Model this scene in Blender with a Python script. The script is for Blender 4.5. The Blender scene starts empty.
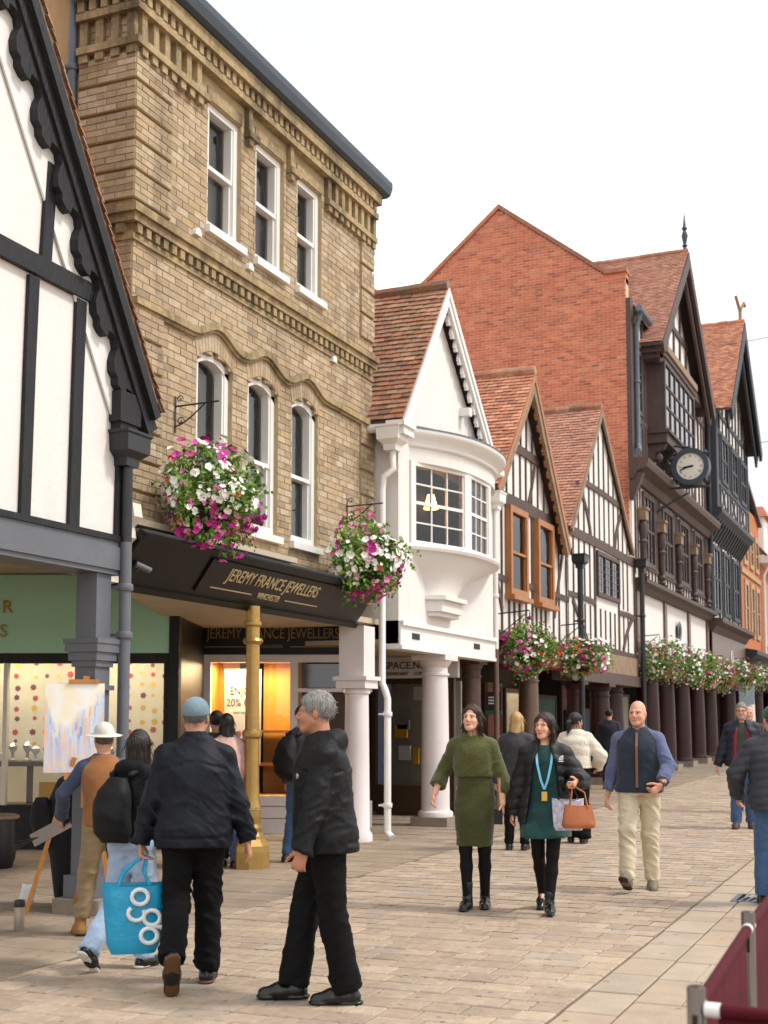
import bpy, bmesh, math, random
import numpy as np
from mathutils import Vector, Matrix
random.seed(7)
RNG = np.random.default_rng(7)
SC = bpy.context.scene
COL = SC.collection
R = math.radians

# ------------------------------------------------------------------ camera, sky, sun, exposure
CF, CP, CH, HZ, VPX = 1300.0, R(5.0), 1.6, 722.0, 940.0
CYP = HZ - CF * math.tan(CP)
YAW = math.atan((VPX - 384) / CF * math.cos(CP))
cam = bpy.data.cameras.new('camera'); cam_o = bpy.data.objects.new('camera', cam); COL.objects.link(cam_o)
cam.sensor_fit = 'AUTO'; cam.sensor_width = 36.0; cam.lens = CF / 1024 * 36.0
cam.shift_y = (CYP - 512) / 1024.0
cam.clip_end = 2000.0; cam.clip_start = 0.05
cam_o.location = (0, 0, CH); cam_o.rotation_euler = (R(90) + CP, 0, YAW)
SC.camera = cam_o
cam.dof.use_dof = True; cam.dof.focus_distance = 9.5; cam.dof.aperture_fstop = 4.0

SUN_EL, SUN_ROT = R(52), R(75)
world = bpy.data.worlds.new('World'); SC.world = world; world.use_nodes = True
wn, wl_ = world.node_tree.nodes, world.node_tree.links
wn.clear()
w_out = wn.new('ShaderNodeOutputWorld'); w_bg = wn.new('ShaderNodeBackground'); w_sky = wn.new('ShaderNodeTexSky')
w_sky.sky_type = 'NISHITA'; w_sky.sun_disc = False; w_sky.sun_elevation = SUN_EL; w_sky.sun_rotation = SUN_ROT
w_sky.air_density = 1.0; w_sky.dust_density = 3.0
w_mix = wn.new('ShaderNodeMix'); w_mix.data_type = 'RGBA'; w_mix.inputs['Factor'].default_value = 0.9
w_tc = wn.new('ShaderNodeTexCoord'); w_noise = wn.new('ShaderNodeTexNoise')
w_noise.inputs['Scale'].default_value = 2.8; w_noise.inputs['Detail'].default_value = 5.0
w_ramp = wn.new('ShaderNodeValToRGB')
w_ramp.color_ramp.elements[0].position = 0.40; w_ramp.color_ramp.elements[0].color = (6.3, 6.4, 6.55, 1)
w_ramp.color_ramp.elements[1].position = 0.62; w_ramp.color_ramp.elements[1].color = (12.4, 12.4, 12.4, 1)
wl_.new(w_tc.outputs['Generated'], w_noise.inputs['Vector']); wl_.new(w_noise.outputs['Fac'], w_ramp.inputs['Fac'])
wl_.new(w_sky.outputs['Color'], w_mix.inputs['A']); wl_.new(w_ramp.outputs['Color'], w_mix.inputs['B'])
wl_.new(w_mix.outputs['Result'], w_bg.inputs['Color']); w_bg.inputs['Strength'].default_value = 0.088
wl_.new(w_bg.outputs['Background'], w_out.inputs['Surface'])

sun = bpy.data.lights.new('sun', 'SUN'); sun.energy = 1.5; sun.angle = R(10); sun.color = (1.0, 0.96, 0.9)
sun_o = bpy.data.objects.new('sun', sun); COL.objects.link(sun_o)
# sun direction: rotation measured like the sky node (clockwise from +Y); comes from the open right-hand side of the street
sd = Vector((math.sin(SUN_ROT) * math.cos(SUN_EL), math.cos(SUN_ROT) * math.cos(SUN_EL), math.sin(SUN_EL)))
sun_o.rotation_euler = sd.to_track_quat('Z', 'Y').to_euler()

SC.view_settings.view_transform = 'Standard'; SC.view_settings.look = 'None'
SC.view_settings.exposure = 0.95; SC.view_settings.gamma = 1.0
SC.view_settings.use_curve_mapping = False
SC.cycles.max_bounces = 8; SC.cycles.transparent_max_bounces = 12
SC.cycles.caustics_reflective = False; SC.cycles.caustics_refractive = False
SC.cycles.use_denoising = True

# ------------------------------------------------------------------ pixel rays -> places on planes
def ray(px, py):
    a = (px - 384) / CF; b = (CYP - py) / CF
    cy, sy, cp, sp = math.cos(YAW), math.sin(YAW), math.cos(CP), math.sin(CP)
    fw = cp - b * sp
    return (a * cy - fw * sy, a * sy + fw * cy, sp + b * cp)
def W(px, py, X):
    d = ray(px, py); t = X / d[0]; return (t * d[1], CH + t * d[2])
SLOPE = 0.008
def gz(y): return SLOPE * y
def G(px, py):
    d = ray(px, py); t = -CH / (d[2] - SLOPE * d[1]); return (t * d[0], t * d[1])

# ------------------------------------------------------------------ materials
def C(h):
    h = h.lstrip('#'); v = [int(h[i:i+2], 16) / 255 for i in (0, 2, 4)]
    return tuple(c / 12.92 if c <= 0.04045 else ((c + 0.055) / 1.055) ** 2.4 for c in v) + (1.0,)
def mul(c, f): return tuple(min(1, x * f) for x in c[:3]) + (1.0,)
MATS = {}
def M(name, col='808080', rough=.7, var=.14, scale=3., bump=0., bscale=60., metal=0., palette=None, dirt=None,
      stretch=None, vcol=False, spec=.5, emit=None, wave=None, sheen=0., spots=None):
    if name in MATS: return MATS[name]
    m = bpy.data.materials.new(name); m.use_nodes = True
    n, l = m.node_tree.nodes, m.node_tree.links
    p = n['Principled BSDF']; p.inputs['Roughness'].default_value = rough; p.inputs['Metallic'].default_value = metal
    p.inputs['Specular IOR Level'].default_value = spec
    if sheen: p.inputs['Sheen Weight'].default_value = sheen
    geo = n.new('ShaderNodeNewGeometry'); pos = geo.outputs['Position']
    if stretch:
        mp = n.new('ShaderNodeMapping'); mp.inputs['Scale'].default_value = stretch
        l.new(pos, mp.inputs['Vector']); pos = mp.outputs['Vector']
    nz = n.new('ShaderNodeTexNoise'); nz.inputs['Scale'].default_value = scale; nz.inputs['Detail'].default_value = 6
    nz.inputs['Roughness'].default_value = .62
    l.new(pos, nz.inputs['Vector'])
    if palette:
        at = n.new('ShaderNodeAttribute'); at.attribute_name = 'rnd'
        oi = n.new('ShaderNodeObjectInfo')
        ad = n.new('ShaderNodeMath'); ad.operation = 'ADD'; l.new(at.outputs['Fac'], ad.inputs[0]); l.new(oi.outputs['Random'], ad.inputs[1])
        fr = n.new('ShaderNodeMath'); fr.operation = 'FRACT'; l.new(ad.outputs[0], fr.inputs[0])
        rp = n.new('ShaderNodeValToRGB'); cr = rp.color_ramp; cr.interpolation = 'LINEAR'
        cs = [C(x) for x in palette]
        cr.elements[0].position = 0; cr.elements[0].color = cs[0]; cr.elements[1].position = 1; cr.elements[1].color = cs[-1]
        for i, c in enumerate(cs[1:-1], 1):
            e = cr.elements.new(i / (len(cs) - 1)); e.color = c
        l.new(fr.outputs[0], rp.inputs['Fac']); base = rp.outputs['Color']
    elif vcol:
        at = n.new('ShaderNodeAttribute'); at.attribute_name = 'col'; base = at.outputs['Color']
    else:
        rg = n.new('ShaderNodeRGB'); rg.outputs[0].default_value = C(col); base = rg.outputs[0]
    rm = n.new('ShaderNodeMapRange'); rm.inputs['From Min'].default_value = .3; rm.inputs['From Max'].default_value = .7
    rm.inputs['To Min'].default_value = 1 - var; rm.inputs['To Max'].default_value = 1 + var
    l.new(nz.outputs['Fac'], rm.inputs['Value'])
    mx = n.new('ShaderNodeMix'); mx.data_type = 'RGBA'; mx.blend_type = 'MULTIPLY'; mx.inputs['Factor'].default_value = 1
    cb = n.new('ShaderNodeCombineColor')
    for k in range(3): l.new(rm.outputs['Result'], cb.inputs[k])
    l.new(base, mx.inputs['A']); l.new(cb.outputs['Color'], mx.inputs['B']); out = mx.outputs['Result']
    if dirt:   # (hex, scale, threshold, amount, vertical stretch)
        dc, ds, dt, da = dirt[:4]
        mp2 = n.new('ShaderNodeMapping'); mp2.inputs['Scale'].default_value = dirt[4] if len(dirt) > 4 else (1, 1, .35)
        l.new(geo.outputs['Position'], mp2.inputs['Vector'])
        n2 = n.new('ShaderNodeTexNoise'); n2.inputs['Scale'].default_value = ds; n2.inputs['Detail'].default_value = 8; n2.inputs['Roughness'].default_value = .7
        l.new(mp2.outputs['Vector'], n2.inputs['Vector'])
        r2 = n.new('ShaderNodeMapRange'); r2.inputs['From Min'].default_value = dt; r2.inputs['From Max'].default_value = dt + .22
        r2.inputs['To Max'].default_value = da; l.new(n2.outputs['Fac'], r2.inputs['Value'])
        m2 = n.new('ShaderNodeMix'); m2.data_type = 'RGBA'; l.new(r2.outputs['Result'], m2.inputs['Factor'])
        l.new(out, m2.inputs['A']); m2.inputs['B'].default_value = C(dc); out = m2.outputs['Result']
    if spots:   # chewing gum and small stains: (hex, scale, radius, share)
        vo = n.new('ShaderNodeTexVoronoi'); vo.voronoi_dimensions = '2D'; vo.inputs['Scale'].default_value = spots[1]; l.new(geo.outputs['Position'], vo.inputs['Vector'])
        sc_ = n.new('ShaderNodeSeparateColor'); l.new(vo.outputs['Color'], sc_.inputs[0])
        q1 = n.new('ShaderNodeMath'); q1.operation = 'LESS_THAN'; l.new(vo.outputs['Distance'], q1.inputs[0]); q1.inputs[1].default_value = spots[2]
        q2 = n.new('ShaderNodeMath'); q2.operation = 'LESS_THAN'; l.new(sc_.outputs[0], q2.inputs[0]); q2.inputs[1].default_value = spots[3]
        q3 = n.new('ShaderNodeMath'); q3.operation = 'MULTIPLY'; l.new(q1.outputs[0], q3.inputs[0]); l.new(q2.outputs[0], q3.inputs[1])
        q4 = n.new('ShaderNodeMath'); q4.operation = 'MULTIPLY'; l.new(q3.outputs[0], q4.inputs[0]); q4.inputs[1].default_value = .55
        m4 = n.new('ShaderNodeMix'); m4.data_type = 'RGBA'; l.new(q4.outputs[0], m4.inputs['Factor']); l.new(out, m4.inputs['A']); m4.inputs['B'].default_value = C(spots[0]); out = m4.outputs['Result']
    l.new(out, p.inputs['Base Color'])
    if bump:
        n3 = n.new('ShaderNodeTexNoise'); n3.inputs['Scale'].default_value = bscale; n3.inputs['Detail'].default_value = 4
        l.new(pos, n3.inputs['Vector'])
        bp = n.new('ShaderNodeBump'); bp.inputs['Strength'].default_value = bump; bp.inputs['Distance'].default_value = .02
        l.new(n3.outputs['Fac'], bp.inputs['Height']); l.new(bp.outputs['Normal'], p.inputs['Normal'])
    if emit:
        p.inputs['Emission Color'].default_value = C(emit[0]); p.inputs['Emission Strength'].default_value = emit[1]
    MATS[name] = m
    return m
def glass(name, tint='ffffff', refl=1.0, rough=.02, wavy=.02):
    """thin window glass: mostly transparent, fresnel reflection"""
    if name in MATS: return MATS[name]
    m = bpy.data.materials.new(name); m.use_nodes = True; n, l = m.node_tree.nodes, m.node_tree.links; n.clear()
    o = n.new('ShaderNodeOutputMaterial'); t = n.new('ShaderNodeBsdfTransparent'); g = n.new('ShaderNodeBsdfGlossy')
    t.inputs['Color'].default_value = C(tint); g.inputs['Roughness'].default_value = rough
    f = n.new('ShaderNodeFresnel'); f.inputs['IOR'].default_value = 1.6
    mx = n.new('ShaderNodeMixShader'); l.new(f.outputs[0], mx.inputs[0]); l.new(t.outputs[0], mx.inputs[1]); l.new(g.outputs[0], mx.inputs[2])
    geo = n.new('ShaderNodeNewGeometry'); nz = n.new('ShaderNodeTexNoise'); nz.inputs['Scale'].default_value = 2.5
    l.new(geo.outputs['Position'], nz.inputs['Vector'])
    bp = n.new('ShaderNodeBump'); bp.inputs['Strength'].default_value = .25; bp.inputs['Distance'].default_value = wavy
    l.new(nz.outputs['Fac'], bp.inputs['Height']); l.new(bp.outputs['Normal'], g.inputs['Normal']); l.new(bp.outputs['Normal'], f.inputs['Normal'])
    l.new(mx.outputs[0], o.inputs['Surface']); MATS[name] = m
    return m

# ------------------------------------------------------------------ scene graph helpers
def thing(name, label, cat, loc=(0, 0, 0), group=None, kind=None, rotz=0):
    o = bpy.data.objects.new(name, None); COL.objects.link(o); o.empty_display_size = .1
    o.location = loc; o.rotation_euler = (0, 0, rotz)
    return tag(o, label, cat, group, kind)
def tag(o, label=None, cat=None, group=None, kind=None):
    if label: o['label'] = label
    if cat: o['category'] = cat
    if group: o['group'] = group
    if kind: o['kind'] = kind
    return o
def wloc(p):
    v = Vector((0, 0, 0))
    while p is not None: v += p.location; p = p.parent
    return v
def link(name, me, parent=None, loc=None):
    o = bpy.data.objects.new(name, me); COL.objects.link(o)
    if parent is not None: o.parent = parent
    if loc is not None: o.location = Vector(loc) - (wloc(parent) if parent is not None else Vector((0, 0, 0)))
    return o
def rot_about(p, ax, ang, piv):
    return Matrix.Rotation(ang, 3, ax) @ (Vector(p) - Vector(piv)) + Vector(piv)

class MB:
    def __init__(s): s.v = []; s.f = []; s.r = []
    def add(s, vs, fs, rnd=None):
        b = len(s.v); s.v += [tuple(x) for x in vs]; s.f += [tuple(i + b for i in f) for f in fs]
        s.r += [random.random() if rnd is None else rnd] * len(fs); return s
    BF = [(0, 3, 2, 1), (4, 5, 6, 7), (0, 1, 5, 4), (1, 2, 6, 5), (2, 3, 7, 6), (3, 0, 4, 7)]
    def box(s, x0, x1, y0, y1, z0, z1, rnd=None):
        if x0 > x1: x0, x1 = x1, x0
        if y0 > y1: y0, y1 = y1, y0
        if z0 > z1: z0, z1 = z1, z0
        return s.add([(x0,y0,z0),(x1,y0,z0),(x1,y1,z0),(x0,y1,z0),(x0,y0,z1),(x1,y0,z1),(x1,y1,z1),(x0,y1,z1)], s.BF, rnd)
    def hexa(s, p, rnd=None): return s.add(p, s.BF, rnd)
    def prism(s, poly, axis, a, b, rnd=None):
        """poly 2-D, extruded along axis from a to b. axis x: (y,z); y: (x,z); z: (x,y)"""
        n = len(poly)
        def P(q, t): return {'x': (t, q[0], q[1]), 'y': (q[0], t, q[1]), 'z': (q[0], q[1], t)}[axis]
        vs = [P(q, a) for q in poly] + [P(q, b) for q in poly]
        fs = [tuple(range(n)), tuple(range(2 * n - 1, n - 1, -1))] + [(i, i + n, (i + 1) % n + n, (i + 1) % n) for i in range(n)]
        return s.add(vs, fs, rnd)
    def bar(s, p0, p1, w, d, side=(1, 0, 0), rnd=None):
        """rectangular bar from p0 to p1; d = size along 'side', w = size across"""
        p0, p1 = Vector(p0), Vector(p1); t = (p1 - p0).normalized(); a = Vector(side); a = (a - t * a.dot(t)).normalized(); b = t.cross(a)
        vs = [p + a * (d / 2 * i) + b * (w / 2 * j) for p in (p0, p1) for i, j in ((-1, -1), (1, -1), (1, 1), (-1, 1))]
        return s.add(vs, s.BF, rnd)
    def tube(s, pts, r, n=10, caps=True, rnd=0.5):
        pts = [Vector(p) for p in pts]; m = len(pts); rs = r if isinstance(r, (list, tuple)) else [r] * m
        ref = None; vs = []
        for i, p in enumerate(pts):
            t = (pts[min(i + 1, m - 1)] - pts[max(i - 1, 0)]).normalized()
            if ref is None: ref = Vector((0, 0, 1)) if abs(t.z) < .9 else Vector((1, 0, 0))
            a = (ref - t * ref.dot(t)).normalized(); b = t.cross(a); ref = a
            for k in range(n):
                an = 2 * math.pi * k / n; vs.append(p + (a * math.cos(an) + b * math.sin(an)) * rs[i])
        fs = [(i * n + k, i * n + (k + 1) % n, (i + 1) * n + (k + 1) % n, (i + 1) * n + k) for i in range(m - 1) for k in range(n)]
        if caps: fs += [tuple(range(n - 1, -1, -1)), tuple(range((m - 1) * n, m * n))]
        return s.add(vs, fs, rnd)
    def lathe(s, prof, c=(0, 0, 0), n=24, rnd=.5, a0=0, a1=2 * math.pi, sq=None):
        """prof: (r, z)"""
        full = abs(a1 - a0 - 2 * math.pi) < 1e-6; k = n if full else n + 1
        vs = []
        for r, z in prof:
            for i in range(k):
                a = a0 + (a1 - a0) * i / n; vs.append((c[0] + r * math.cos(a), c[1] + r * math.sin(a), c[2] + z))
        m = len(prof); fs = []
        for j in range(m - 1):
            for i in range(n):
                i2 = (i + 1) % k; fs.append((j * k + i, j * k + i2, (j + 1) * k + i2, (j + 1) * k + i))
        if full: fs += [tuple(range(k - 1, -1, -1)), tuple(range((m - 1) * k, m * k))]
        return s.add(vs, fs, rnd)
    def build(s, name, mat, parent=None, smooth=False, origin=None, kind=None):
        me = bpy.data.meshes.new(name)
        off = wloc(parent) if parent is not None else Vector((0, 0, 0))
        if origin is not None: o0 = Vector(origin)
        else: o0 = off
        me.from_pydata([(x - o0.x, y - o0.y, z - o0.z) for x, y, z in s.v], [], s.f)
        at = me.attributes.new('rnd', 'FLOAT', 'FACE'); at.data.foreach_set('value', np.array(s.r, dtype=np.float32))
        me.materials.append(MATS[mat] if isinstance(mat, str) else mat)
        me.validate(); me.update()
        if not name.startswith('pane') and name != 'canvas':
            bm = bmesh.new(); bm.from_mesh(me); bmesh.ops.recalc_face_normals(bm, faces=bm.faces); bm.to_mesh(me); bm.free()
        if smooth:
            me.polygons.foreach_set('use_smooth', [True] * len(me.polygons))
            try: me.set_sharp_from_angle(angle=R(38))
            except Exception: pass
        o = bpy.data.objects.new(name, me); COL.objects.link(o)
        if parent is not None: o.parent = parent; o.location = o0 - off
        else: o.location = o0
        if kind: o['kind'] = kind
        return o

def text(s, size, loc, xdir, updir, mat, parent, name='lettering', align='CENTER', depth=.004, sx=1.0, spacing=1.0, shear=0.):
    cu = bpy.data.curves.new('txt', 'FONT'); cu.body = s; cu.size = size; cu.align_x = align; cu.align_y = 'CENTER'
    cu.extrude = depth; cu.space_character = spacing; cu.resolution_u = 3; cu.shear = shear
    to = bpy.data.objects.new('txt', cu); COL.objects.link(to)
    dg = bpy.context.evaluated_depsgraph_get(); me = bpy.data.meshes.new_from_object(to.evaluated_get(dg))
    bpy.data.objects.remove(to)
    x = Vector(xdir).normalized(); u = Vector(updir); u = (u - x * u.dot(x)).normalized(); nn = x.cross(u)
    mt = Matrix(((x.x * sx, u.x, nn.x), (x.y * sx, u.y, nn.y), (x.z * sx, u.z, nn.z)))
    off = wloc(parent); L = Vector(loc) - off
    for v in me.vertices: v.co = mt @ v.co + L
    me.materials.clear(); me.materials.append(MATS[mat])
    o = bpy.data.objects.new(name, me); COL.objects.link(o); o.parent = parent
    return o

# palette of materials
M('yellow_brick', palette=['a38c70', 'ab9578', 'b19c80', 'b6a389', 'a48d70', '9c876c', 'baa890', '8e7d66', 'ae997c', 'ad9470'], rough=.92, var=.16, scale=9, bump=.5, bscale=70,
  dirt=('40352a', 1.2, .5, .6))
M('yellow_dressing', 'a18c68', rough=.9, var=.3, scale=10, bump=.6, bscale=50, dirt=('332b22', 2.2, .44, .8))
M('mortar', 'a3916f', rough=.95, var=.15, scale=8, bump=.4)
M('mortar_dark', 'd0ad94', rough=.95, var=.15, scale=8, bump=.4)
M('red_brick', palette=['b96648', 'c06f50', 'c67a5a', 'b1604a', 'bd6d51', 'b4654c', '97594a', 'c9825f', 'b6674c'], rough=.92, var=.14, scale=5, bump=.4, bscale=60, dirt=('6d5a50', .5, .6, .3))
M('old_tile', palette=['8a5a44', '9a6850', 'a6785e', '7b5846', 'ae8468', '926a54', 'a1826a', '776050', 'a4704f'], rough=.92, var=.28, scale=6, bump=.6, bscale=50, dirt=('857a50', 2.4, .54, .6, (1, 1, 1)))
M('orange_tile', palette=['a86a4e', 'b5765a', 'bf8668', '9a6350', 'c69274', 'ae7258', '8d6351'], rough=.92, var=.2, scale=6, bump=.5, bscale=50, dirt=('77683f', 2.0, .64, .5, (1, 1, 1)))
M('pale_tile', palette=['9d6a54', 'aa7862', 'b48570', '936a5a', 'a37563'], rough=.92, var=.18, scale=5, bump=.5, bscale=50)
M('white_render', 'd8d3ce', rough=.75, var=.04, scale=1.3, bump=.2, bscale=18, dirt=('a89c8c', 2.6, .57, .45, (1, 1, .14)))
M('white_paint', 'dcd9d5', rough=.45, var=.03, scale=3, bump=.03, bscale=30)
M('cream_paint', 'd8d0c2', rough=.5, var=.06, scale=3, dirt=('958b7c', 3, .6, .4))
M('black_timber', '1b1b1d', rough=.6, spec=.35, var=.35, scale=7, bump=.6, bscale=40, stretch=(1, 1, .25))
M('brown_timber', '4a3a33', rough=.7, var=.25, scale=7, bump=.4, bscale=40, stretch=(1, 1, .3), dirt=('7a6a5d', 4, .6, .5))
M('dark_timber', '483834', rough=.65, var=.22, scale=6, bump=.35, bscale=40, stretch=(1, 1, .3))
M('navy_timber', '23272e', rough=.6, var=.15, scale=6, bump=.2)
M('orange_wood', '9a6230', rough=.5, var=.22, scale=8, bump=.2, bscale=40, stretch=(1, 1, .25))
M('weathered_wood', '86705c', rough=.8, var=.25, scale=7, bump=.4, bscale=40)
M('grey_paint', '5c5e64', rough=.5, var=.1, scale=3, bump=.15, bscale=20, dirt=('3c3c3e', 3, .6, .4))
M('black_iron', '17181b', rough=.45, var=.2, scale=8, bump=.1)
M('lead', '5d6670', rough=.55, var=.15, scale=4, bump=.1, metal=.2)
M('slate_gutter', '2b3640', rough=.45, var=.15, scale=5)
M('tan_render', 'b99a72', rough=.9, var=.1, scale=1.6, bump=.2, bscale=20, dirt=('8d7356', 1.2, .52, .6))
M('fascia_black', '100d0b', spec=.25, rough=.35, var=.2, scale=6, bump=.03, bscale=15)
M('plaque_black', '1a1613', spec=.25, rough=.35, var=.15, scale=8)
M('gold_paint', 'a8864a', rough=.38, var=.12, scale=8, metal=.55, bump=.08, bscale=20, dirt=('5d4826', 5, .6, .5))
M('gold_letter', 'c9b48a', rough=.4, var=.05, metal=.3)
M('dull_gold_letter', '8a7440', rough=.45, var=.05, metal=.4)
M('brass_letter', '8a6a26', rough=.3, var=.1, metal=.8)
M('pillar_white', 'd9d0ce', rough=.5, var=.04, scale=2.5, bump=.08, bscale=18, dirt=('b3a79f', 3, .63, .4))
M('pillar_maroon', '2c1212', spec=.3, rough=.45, var=.2, scale=5, bump=.06, bscale=20)
M('pillar_brown', '5b4334', rough=.45, var=.15, scale=5, bump=.06, bscale=20)
M('maroon_board', '5a2a2c', rough=.6, var=.15, scale=5)
M('plinth_stone', '857a6b', rough=.9, var=.15, scale=8, bump=.4)
M('green_sign', 'a2d2b6', rough=.5, var=.04)
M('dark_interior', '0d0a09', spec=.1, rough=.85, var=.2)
M('soffit', 'b3a58f', rough=.8, var=.08)
M('wood_door', '3b2417', rough=.5, var=.2, scale=8, stretch=(1, 1, .25))
M('interior_cream', 'cfc5ae', rough=.8, var=.08)
M('interior_gold', 'b5822e', rough=.6, var=.15)
M('poster_white', 'e6e4e0', rough=.6, var=.02)
M('ink', '24201d', rough=.7, var=.02)
M('clock_white', 'd9d3c6', rough=.5, var=.05)
M('tan_stone', 'a88c6d', rough=.9, var=.15, scale=4, bump=.3)
M('orange_brick_far', 'b06a3f', rough=.9, var=.2, scale=8, bump=.3)
M('lamp_glow', 'ffb066', emit=('ffa850', 6.))
M('warm_bulb', 'ffe2b0', emit=('ffd9a0', 14.))
M('window_dark', '1a1c20', rough=.08, var=.3, scale=1.2, spec=.8)
M('curtain', '8a8478', rough=.9, var=.15)
glass('window_glass'); glass('shop_glass', wavy=.004)
# ------------------------------------------------------------------ building helpers
def subtract(iv, a, b):
    out = []
    for lo, hi in iv:
        if b <= lo or a >= hi: out.append((lo, hi)); continue
        if a > lo: out.append((lo, a))
        if b < hi: out.append((b, hi))
    return out
def brick_rows(ivf, z0, z1, ch=.075, bl=.225, jo=.01):
    """rows of bricks: ivf(z) gives the open intervals; returns rects and the interval slabs"""
    rects, slabs = [], []; k = 0; z = z0
    while z < z1 - .02:
        zt = min(z + ch, z1)
        for lo, hi in ivf((z + zt) / 2):
            slabs.append((lo, hi, z, zt))
            a = lo - (bl / 2 if k % 2 else 0) - (lo % bl if False else 0)
            # global bond
            a = math.floor(lo / bl) * bl + (bl / 2 if k % 2 else 0)
            while a > lo: a -= bl
            while a < hi - .01:
                b0, b1 = max(a, lo) + jo / 2, min(a + bl, hi) - jo / 2
                if b1 - b0 > .03: rects.append((b0, b1, z + jo / 2, zt - jo / 2))
                a += bl
        z += ch; k += 1
    return rects, slabs
def slab_mesh(mb, slabs, axis, P, th):
    """merge equal intervals vertically, then boxes behind the brick face"""
    d = {}
    for lo, hi, z0, z1 in slabs:
        key = (round(lo, 4), round(hi, 4))
        if key in d and abs(d[key][-1][1] - z0) < 1e-4: d[key][-1][1] = z1
        else: d.setdefault(key, []).append([z0, z1])
    for (lo, hi), runs in d.items():
        for z0, z1 in runs:
            if axis == 'x': mb.box(P - th, P, lo, hi, z0, z1)
            else: mb.box(lo, hi, P, P + th, z0, z1)
def put_bricks(mb, rects, axis, P, proud=.007):
    """axis x: face towards +X at P; axis y: face towards -Y at P. five-sided boxes"""
    for lo, hi, z0, z1 in rects:
        q = proud + random.uniform(-.0025, .003)
        if axis == 'x': mb.box(P - .01, P + q, lo, hi, z0, z1)
        else: mb.box(lo, hi, P - q, P + .01, z0, z1)
def brick_objs(rects, axis, P, mat, parent):
    """the bricks that show largest, each an object sharing one mesh per size"""
    cache = {}
    for lo, hi, z0, z1 in rects:
        key = (round(hi - lo, 3), round(z1 - z0, 3))
        if key not in cache:
            m = MB(); w, h = key
            if axis == 'x': m.box(-.01, .007, -w / 2, w / 2, -h / 2, h / 2, 0)
            else: m.box(-w / 2, w / 2, -.007, .01, -h / 2, h / 2, 0)
            o = m.build('brick', mat, None); me = o.data; bpy.data.objects.remove(o); cache[key] = me
        q = random.uniform(-.0025, .003); c = ((lo + hi) / 2, (z0 + z1) / 2)
        link('brick', cache[key], parent, (P + q, c[0], c[1]) if axis == 'x' else (c[0], P - q, c[1]))
def slope_tiles(mb, A, U, V, nu_len, v_len, tw=.165, ga=.1, jit=.004, lim=None):
    """tiles over a roof slope: A lower corner, U unit along the eave, V unit up the slope"""
    A, U, V = Vector(A), Vector(U), Vector(V); N = U.cross(V)
    if N.z < 0: N = -N
    nv = int(v_len / ga)
    sag = random.random() * 6
    for j in range(nv + 1):
        v0 = j * ga; v1 = min(v0 + ga * 1.25, v_len + .02)
        lo, hi = (0, nu_len) if lim is None else lim(v0)
        a = lo - (tw / 2 if j % 2 else 0)
        while a < hi:
            b0, b1 = max(a, lo) + .004, min(a + tw, hi) - .004
            a += tw
            if b1 - b0 < .03: continue
            l0 = .03 + random.uniform(-jit, jit) + .012 * math.sin(b0 * 1.9 + sag + v0); l1 = .008 + .012 * math.sin(b0 * 1.9 + sag + v1)
            t = .014; dv = random.uniform(-.008, .008)
            P = lambda u, v, n: A + U * u + V * v + N * n
            mb.add([P(b0, v0 + dv, l0 - t), P(b1, v0 + dv, l0 - t), P(b1, v1, l1 - t), P(b0, v1, l1 - t),
                    P(b0, v0 + dv, l0), P(b1, v0 + dv, l0), P(b1, v1, l1), P(b0, v1, l1)],
                   [(4, 5, 6, 7), (0, 1, 5, 4), (1, 2, 6, 5), (3, 0, 4, 7)])
def gable_roof(parent, X0, X1, pk, left, right, mat, ridge='old_tile', over=0.0, kind='stuff'):
    """ridge at right angles to the street. X0 front verge, X1 back; pk/left/right = (y, z)"""
    rf = MB()
    for e in (left, right):
        rf.add([(X0 - .01, e[0], e[1]), (X1, e[0], e[1]), (X1, pk[0], pk[1]), (X0 - .01, pk[0], pk[1])], [(0, 1, 2, 3)])
    # a real thickness below the tiles
    deck = MB(); th = .07
    for e in (left, right):
        deck.hexa([(X1, e[0], e[1] - th), (X0 - .02, e[0], e[1] - th), (X0 - .02, pk[0], pk[1] - th), (X1, pk[0], pk[1] - th),
                   (X1, e[0], e[1]), (X0 - .02, e[0], e[1]), (X0 - .02, pk[0], pk[1]), (X1, pk[0], pk[1])])
    roof = deck.build('roof', 'dark_timber', parent)
    for e in (left, right):
        t = MB(); v = Vector((0, pk[0] - e[0], pk[1] - e[1])); L = v.length; v.normalize()
        slope_tiles(t, (X1, e[0], e[1]), (1, 0, 0), v, X0 - X1, L)
        t.build('roof_tiles', mat, roof, kind='stuff')
    rt = MB(); x = X1
    while x < X0:
        dz = random.uniform(-.01, .01)
        rt.tube([(x, pk[0], pk[1] + .02 + dz), (min(x + .3, X0), pk[0], pk[1] + .025 + dz)], .085, 8, rnd=random.random()); x += .3
    rt.build('ridge_tiles', ridge, roof, kind='stuff')
    return roof
def strut(parent, X, pts, w, d, mat, name='timber', out=0.0):
    """a timber on the facade plane X, along (y,z) points, w wide, d proud"""
    mb = MB(); n = len(pts); L, Rr = [], []
    for i, p in enumerate(pts):
        a = pts[max(i - 1, 0)]; b = pts[min(i + 1, n - 1)]
        t = Vector((b[0] - a[0], b[1] - a[1])).normalized(); nn = Vector((-t.y, t.x)); jw = w * random.uniform(.94, 1.06) / 2
        L.append((p[0] + nn.x * jw, p[1] + nn.y * jw)); Rr.append((p[0] - nn.x * jw, p[1] - nn.y * jw))
    x0, x1 = X - .03 + out, X + d + out + random.uniform(0, .004)
    for i in range(n - 1):
        q = [L[i], L[i + 1], Rr[i + 1], Rr[i]]
        mb.prism(q, 'x', x0, x1, 0.5)
    return mb.build(name, mat, parent)
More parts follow.
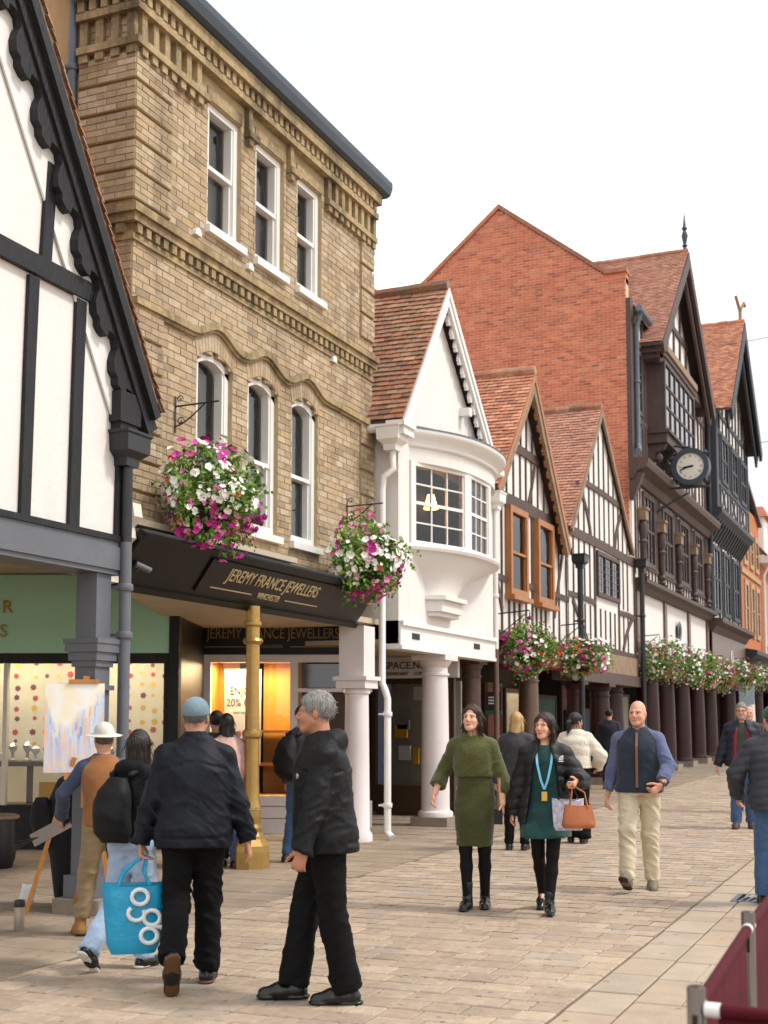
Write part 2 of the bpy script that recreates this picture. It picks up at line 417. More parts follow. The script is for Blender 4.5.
def curve3(p0, pm, p1, n=7):
    out = []
    for i in range(n):
        t = i / (n - 1); out.append(tuple((1 - t) ** 2 * a + 2 * t * (1 - t) * b + t * t * c for a, b, c in zip(p0, pm, p1)))
    return out
def arc_pts(y0, y1, zs, rise, n=10):
    return [(y0 + (y1 - y0) * i / n, zs + rise * (1 - (2 * i / n - 1) ** 2)) for i in range(n + 1)]
def ring(mb, outer, inner, axis, a, b):
    n = len(outer)
    for i in range(n - 1): mb.prism([outer[i], outer[i + 1], inner[i + 1], inner[i]], axis, a, b, .5)
def sash(parent, X, y0, y1, z0, z1, mat='white_paint', rise=0., rec=.09, fw=.08, mid=.5, nx=1, ny=(1, 1), sill=True, silln='sill', deep=.14, bar=.02, name='window', glassm='window_glass'):
    """sliding sash window: frame, meeting rail, two panes (or more), sill"""
    f = MB(); x1 = X - rec; x0 = x1 - deep
    f.box(x0, x1, y0, y0 + fw, z0, z1); f.box(x0, x1, y1 - fw, y1, z0, z1); f.box(x0, x1, y0 + fw, y1 - fw, z0, z0 + fw)
    if rise: ring(f, arc_pts(y0, y1, z1, rise), arc_pts(y0, y1, z1 - fw, rise), 'x', x0, x1)
    else: f.box(x0, x1, y0 + fw, y1 - fw, z1 - fw, z1)
    zm = z0 + (z1 + rise * .5 - z0) * mid
    f.box(x0 + .01, x1 - .015, y0 + fw, y1 - fw, zm - .022, zm + .022)
    sw = .035
    for a, b, xo in ((z0 + fw, zm - .022, -.035), (zm + .022, z1 - (0 if rise else fw), -.012)):
        for ya, yb in ((y0 + fw, y0 + fw + sw), (y1 - fw - sw, y1 - fw)): f.box(x0 + .012, x1 + xo, ya, yb, a, b)
    halves = ((z0 + fw, zm - .022, ny[0]), (zm + .022, z1 - fw + rise * .9, ny[1]))
    for a, b, k in halves:
        for i in range(1, nx):
            y = y0 + fw + (y1 - y0 - 2 * fw) * i / nx; f.box(x0 + .02, x1 - .02, y - bar / 2, y + bar / 2, a, b)
        for j in range(1, k):
            z = a + (b - a) * j / k; f.box(x0 + .022, x1 - .022, y0 + fw, y1 - fw, z - bar / 2, z + bar / 2)
    w = f.build(name, mat, parent)
    if sill:
        s_ = MB(); s_.hexa([(x0, y0 - .05, z0 - .09), (X + .07, y0 - .05, z0 - .09), (X + .07, y1 + .05, z0 - .09), (x0, y1 + .05, z0 - .09),
                            (x0, y0 - .05, z0 + .012), (X + .07, y0 - .05, z0 - .012), (X + .07, y1 + .05, z0 - .012), (x0, y1 + .05, z0 + .012)])
        s_.build('sill', mat, w)
    for a, b, k in halves:
        g = MB(); xg = x0 + .035
        ya, yb = y0 + fw, y1 - fw
        if rise and b > zm + .3:
            top = arc_pts(ya, yb, z1 - fw, rise * .93); g.add([(xg, ya, a)] + [(xg, p[0], p[1]) for p in top] + [(xg, yb, a)], [tuple(range(len(top) + 1, -1, -1))])
        else: g.add([(xg, ya, a), (xg, yb, a), (xg, yb, b), (xg, ya, b)], [(0, 1, 2, 3)])
        g.build('pane', glassm, w)
    return w
def casement(parent, X, y0, y1, z0, z1, nx, nz, mat, rec=.03, fw=.06, bar=.03, name='window', glassm='window_glass', lattice=0):
    """fixed window of nx by nz lights, each light a pane"""
    f = MB(); x1 = X + .04 - rec; x0 = x1 - .08
    f.box(x0, x1, y0, y0 + fw, z0, z1); f.box(x0, x1, y1 - fw, y1, z0, z1); f.box(x0, x1, y0 + fw, y1 - fw, z0, z0 + fw); f.box(x0, x1, y0 + fw, y1 - fw, z1 - fw, z1)
    ys = [y0 + fw + (y1 - y0 - 2 * fw) * i / nx for i in range(nx + 1)]; zs = [z0 + fw + (z1 - z0 - 2 * fw) * j / nz for j in range(nz + 1)]
    for y in ys[1:-1]: f.box(x0 + .01, x1 - .01, y - bar / 2, y + bar / 2, z0 + fw, z1 - fw)
    for z in zs[1:-1]: f.box(x0 + .015, x1 - .015, y0 + fw, y1 - fw, z - bar / 2, z + bar / 2)
    w = f.build(name, mat, parent)
    xg = x0 + .04
    for i in range(nx):
        for j in range(nz):
            g = MB(); g.add([(xg, ys[i], zs[j]), (xg, ys[i + 1], zs[j]), (xg, ys[i + 1], zs[j + 1]), (xg, ys[i], zs[j + 1])], [(0, 1, 2, 3)]); p_ = g.build('pane', glassm, w)
            if lattice:
                lm = MB(); a0, a1, b0, b1 = ys[i] + bar / 2, ys[i + 1] - bar / 2, zs[j] + bar / 2, zs[j + 1] - bar / 2
                for k in range(1, lattice): z = b0 + (b1 - b0) * k / lattice; lm.box(xg + .002, xg + .012, a0, a1, z - .006, z + .006)
                y = (a0 + a1) / 2; lm.box(xg + .003, xg + .013, y - .006, y + .006, b0, b1)
                lm.build('lead_bars', 'lead', w)
    return w
def room(parent, X, y0, y1, z0, z1, depth=1.2, mat='dark_interior', name='room'):
    m = MB(); xb = X - depth
    m.box(xb - .05, xb, y0, y1, z0, z1); m.box(xb, X - .3, y0, y0 + .03, z0, z1); m.box(xb, X - .3, y1 - .03, y1, z0, z1)
    m.box(xb, X - .3, y0 + .03, y1 - .03, z0, z0 + .03); m.box(xb, X - .3, y0 + .03, y1 - .03, z1 - .03, z1)
    return m.build(name, mat, parent)
def plate(parent, name, mat, X, poly, th=.2):
    return MB().prism(poly, 'x', X - th, X, .5).build(name, mat, parent)
def downpipe(parent, pts, r, mat, name='downpipe', clips=()):
    m = MB(); m.tube(pts, r, 12)
    for c in clips:
        m.lathe([(r * 1.25, -.03), (r * 1.35, -.02), (r * 1.35, .02), (r * 1.25, .03)], c, 12); m.box(c[0] - r * 2.2, c[0], c[1] - r * 1.4, c[1] + r * 1.4, c[2] - .012, c[2] + .012)
    return m.build(name, mat, parent, smooth=True)
def hopper(parent, x, y, z, s, mat, name='hopper'):
    m = MB(); pr = [(.55, 0), (.6, .25), (1., .45), (1.05, .95), (1.15, 1.0), (1.15, 1.08)]
    for (r0, a), (r1, b) in zip(pr[:-1], pr[1:]):
        m.hexa([(x + i * s * r0 * .5, y + j * s * r0 * .6, z + a * s) for i, j in ((-1, -1), (1, -1), (1, 1), (-1, 1))] +
               [(x + i * s * r1 * .5, y + j * s * r1 * .6, z + b * s) for i, j in ((-1, -1), (1, -1), (1, 1), (-1, 1))])
    return m.build(name, mat, parent)
def doric(parent, x, y, z0, z1, r, mat, plinth='plinth_stone', name='column', base_h=.12, n=28, ent=.88, cap_sq=True):
    pl = MB(); pl.box(x - r * 1.35, x + r * 1.35, y - r * 1.35, y + r * 1.35, z0 - .1, z0 + base_h)
    h = z1 - z0; m = MB(); b = base_h
    pr = [(r * 1.22, b + .001), (r * 1.24, b + .04), (r * 1.2, b + .07), (r * 1.02, b + .09), (r, b + .14)]
    for i in range(7):
        t = i / 6; pr.append((r * (1 - (1 - ent) * t ** 1.6), b + .16 + (h - b - .46) * t))
    rt = r * ent
    pr += [(rt * 1.12, h - .285), (rt * 1.12, h - .255), (rt * 1.0, h - .25), (rt, h - .17), (rt * 1.1, h - .16), (rt * 1.3, h - .09), (rt * 1.34, h - .075)]
    m.lathe([(a, c) for a, c in pr], (x, y, z0), n)
    if cap_sq: m.box(x - rt * 1.4, x + rt * 1.4, y - rt * 1.4, y + rt * 1.4, z0 + h - .073, z0 + h)
    col = m.build(name, mat, parent, smooth=True)
    pl.build('plinth', plinth, col)
    return col
def scallops(parent, p0, p1, X, n, drop, th, mat, name='carved_drop', up=.05):
    """row of carved drops hanging below a sloping board, each a piece of its own"""
    a, b = Vector((0, *p0)), Vector((0, *p1)); t = (b - a); L = t.length / n; t.normalize(); nn = Vector((0, -t.z, t.y))
    if nn.z > 0: nn = -nn
    prof = [(0, up), (0, .02), (.1, -.02), (.2, -.35), (.12, -.62), (.2, -.85), (.34, -1.0), (.44, -.82), (.56, -.95), (.72, -.7), (.8, -.4), (.86, -.02), (1, .02), (1, up)]
    for i in range(n):
        o = a + t * (L * i); poly = []
        for u, v in prof:
            q = o + t * (u * L) + nn * (-v * drop if v < 0 else -v); poly.append((q.y, q.z))
        MB().prism(poly, 'x', X - th, X + random.uniform(0, .01), .5).build(name, mat, parent)

# ================================================================== A: black and white gabled house on a grey pier
XA = -6.3
A = thing('timber_framed_house', 'black and white gabled house with carved black bargeboard and grey ground floor pier', 'house', (XA, 6.1, gz(6.1)))
sl = 1.6
pkA = (6.05, 4.45 + (9.12 - 6.05) * sl)
plate(A, 'wall', 'white_render', XA, [(2.98, 3.1), (9.12, 3.1), (9.12, 4.45), pkA, (2.98, 4.45)], .25)
def zA(y): return 4.45 + (9.12 - y) * sl if y > 6.05 else 4.45 + (y - 2.98) * sl
MB().box(XA - .3, XA + .03, 2.9, 9.1, 2.82, 3.1).box(XA + .03, XA + .05, 2.9, 9.1, 2.86, 3.05).build('bressummer', 'grey_paint', A)
MB().box(XA - .02, XA + .05, 2.98, 9.09, 3.1, 3.15).build('sill_beam', 'black_timber', A)
for y, w in ((9.06, .1), (8.44, .13), (7.84, .115), (7.2, .12), (6.6, .12), (6.0, .12)):
    strut(A, XA, [(y, 3.15), (y + .02, 4.3), (y + .04, min(zA(y + .1), 5.0))], w, .035, 'black_timber')
strut(A, XA, [(5.0, 5.11), (7.0, 5.115), (8.72, 5.09)], .16, .05, 'black_timber')
for y, w in ((8.02, .12), (7.2, .12), (6.4, .12)): strut(A, XA, [(y, 5.17), (y + .05, zA(y + .15))], w, .035, 'black_timber')
# bargeboard: white inner board, black moulded outer board, carved leaves
XB = XA + .03
def sloped(parent, name, mat, yb, zb, y1, z1, w, x0, x1):
    t = Vector((y1 - yb, z1 - zb)).normalized(); nn = Vector((-t.y, t.x));  nn = nn if nn.y > 0 else -nn
    poly = [(yb, zb), (y1, z1), (y1 + nn.x * w, z1 + nn.y * w), (yb + nn.x * w, zb + nn.y * w)]
    return MB().prism(poly, 'x', x0, x1, .5).build(name, mat, parent)
sloped(A, 'inner_board', 'white_paint', 9.0, 4.03, 6.05, 4.03 + 2.95 * sl, .42, XA + .01, XA + .028)
sloped(A, 'bargeboard', 'black_timber', 9.33, 4.06, 6.05, 4.06 + 3.28 * sl, .15, XB, XB + .1)
sloped(A, 'bargeboard_moulding', 'black_timber', 9.36, 4.19, 6.05, 4.19 + 3.31 * sl, .09, XB + .02, XB + .15)
sloped(A, 'verge_fillet', 'weathered_wood', 9.38, 4.32, 6.05, 4.32 + 3.33 * sl, .05, XB - .05, XB + .13)
scallops(A, (9.12, 4.34), (6.2, 4.34 + 2.92 * sl), XA + .1, 11, .155, .08, 'black_timber', 'carved_leaf')
tA = MB(); vv = Vector((0, 6.05 - 9.48, 3.43 * sl)); LA = vv.length; vv.normalize()
slope_tiles(tA, (XB - 4.5, 9.48, 4.28), (1, 0, 0), vv, 4.66, LA, jit=.012)
rfA = MB().hexa([(XB - 4.5, 9.46, 4.18), (XB + .0, 9.46, 4.18), (XB, 6.05, 4.18 + 3.41 * sl), (XB - 4.5, 6.05, 4.18 + 3.41 * sl), (XB - 4.5, 9.46, 4.28), (XB, 9.46, 4.28), (XB, 6.05, 4.28 + 3.41 * sl), (XB - 4.5, 6.05, 4.28 + 3.41 * sl)]).build('roof', 'dark_timber', A)
tA.build('roof_tiles', 'old_tile', rfA, kind='stuff')
MB().box(XA - .05, XA + .12, 8.92, 9.22, 4.1, 4.36).box(XA - .05, XA + .1, 8.95, 9.19, 4.03, 4.1).build('corbel_block', 'black_timber', A)
hopper(A, XA + .05, 9.1, 3.74, .27, 'black_iron')
px_, py_ = XA + .07, 9.1
downpipe(A, [(px_, py_, 3.78), (px_, py_, 3.1)], .048, 'black_iron')
downpipe(A, [(px_, py_, 3.1), (px_, py_, gz(9) + .02)], .05, 'grey_paint', clips=[(px_, py_, 2.72), (px_, py_, 2.32), (px_, py_, 1.2)])
pr = MB(); x0, x1, y0, y1 = XA - .2, XA - .0, 8.8, 9.0; zg = gz(9)
pr.box(x0, x1, y0, y1, zg + .12, 2.818)
for za, zb, e in ((2.17, 2.24, .06), (2.24, 2.28, .07), (2.1, 2.17, .04), (2.05, 2.1, .02), (1.86, 1.9, .03), (zg + .12, zg + .3, .04)): pr.box(x0 - e, x1 + e, y0 - e, y1 + e, za, zb)
pier = pr.build('pier', 'grey_paint', A)
MB().box(x0 - .1, x1 + .12, y0 - .1, y1 + .12, zg - .1, zg + .118).build('plinth', 'plinth_stone', pier)
# arcade ceiling and the shop inside
MB().box(-14, XA - .3, 2.9, 13.0, 3.38, 3.44).build('arcade_ceiling', 'soffit', A)
# shop front of A: faces down the arcade, splayed
S0, S1 = Vector((-13.5, 11.25)), Vector((-8.45, 13.3))
sdir = (S1 - S0).normalized(); snor = Vector((sdir.y, -sdir.x))
def SP(u, n_, z): q = S0 + sdir * u + snor * n_; return (q.x, q.y, z)
def sbox(mb, u0, u1, n0, n1, z0, z1):
    return mb.hexa([SP(u0, n0, z0), SP(u1, n0, z0), SP(u1, n1, z0), SP(u0, n1, z0), SP(u0, n0, z1), SP(u1, n0, z1), SP(u1, n1, z1), SP(u0, n1, z1)])
SL = (S1 - S0).length; fz = .12
shopA = thing('jewellery_shop_front', 'shop front with pale green sign board over lit window of jewellery and leaf garlands', 'shop front', (S0.x, S0.y, fz))
sbox(MB(), 0, SL, -.06, .06, 2.42, 3.36).build('sign_board', 'green_sign', shopA)
fr = MB(); sbox(fr, 0, SL, -.08, .05, 2.3, 2.42); sbox(fr, 0, SL, -.1, .06, fz - .05, fz + .5)
sbox(fr, SL - .06, SL, -.1, .06, fz + .5, 2.3); sbox(fr, SL + .0, SL + .12, -.1, .08, fz, 3.2)
fr.build('window_frame', 'black_timber', shopA)
for u in (3.47, 4.46):
    sbox(MB(), u, u + .05, -.05, .05, fz + .5, 2.3).build('mullion', 'cream_paint', shopA)
g = MB(); g.add([SP(0, 0, fz + .5), SP(SL, 0, fz + .5), SP(SL, 0, 2.3), SP(0, 0, 2.3)], [(0, 1, 2, 3)]); g.build('pane', 'shop_glass', shopA)
iw = MB(); sbox(iw, 0, SL, -1.0, -.95, fz, 3.1); sbox(iw, 0, SL, -.95, -.08, 2.7, 2.75); sbox(iw, 0, SL, -.95, -.1, fz + .42, fz + .48); sbox(iw, SL - .05, SL, -.95, -.1, fz + .48, 2.7); iw.build('display_room', 'interior_cream', shopA)
sh = MB(); sbox(sh, .2, SL - .25, -.75, -.12, 1.07, 1.13); sbox(sh, 3.58, 3.64, -.7, -.62, fz + .48, 1.07); sbox(sh, 4.1, 4.16, -.7, -.62, fz + .48, 1.07); sh.build('display_shelf', 'grey_paint', shopA)
M('leaf_red', 'b3302e', rough=.6); M('leaf_gold', 'd8a83a', rough=.6); M('leaf_dark', '6a2c22', rough=.6)
leaf_star = [(math.cos(a) * r_, math.sin(a) * r_) for a, r_ in [(math.pi * 2 * k / 14 + .3, 1 if k % 2 == 0 else .66) for k in range(14)]]
for gi, u in enumerate((3.45, 3.66, 3.82, 3.96, 4.12, 4.84, 5.0, 5.15, 5.3)):
    gl = MB(); gl.tube([SP(u, -.6, 2.62), SP(u, -.6, 1.28)], .003, 4)
    ga = thing('leaf_garland', 'string of red and gold paper maple leaves hanging in the jewellery window', 'garland', SP(u, -.3, 1.5), 'leaf garlands in the window')
    gl.build('string', 'cream_paint', ga)
    for k in range(8):
        zc = 1.34 + k * .14 + random.uniform(-.03, .03); s_ = random.uniform(.024, .05); uo = u + random.uniform(-.02, .02); rr = random.random() * 6
        lf = MB(); pts = [(a * math.cos(rr) - b * math.sin(rr), a * math.sin(rr) + b * math.cos(rr)) for a, b in leaf_star]
        vs = [SP(uo + a * s_, -.59, zc + b * s_) for a, b in pts] + [SP(uo + a * s_, -.584, zc + b * s_) for a, b in pts]
        n = len(pts); lf.add(vs, [tuple(range(n)), tuple(range(2 * n - 1, n - 1, -1))] + [(i, (i + 1) % n, (i + 1) % n + n, i + n) for i in range(n)])
        lf.build('leaf', random.choice(['leaf_red', 'leaf_gold', 'leaf_gold', 'leaf_dark', 'leaf_red']), ga)
# jewellery busts and boxes on the shelf
M('silver', 'c9c6c0', rough=.25, metal=.7); M('yellow_card', 'e0a71c', rough=.6)
for k in range(13):
    u = 3.38 + k * .13 + random.uniform(-.03, .03); h_ = random.uniform(.08, .24)
    b_ = MB().lathe([(.05, 0), (.052, .01), (.02, .03), (.018, h_ * .4), (.05, h_ * .6), (.06, h_ * .8), (.025, h_ * .95), (.02, h_)], SP(u, -.35, 1.131), 12)
    tag(b_.build('display_bust', 'silver' if k % 3 else 'white_paint', None, True, origin=SP(u, -.35, 1.131)), 'small pale jewellery display stand on the grey window shelf', 'display stand', 'display stands in the jewellery window')
tag(sbox(MB(), 3.86, 4.1, -.2, -.18, 0.6, .88).build('price_card', 'yellow_card', None), 'yellow card standing under the grey window shelf behind the easel', 'card')
for i_, ch in enumerate(('R', 'S')):
    q = SP(3.5 - i_ * .04, .064, 2.97 - i_ * .29); text(ch, .22, q, (sdir.x, sdir.y, 0), (0, 0, 1), 'brass_letter', shopA, depth=.012)
for u in (1.2, 2.6, 3.4, 4.7):
    lt = MB(); sbox(lt, u - .14, u + .14, -.6, -.5, 2.66, 2.69); lt.build('strip_lamp', 'warm_bulb', shopA)
def area(name, loc, sx, sy, power, col, rot=(0, 0, 0), parent=None):
    L = bpy.data.lights.new(name, 'AREA'); L.shape = 'RECTANGLE'; L.size = sx; L.size_y = sy; L.energy = power; L.color = col
    o = bpy.data.objects.new(name, L); COL.objects.link(o); o.location = loc; o.rotation_euler = rot
    if parent is not None: o.parent = parent; o.location = Vector(loc) - wloc(parent)
    return o
area('window_lamp', SP(3.9, -.25, 2.6), 3.0, .25, 19, (1, .92, .78), (0, 0, math.atan2(sdir.y, sdir.x)), shopA)
# dark return between the two shops
MB().prism([(-8.45, 13.31), (-8.33, 13.31), (-9.05, 15.08), (-9.2, 15.08)], 'z', fz - .1, 3.2).build('return_wall', 'fascia_black', shopA)

# ================================================================== B: yellow brick house with the jeweller's canopy
XBk = -6.8; BY0, BY1 = 9.95, 15.55; BZ0, BZ1 = 3.12, 8.62
B = thing('yellow_brick_house', 'three storey yellow brick house with six white sash windows above the jeweller canopy', 'house', (XBk, 12.7, gz(12.7)))
UW = [(11.28, 11.97), (12.31, 12.98), (13.33, 13.98)]; uz0, uz1 = 6.72, 8.08
LW = [(11.12, 11.83), (12.18, 12.87), (13.22, 13.91)]; lz0, lz1, lr = 3.68, 5.28, .13
def iv_front(z):
    iv = [(BY0, BY1)]
    if uz0 - .02 < z < uz1 + .02:
        for a, b in UW: iv = subtract(iv, a, b)
    if lz0 - .02 < z < lz1 + lr:
        for a, b in LW:
            if z < lz1: iv = subtract(iv, a, b)
            else:
                c, hw = (a + b) / 2, (b - a) / 2 * math.sqrt(max(0, 1 - (z - lz1) / lr)); iv = subtract(iv, c - hw, c + hw)
    return iv
rects, slabs = brick_rows(iv_front, BZ0, BZ1)
mw = MB(); slab_mesh(mw, slabs, 'x', XBk, .25); wallB = mw.build('wall', 'mortar', B)
def brick_free(r):   # bricks hidden under projecting courses are left out
    lo, hi, z0, z1 = r
    return not (z0 > 8.04 or 6.12 < z0 < 6.42)
rects = [r for r in rects if brick_free(r)]
full = [r for r in rects if r[1] - r[0] > .2]; full.sort(key=lambda r: (r[0] - 9.9) ** 2 + (r[2] - 5.2) ** 2 * .5)
near = full[:300]; ns = set(near)
brick_objs(near, 'x', XBk, 'yellow_brick', wallB)
mb = MB(); put_bricks(mb, [r for r in rects if r not in ns], 'x', XBk); mb.build('bricks', 'yellow_brick', wallB, kind='stuff')
# left flank: brick return then rendered wall with a pipe
rects2, slabs2 = brick_rows(lambda z: [(-7.42, XBk - .002)], BZ0, BZ1)
ms = MB(); slab_mesh(ms, slabs2, 'y', BY0 + .002, .2); wl2 = ms.build('flank_wall', 'mortar', B)
mb = MB(); put_bricks(mb, rects2, 'y', BY0 + .002); mb.build('bricks', 'yellow_brick', wl2, kind='stuff')
MB().box(-12, -7.42, BY0 + .03, BY0 + .25, BZ0, 9.4).build('rendered_flank', 'tan_render', B)
downpipe(B, [(-7.5, BY0 - .03, 9.3), (-7.5, BY0 - .03, 4)], .045, 'lead', clips=[(-7.5, BY0 - .03, 7.9), (-7.5, BY0 - .03, 6.3)])
# rusticated quoin bands, each band a part
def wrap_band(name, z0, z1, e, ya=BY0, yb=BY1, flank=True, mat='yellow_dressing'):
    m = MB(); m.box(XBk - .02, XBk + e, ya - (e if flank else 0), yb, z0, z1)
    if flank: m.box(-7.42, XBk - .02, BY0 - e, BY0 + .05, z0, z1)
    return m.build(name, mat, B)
def brick_band(z0, z1, ya, yb, e, flank):
    """a raised band of brickwork, its own courses on front and flank"""
    mo = MB(); mo.box(XBk - .02, XBk + e, ya - (e if flank else 0), yb, z0, z1)
    if flank: mo.box(-7.42, XBk - .02, BY0 - e, BY0 + .05, z0, z1)
    band = mo.build('quoin_band', 'mortar', B)
    rr, _ = brick_rows(lambda z: [(ya - (e if flank else 0), yb)], z0 + .003, z1 - .003, ch=(z1 - z0 - .006) / 4); m = MB(); put_bricks(m, rr, 'x', XBk + e)
    if flank:
        rr, _ = brick_rows(lambda z: [(-7.42, XBk + e)], z0 + .003, z1 - .003, ch=(z1 - z0 - .006) / 4); put_bricks(m, rr, 'y', BY0 - e)
    m.build('bricks', 'yellow_brick', band, kind='stuff')
for k in range(5): brick_band(6.5 + k * .292, 6.5 + k * .292 + .262, BY0, BY0 + .6, .035, True)
for k in range(7): brick_band(3.45 + k * .292, 3.45 + k * .292 + .262, BY0, BY0 + .5, .035, True)
for k in range(4): brick_band(6.62 + k * .33, 6.62 + k * .33 + .29, BY1 - .42, BY1 - .001, .035, False)
for k in range(6): brick_band(3.55 + k * .33, 3.55 + k * .33 + .29, BY1 - .42, BY1 - .001, .035, False)
# middle string course with dentils
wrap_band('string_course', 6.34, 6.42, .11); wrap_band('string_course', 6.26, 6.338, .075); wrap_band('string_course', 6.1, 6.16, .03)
def blocks(name, z0, z1, e, step, w, ya, yb, flank=True, mat='yellow_dressing'):
    m = MB(); y = ya
    while y < yb: m.box(XBk, XBk + e, y, y + w, z0, z1); y += step
    if flank:
        x = -7.4
        while x < XBk: m.box(x, x + w, BY0 - e, BY0 + .02, z0, z1); x += step
    return m.build(name, mat, B)
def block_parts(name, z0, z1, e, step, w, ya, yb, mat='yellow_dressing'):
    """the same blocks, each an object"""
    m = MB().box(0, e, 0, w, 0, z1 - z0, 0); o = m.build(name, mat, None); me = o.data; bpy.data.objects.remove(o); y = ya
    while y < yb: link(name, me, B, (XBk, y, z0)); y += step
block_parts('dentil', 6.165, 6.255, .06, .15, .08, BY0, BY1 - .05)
blocks('flank_dentils', 6.165, 6.255, .06, .15, .08, 0, -1)
# cornice: corbels, ribs, dentils, gutter
segs = [(BY0, 11.2), (12.03, 12.26), (13.03, 13.28), (14.05, BY1 - .02)]
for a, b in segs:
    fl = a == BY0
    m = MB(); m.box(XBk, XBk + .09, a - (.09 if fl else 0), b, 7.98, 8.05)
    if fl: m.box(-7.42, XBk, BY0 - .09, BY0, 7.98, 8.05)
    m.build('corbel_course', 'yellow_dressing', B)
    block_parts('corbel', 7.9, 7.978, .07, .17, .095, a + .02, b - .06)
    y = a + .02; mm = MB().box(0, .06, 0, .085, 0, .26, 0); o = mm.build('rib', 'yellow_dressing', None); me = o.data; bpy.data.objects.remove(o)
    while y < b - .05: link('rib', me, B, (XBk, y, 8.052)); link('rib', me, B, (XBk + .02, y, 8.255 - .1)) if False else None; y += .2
xx = -7.4
fm = MB()
while xx < XBk: fm.box(xx, xx + .085, BY0 - .06, BY0, 8.052, 8.31); fm.box(xx, xx + .095, BY0 - .07, BY0, 7.9, 7.978); xx += .18
fm.build('flank_ribs', 'yellow_dressing', B)
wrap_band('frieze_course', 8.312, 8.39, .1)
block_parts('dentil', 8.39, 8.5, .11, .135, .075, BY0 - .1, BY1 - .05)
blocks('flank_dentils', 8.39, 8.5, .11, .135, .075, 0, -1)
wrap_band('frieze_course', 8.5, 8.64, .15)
gt = MB(); gt.prism([(XBk - .3, 8.642), (XBk + .17, 8.642), (XBk + .22, 8.67), (XBk + .25, 8.76), (XBk + .25, 8.84), (XBk - .3, 8.92)], 'y', BY0 - .22, BY1 + .12)
gt.box(-7.6, XBk - .3, BY0 - .22, BY0 + .2, 8.642, 8.9)
gt.build('eaves_gutter', 'slate_gutter', B)
MB().box(-12, XBk - .3, BY0 + .26, BY1, 8.65, 8.8).build('roof', 'dark_timber', B)
MB().box(-12, XBk - .26, BY1 - .2, BY1, 3.0, 8.64).build('right_flank', 'tan_render', B)
for a, b in UW:
    sash(B, XBk, a, b, uz0, uz1, rec=.04); MB().box(XBk - .2, XBk + .012, a - .02, b + .02, uz1 + .001, uz1 + .13).build('shade_band', 'yellow_dressing', B)  # band stands in for the shadow above each upper window
for a, b in LW: sash(B, XBk, a, b, lz0, lz1, rise=lr, rec=.04, mid=.47)
# gauged brick arches over the lower windows, each voussoir a part
for a, b in LW:
    n = 13; inn = arc_pts(a - .01, b + .01, lz1 + .005, lr, n); outr = [( (a + b) / 2 + (p[0] - (a + b) / 2) * 1.18, p[1] + .22 + .03 * (1 - abs(2 * i / n - 1))) for i, p in enumerate(inn)]
    for i in range(n):
        q = [inn[i], inn[i + 1], outr[i + 1], outr[i]]; c = Vector((sum(p[0] for p in q) / 4, sum(p[1] for p in q) / 4)); q = [(c.x + (p[0] - c.x) * .9, c.y + (p[1] - c.y) * .97) for p in q]
        MB().prism(q, 'x', XBk, XBk + .014, 0).build('voussoir', 'yellow_brick', B)
    ring(mm2 := MB(), outr, inn, 'x', XBk - .01, XBk + .008); mm2.build('arch_bed', 'mortar', B)
# label moulding that rises over each arch
pts = [(BY0, 5.52)]
for a, b in LW:
    c = (a + b) / 2
    for i in range(13):
        t = -1 + i / 6; pts.append((c + t * .5, 5.53 + .15 * (math.cos(t * math.pi) * .5 + .5)))
pts.append((BY1, 5.5))
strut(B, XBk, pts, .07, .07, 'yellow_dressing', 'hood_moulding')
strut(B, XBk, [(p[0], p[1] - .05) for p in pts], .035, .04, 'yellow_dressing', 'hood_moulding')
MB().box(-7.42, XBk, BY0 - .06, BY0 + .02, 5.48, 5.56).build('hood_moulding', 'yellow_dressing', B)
for zz in (4.9, 4.6, 4.3, 4.0):
    pass
for y in (10.55, 12.1, 14.7):   # pattress plates
    MB().lathe([(.001, 0), (.07, .0), (.07, .015), (.03, .03)], (0, 0, 0), 14).v and None
for y, z in ((11.05, 6.52), (12.15, 6.52), (14.3, 6.05)):
    m = MB(); pts_ = [(y + .06 * math.cos(k * math.pi / 6), z + .08 * math.sin(k * math.pi / 6)) for k in range(7)]; m.prism(pts_, 'x', XBk, XBk + .05).build('alarm_cover', 'white_paint', B)
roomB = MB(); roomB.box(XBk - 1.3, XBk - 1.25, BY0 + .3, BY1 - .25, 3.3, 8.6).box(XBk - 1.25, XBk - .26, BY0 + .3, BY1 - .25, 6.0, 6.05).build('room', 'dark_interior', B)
for i_, (a, b) in enumerate(UW + LW):
    up = i_ < 3; z0_, z1_ = (uz0, uz1) if up else (lz0, lz1)
    MB().box(XBk - .3, XBk - .28, b - .2, b - .06, z0_, z1_).build('curtain', 'curtain', B)
    if up: MB().box(XBk - .34, XBk - .32, a, b, z0_ + .02, z0_ + .45).build('blind', 'curtain', B)
text('Terry\nFriend', .12, (XBk - .12, 11.63, 7.0), (0, 1, 0), (0, 0, 1), 'dull_gold_letter', B, depth=.001) if False else None
# iron wall brackets
def iron_bracket(y, z):
    m = MB(); m.box(XBk, XBk + .015, y - .012, y + .012, z - .2, z + .16)
    m.tube([(XBk + .01, y, z + .06), (XBk + .5, y, z + .07)], .009, 6); m.tube([(XBk + .01, y, z - .14)] + [(XBk + .02 + .32 * t, y, z - .14 + .2 * t ** 1.4) for t in (.2, .4, .6, .8, 1)], .008, 6)
    for cx, cz, r0 in ((XBk + .06, z + .13, .04), (XBk + .07, z - .09, .045)):
        m.tube([(cx + r0 * (1 - k / 14) * math.cos(k * .7), y, cz + r0 * (1 - k / 14) * math.sin(k * .7)) for k in range(11)], .006, 5)
    m.build('wall_bracket', 'black_iron', B)
iron_bracket(10.72, 4.62); iron_bracket(14.75, 4.25)
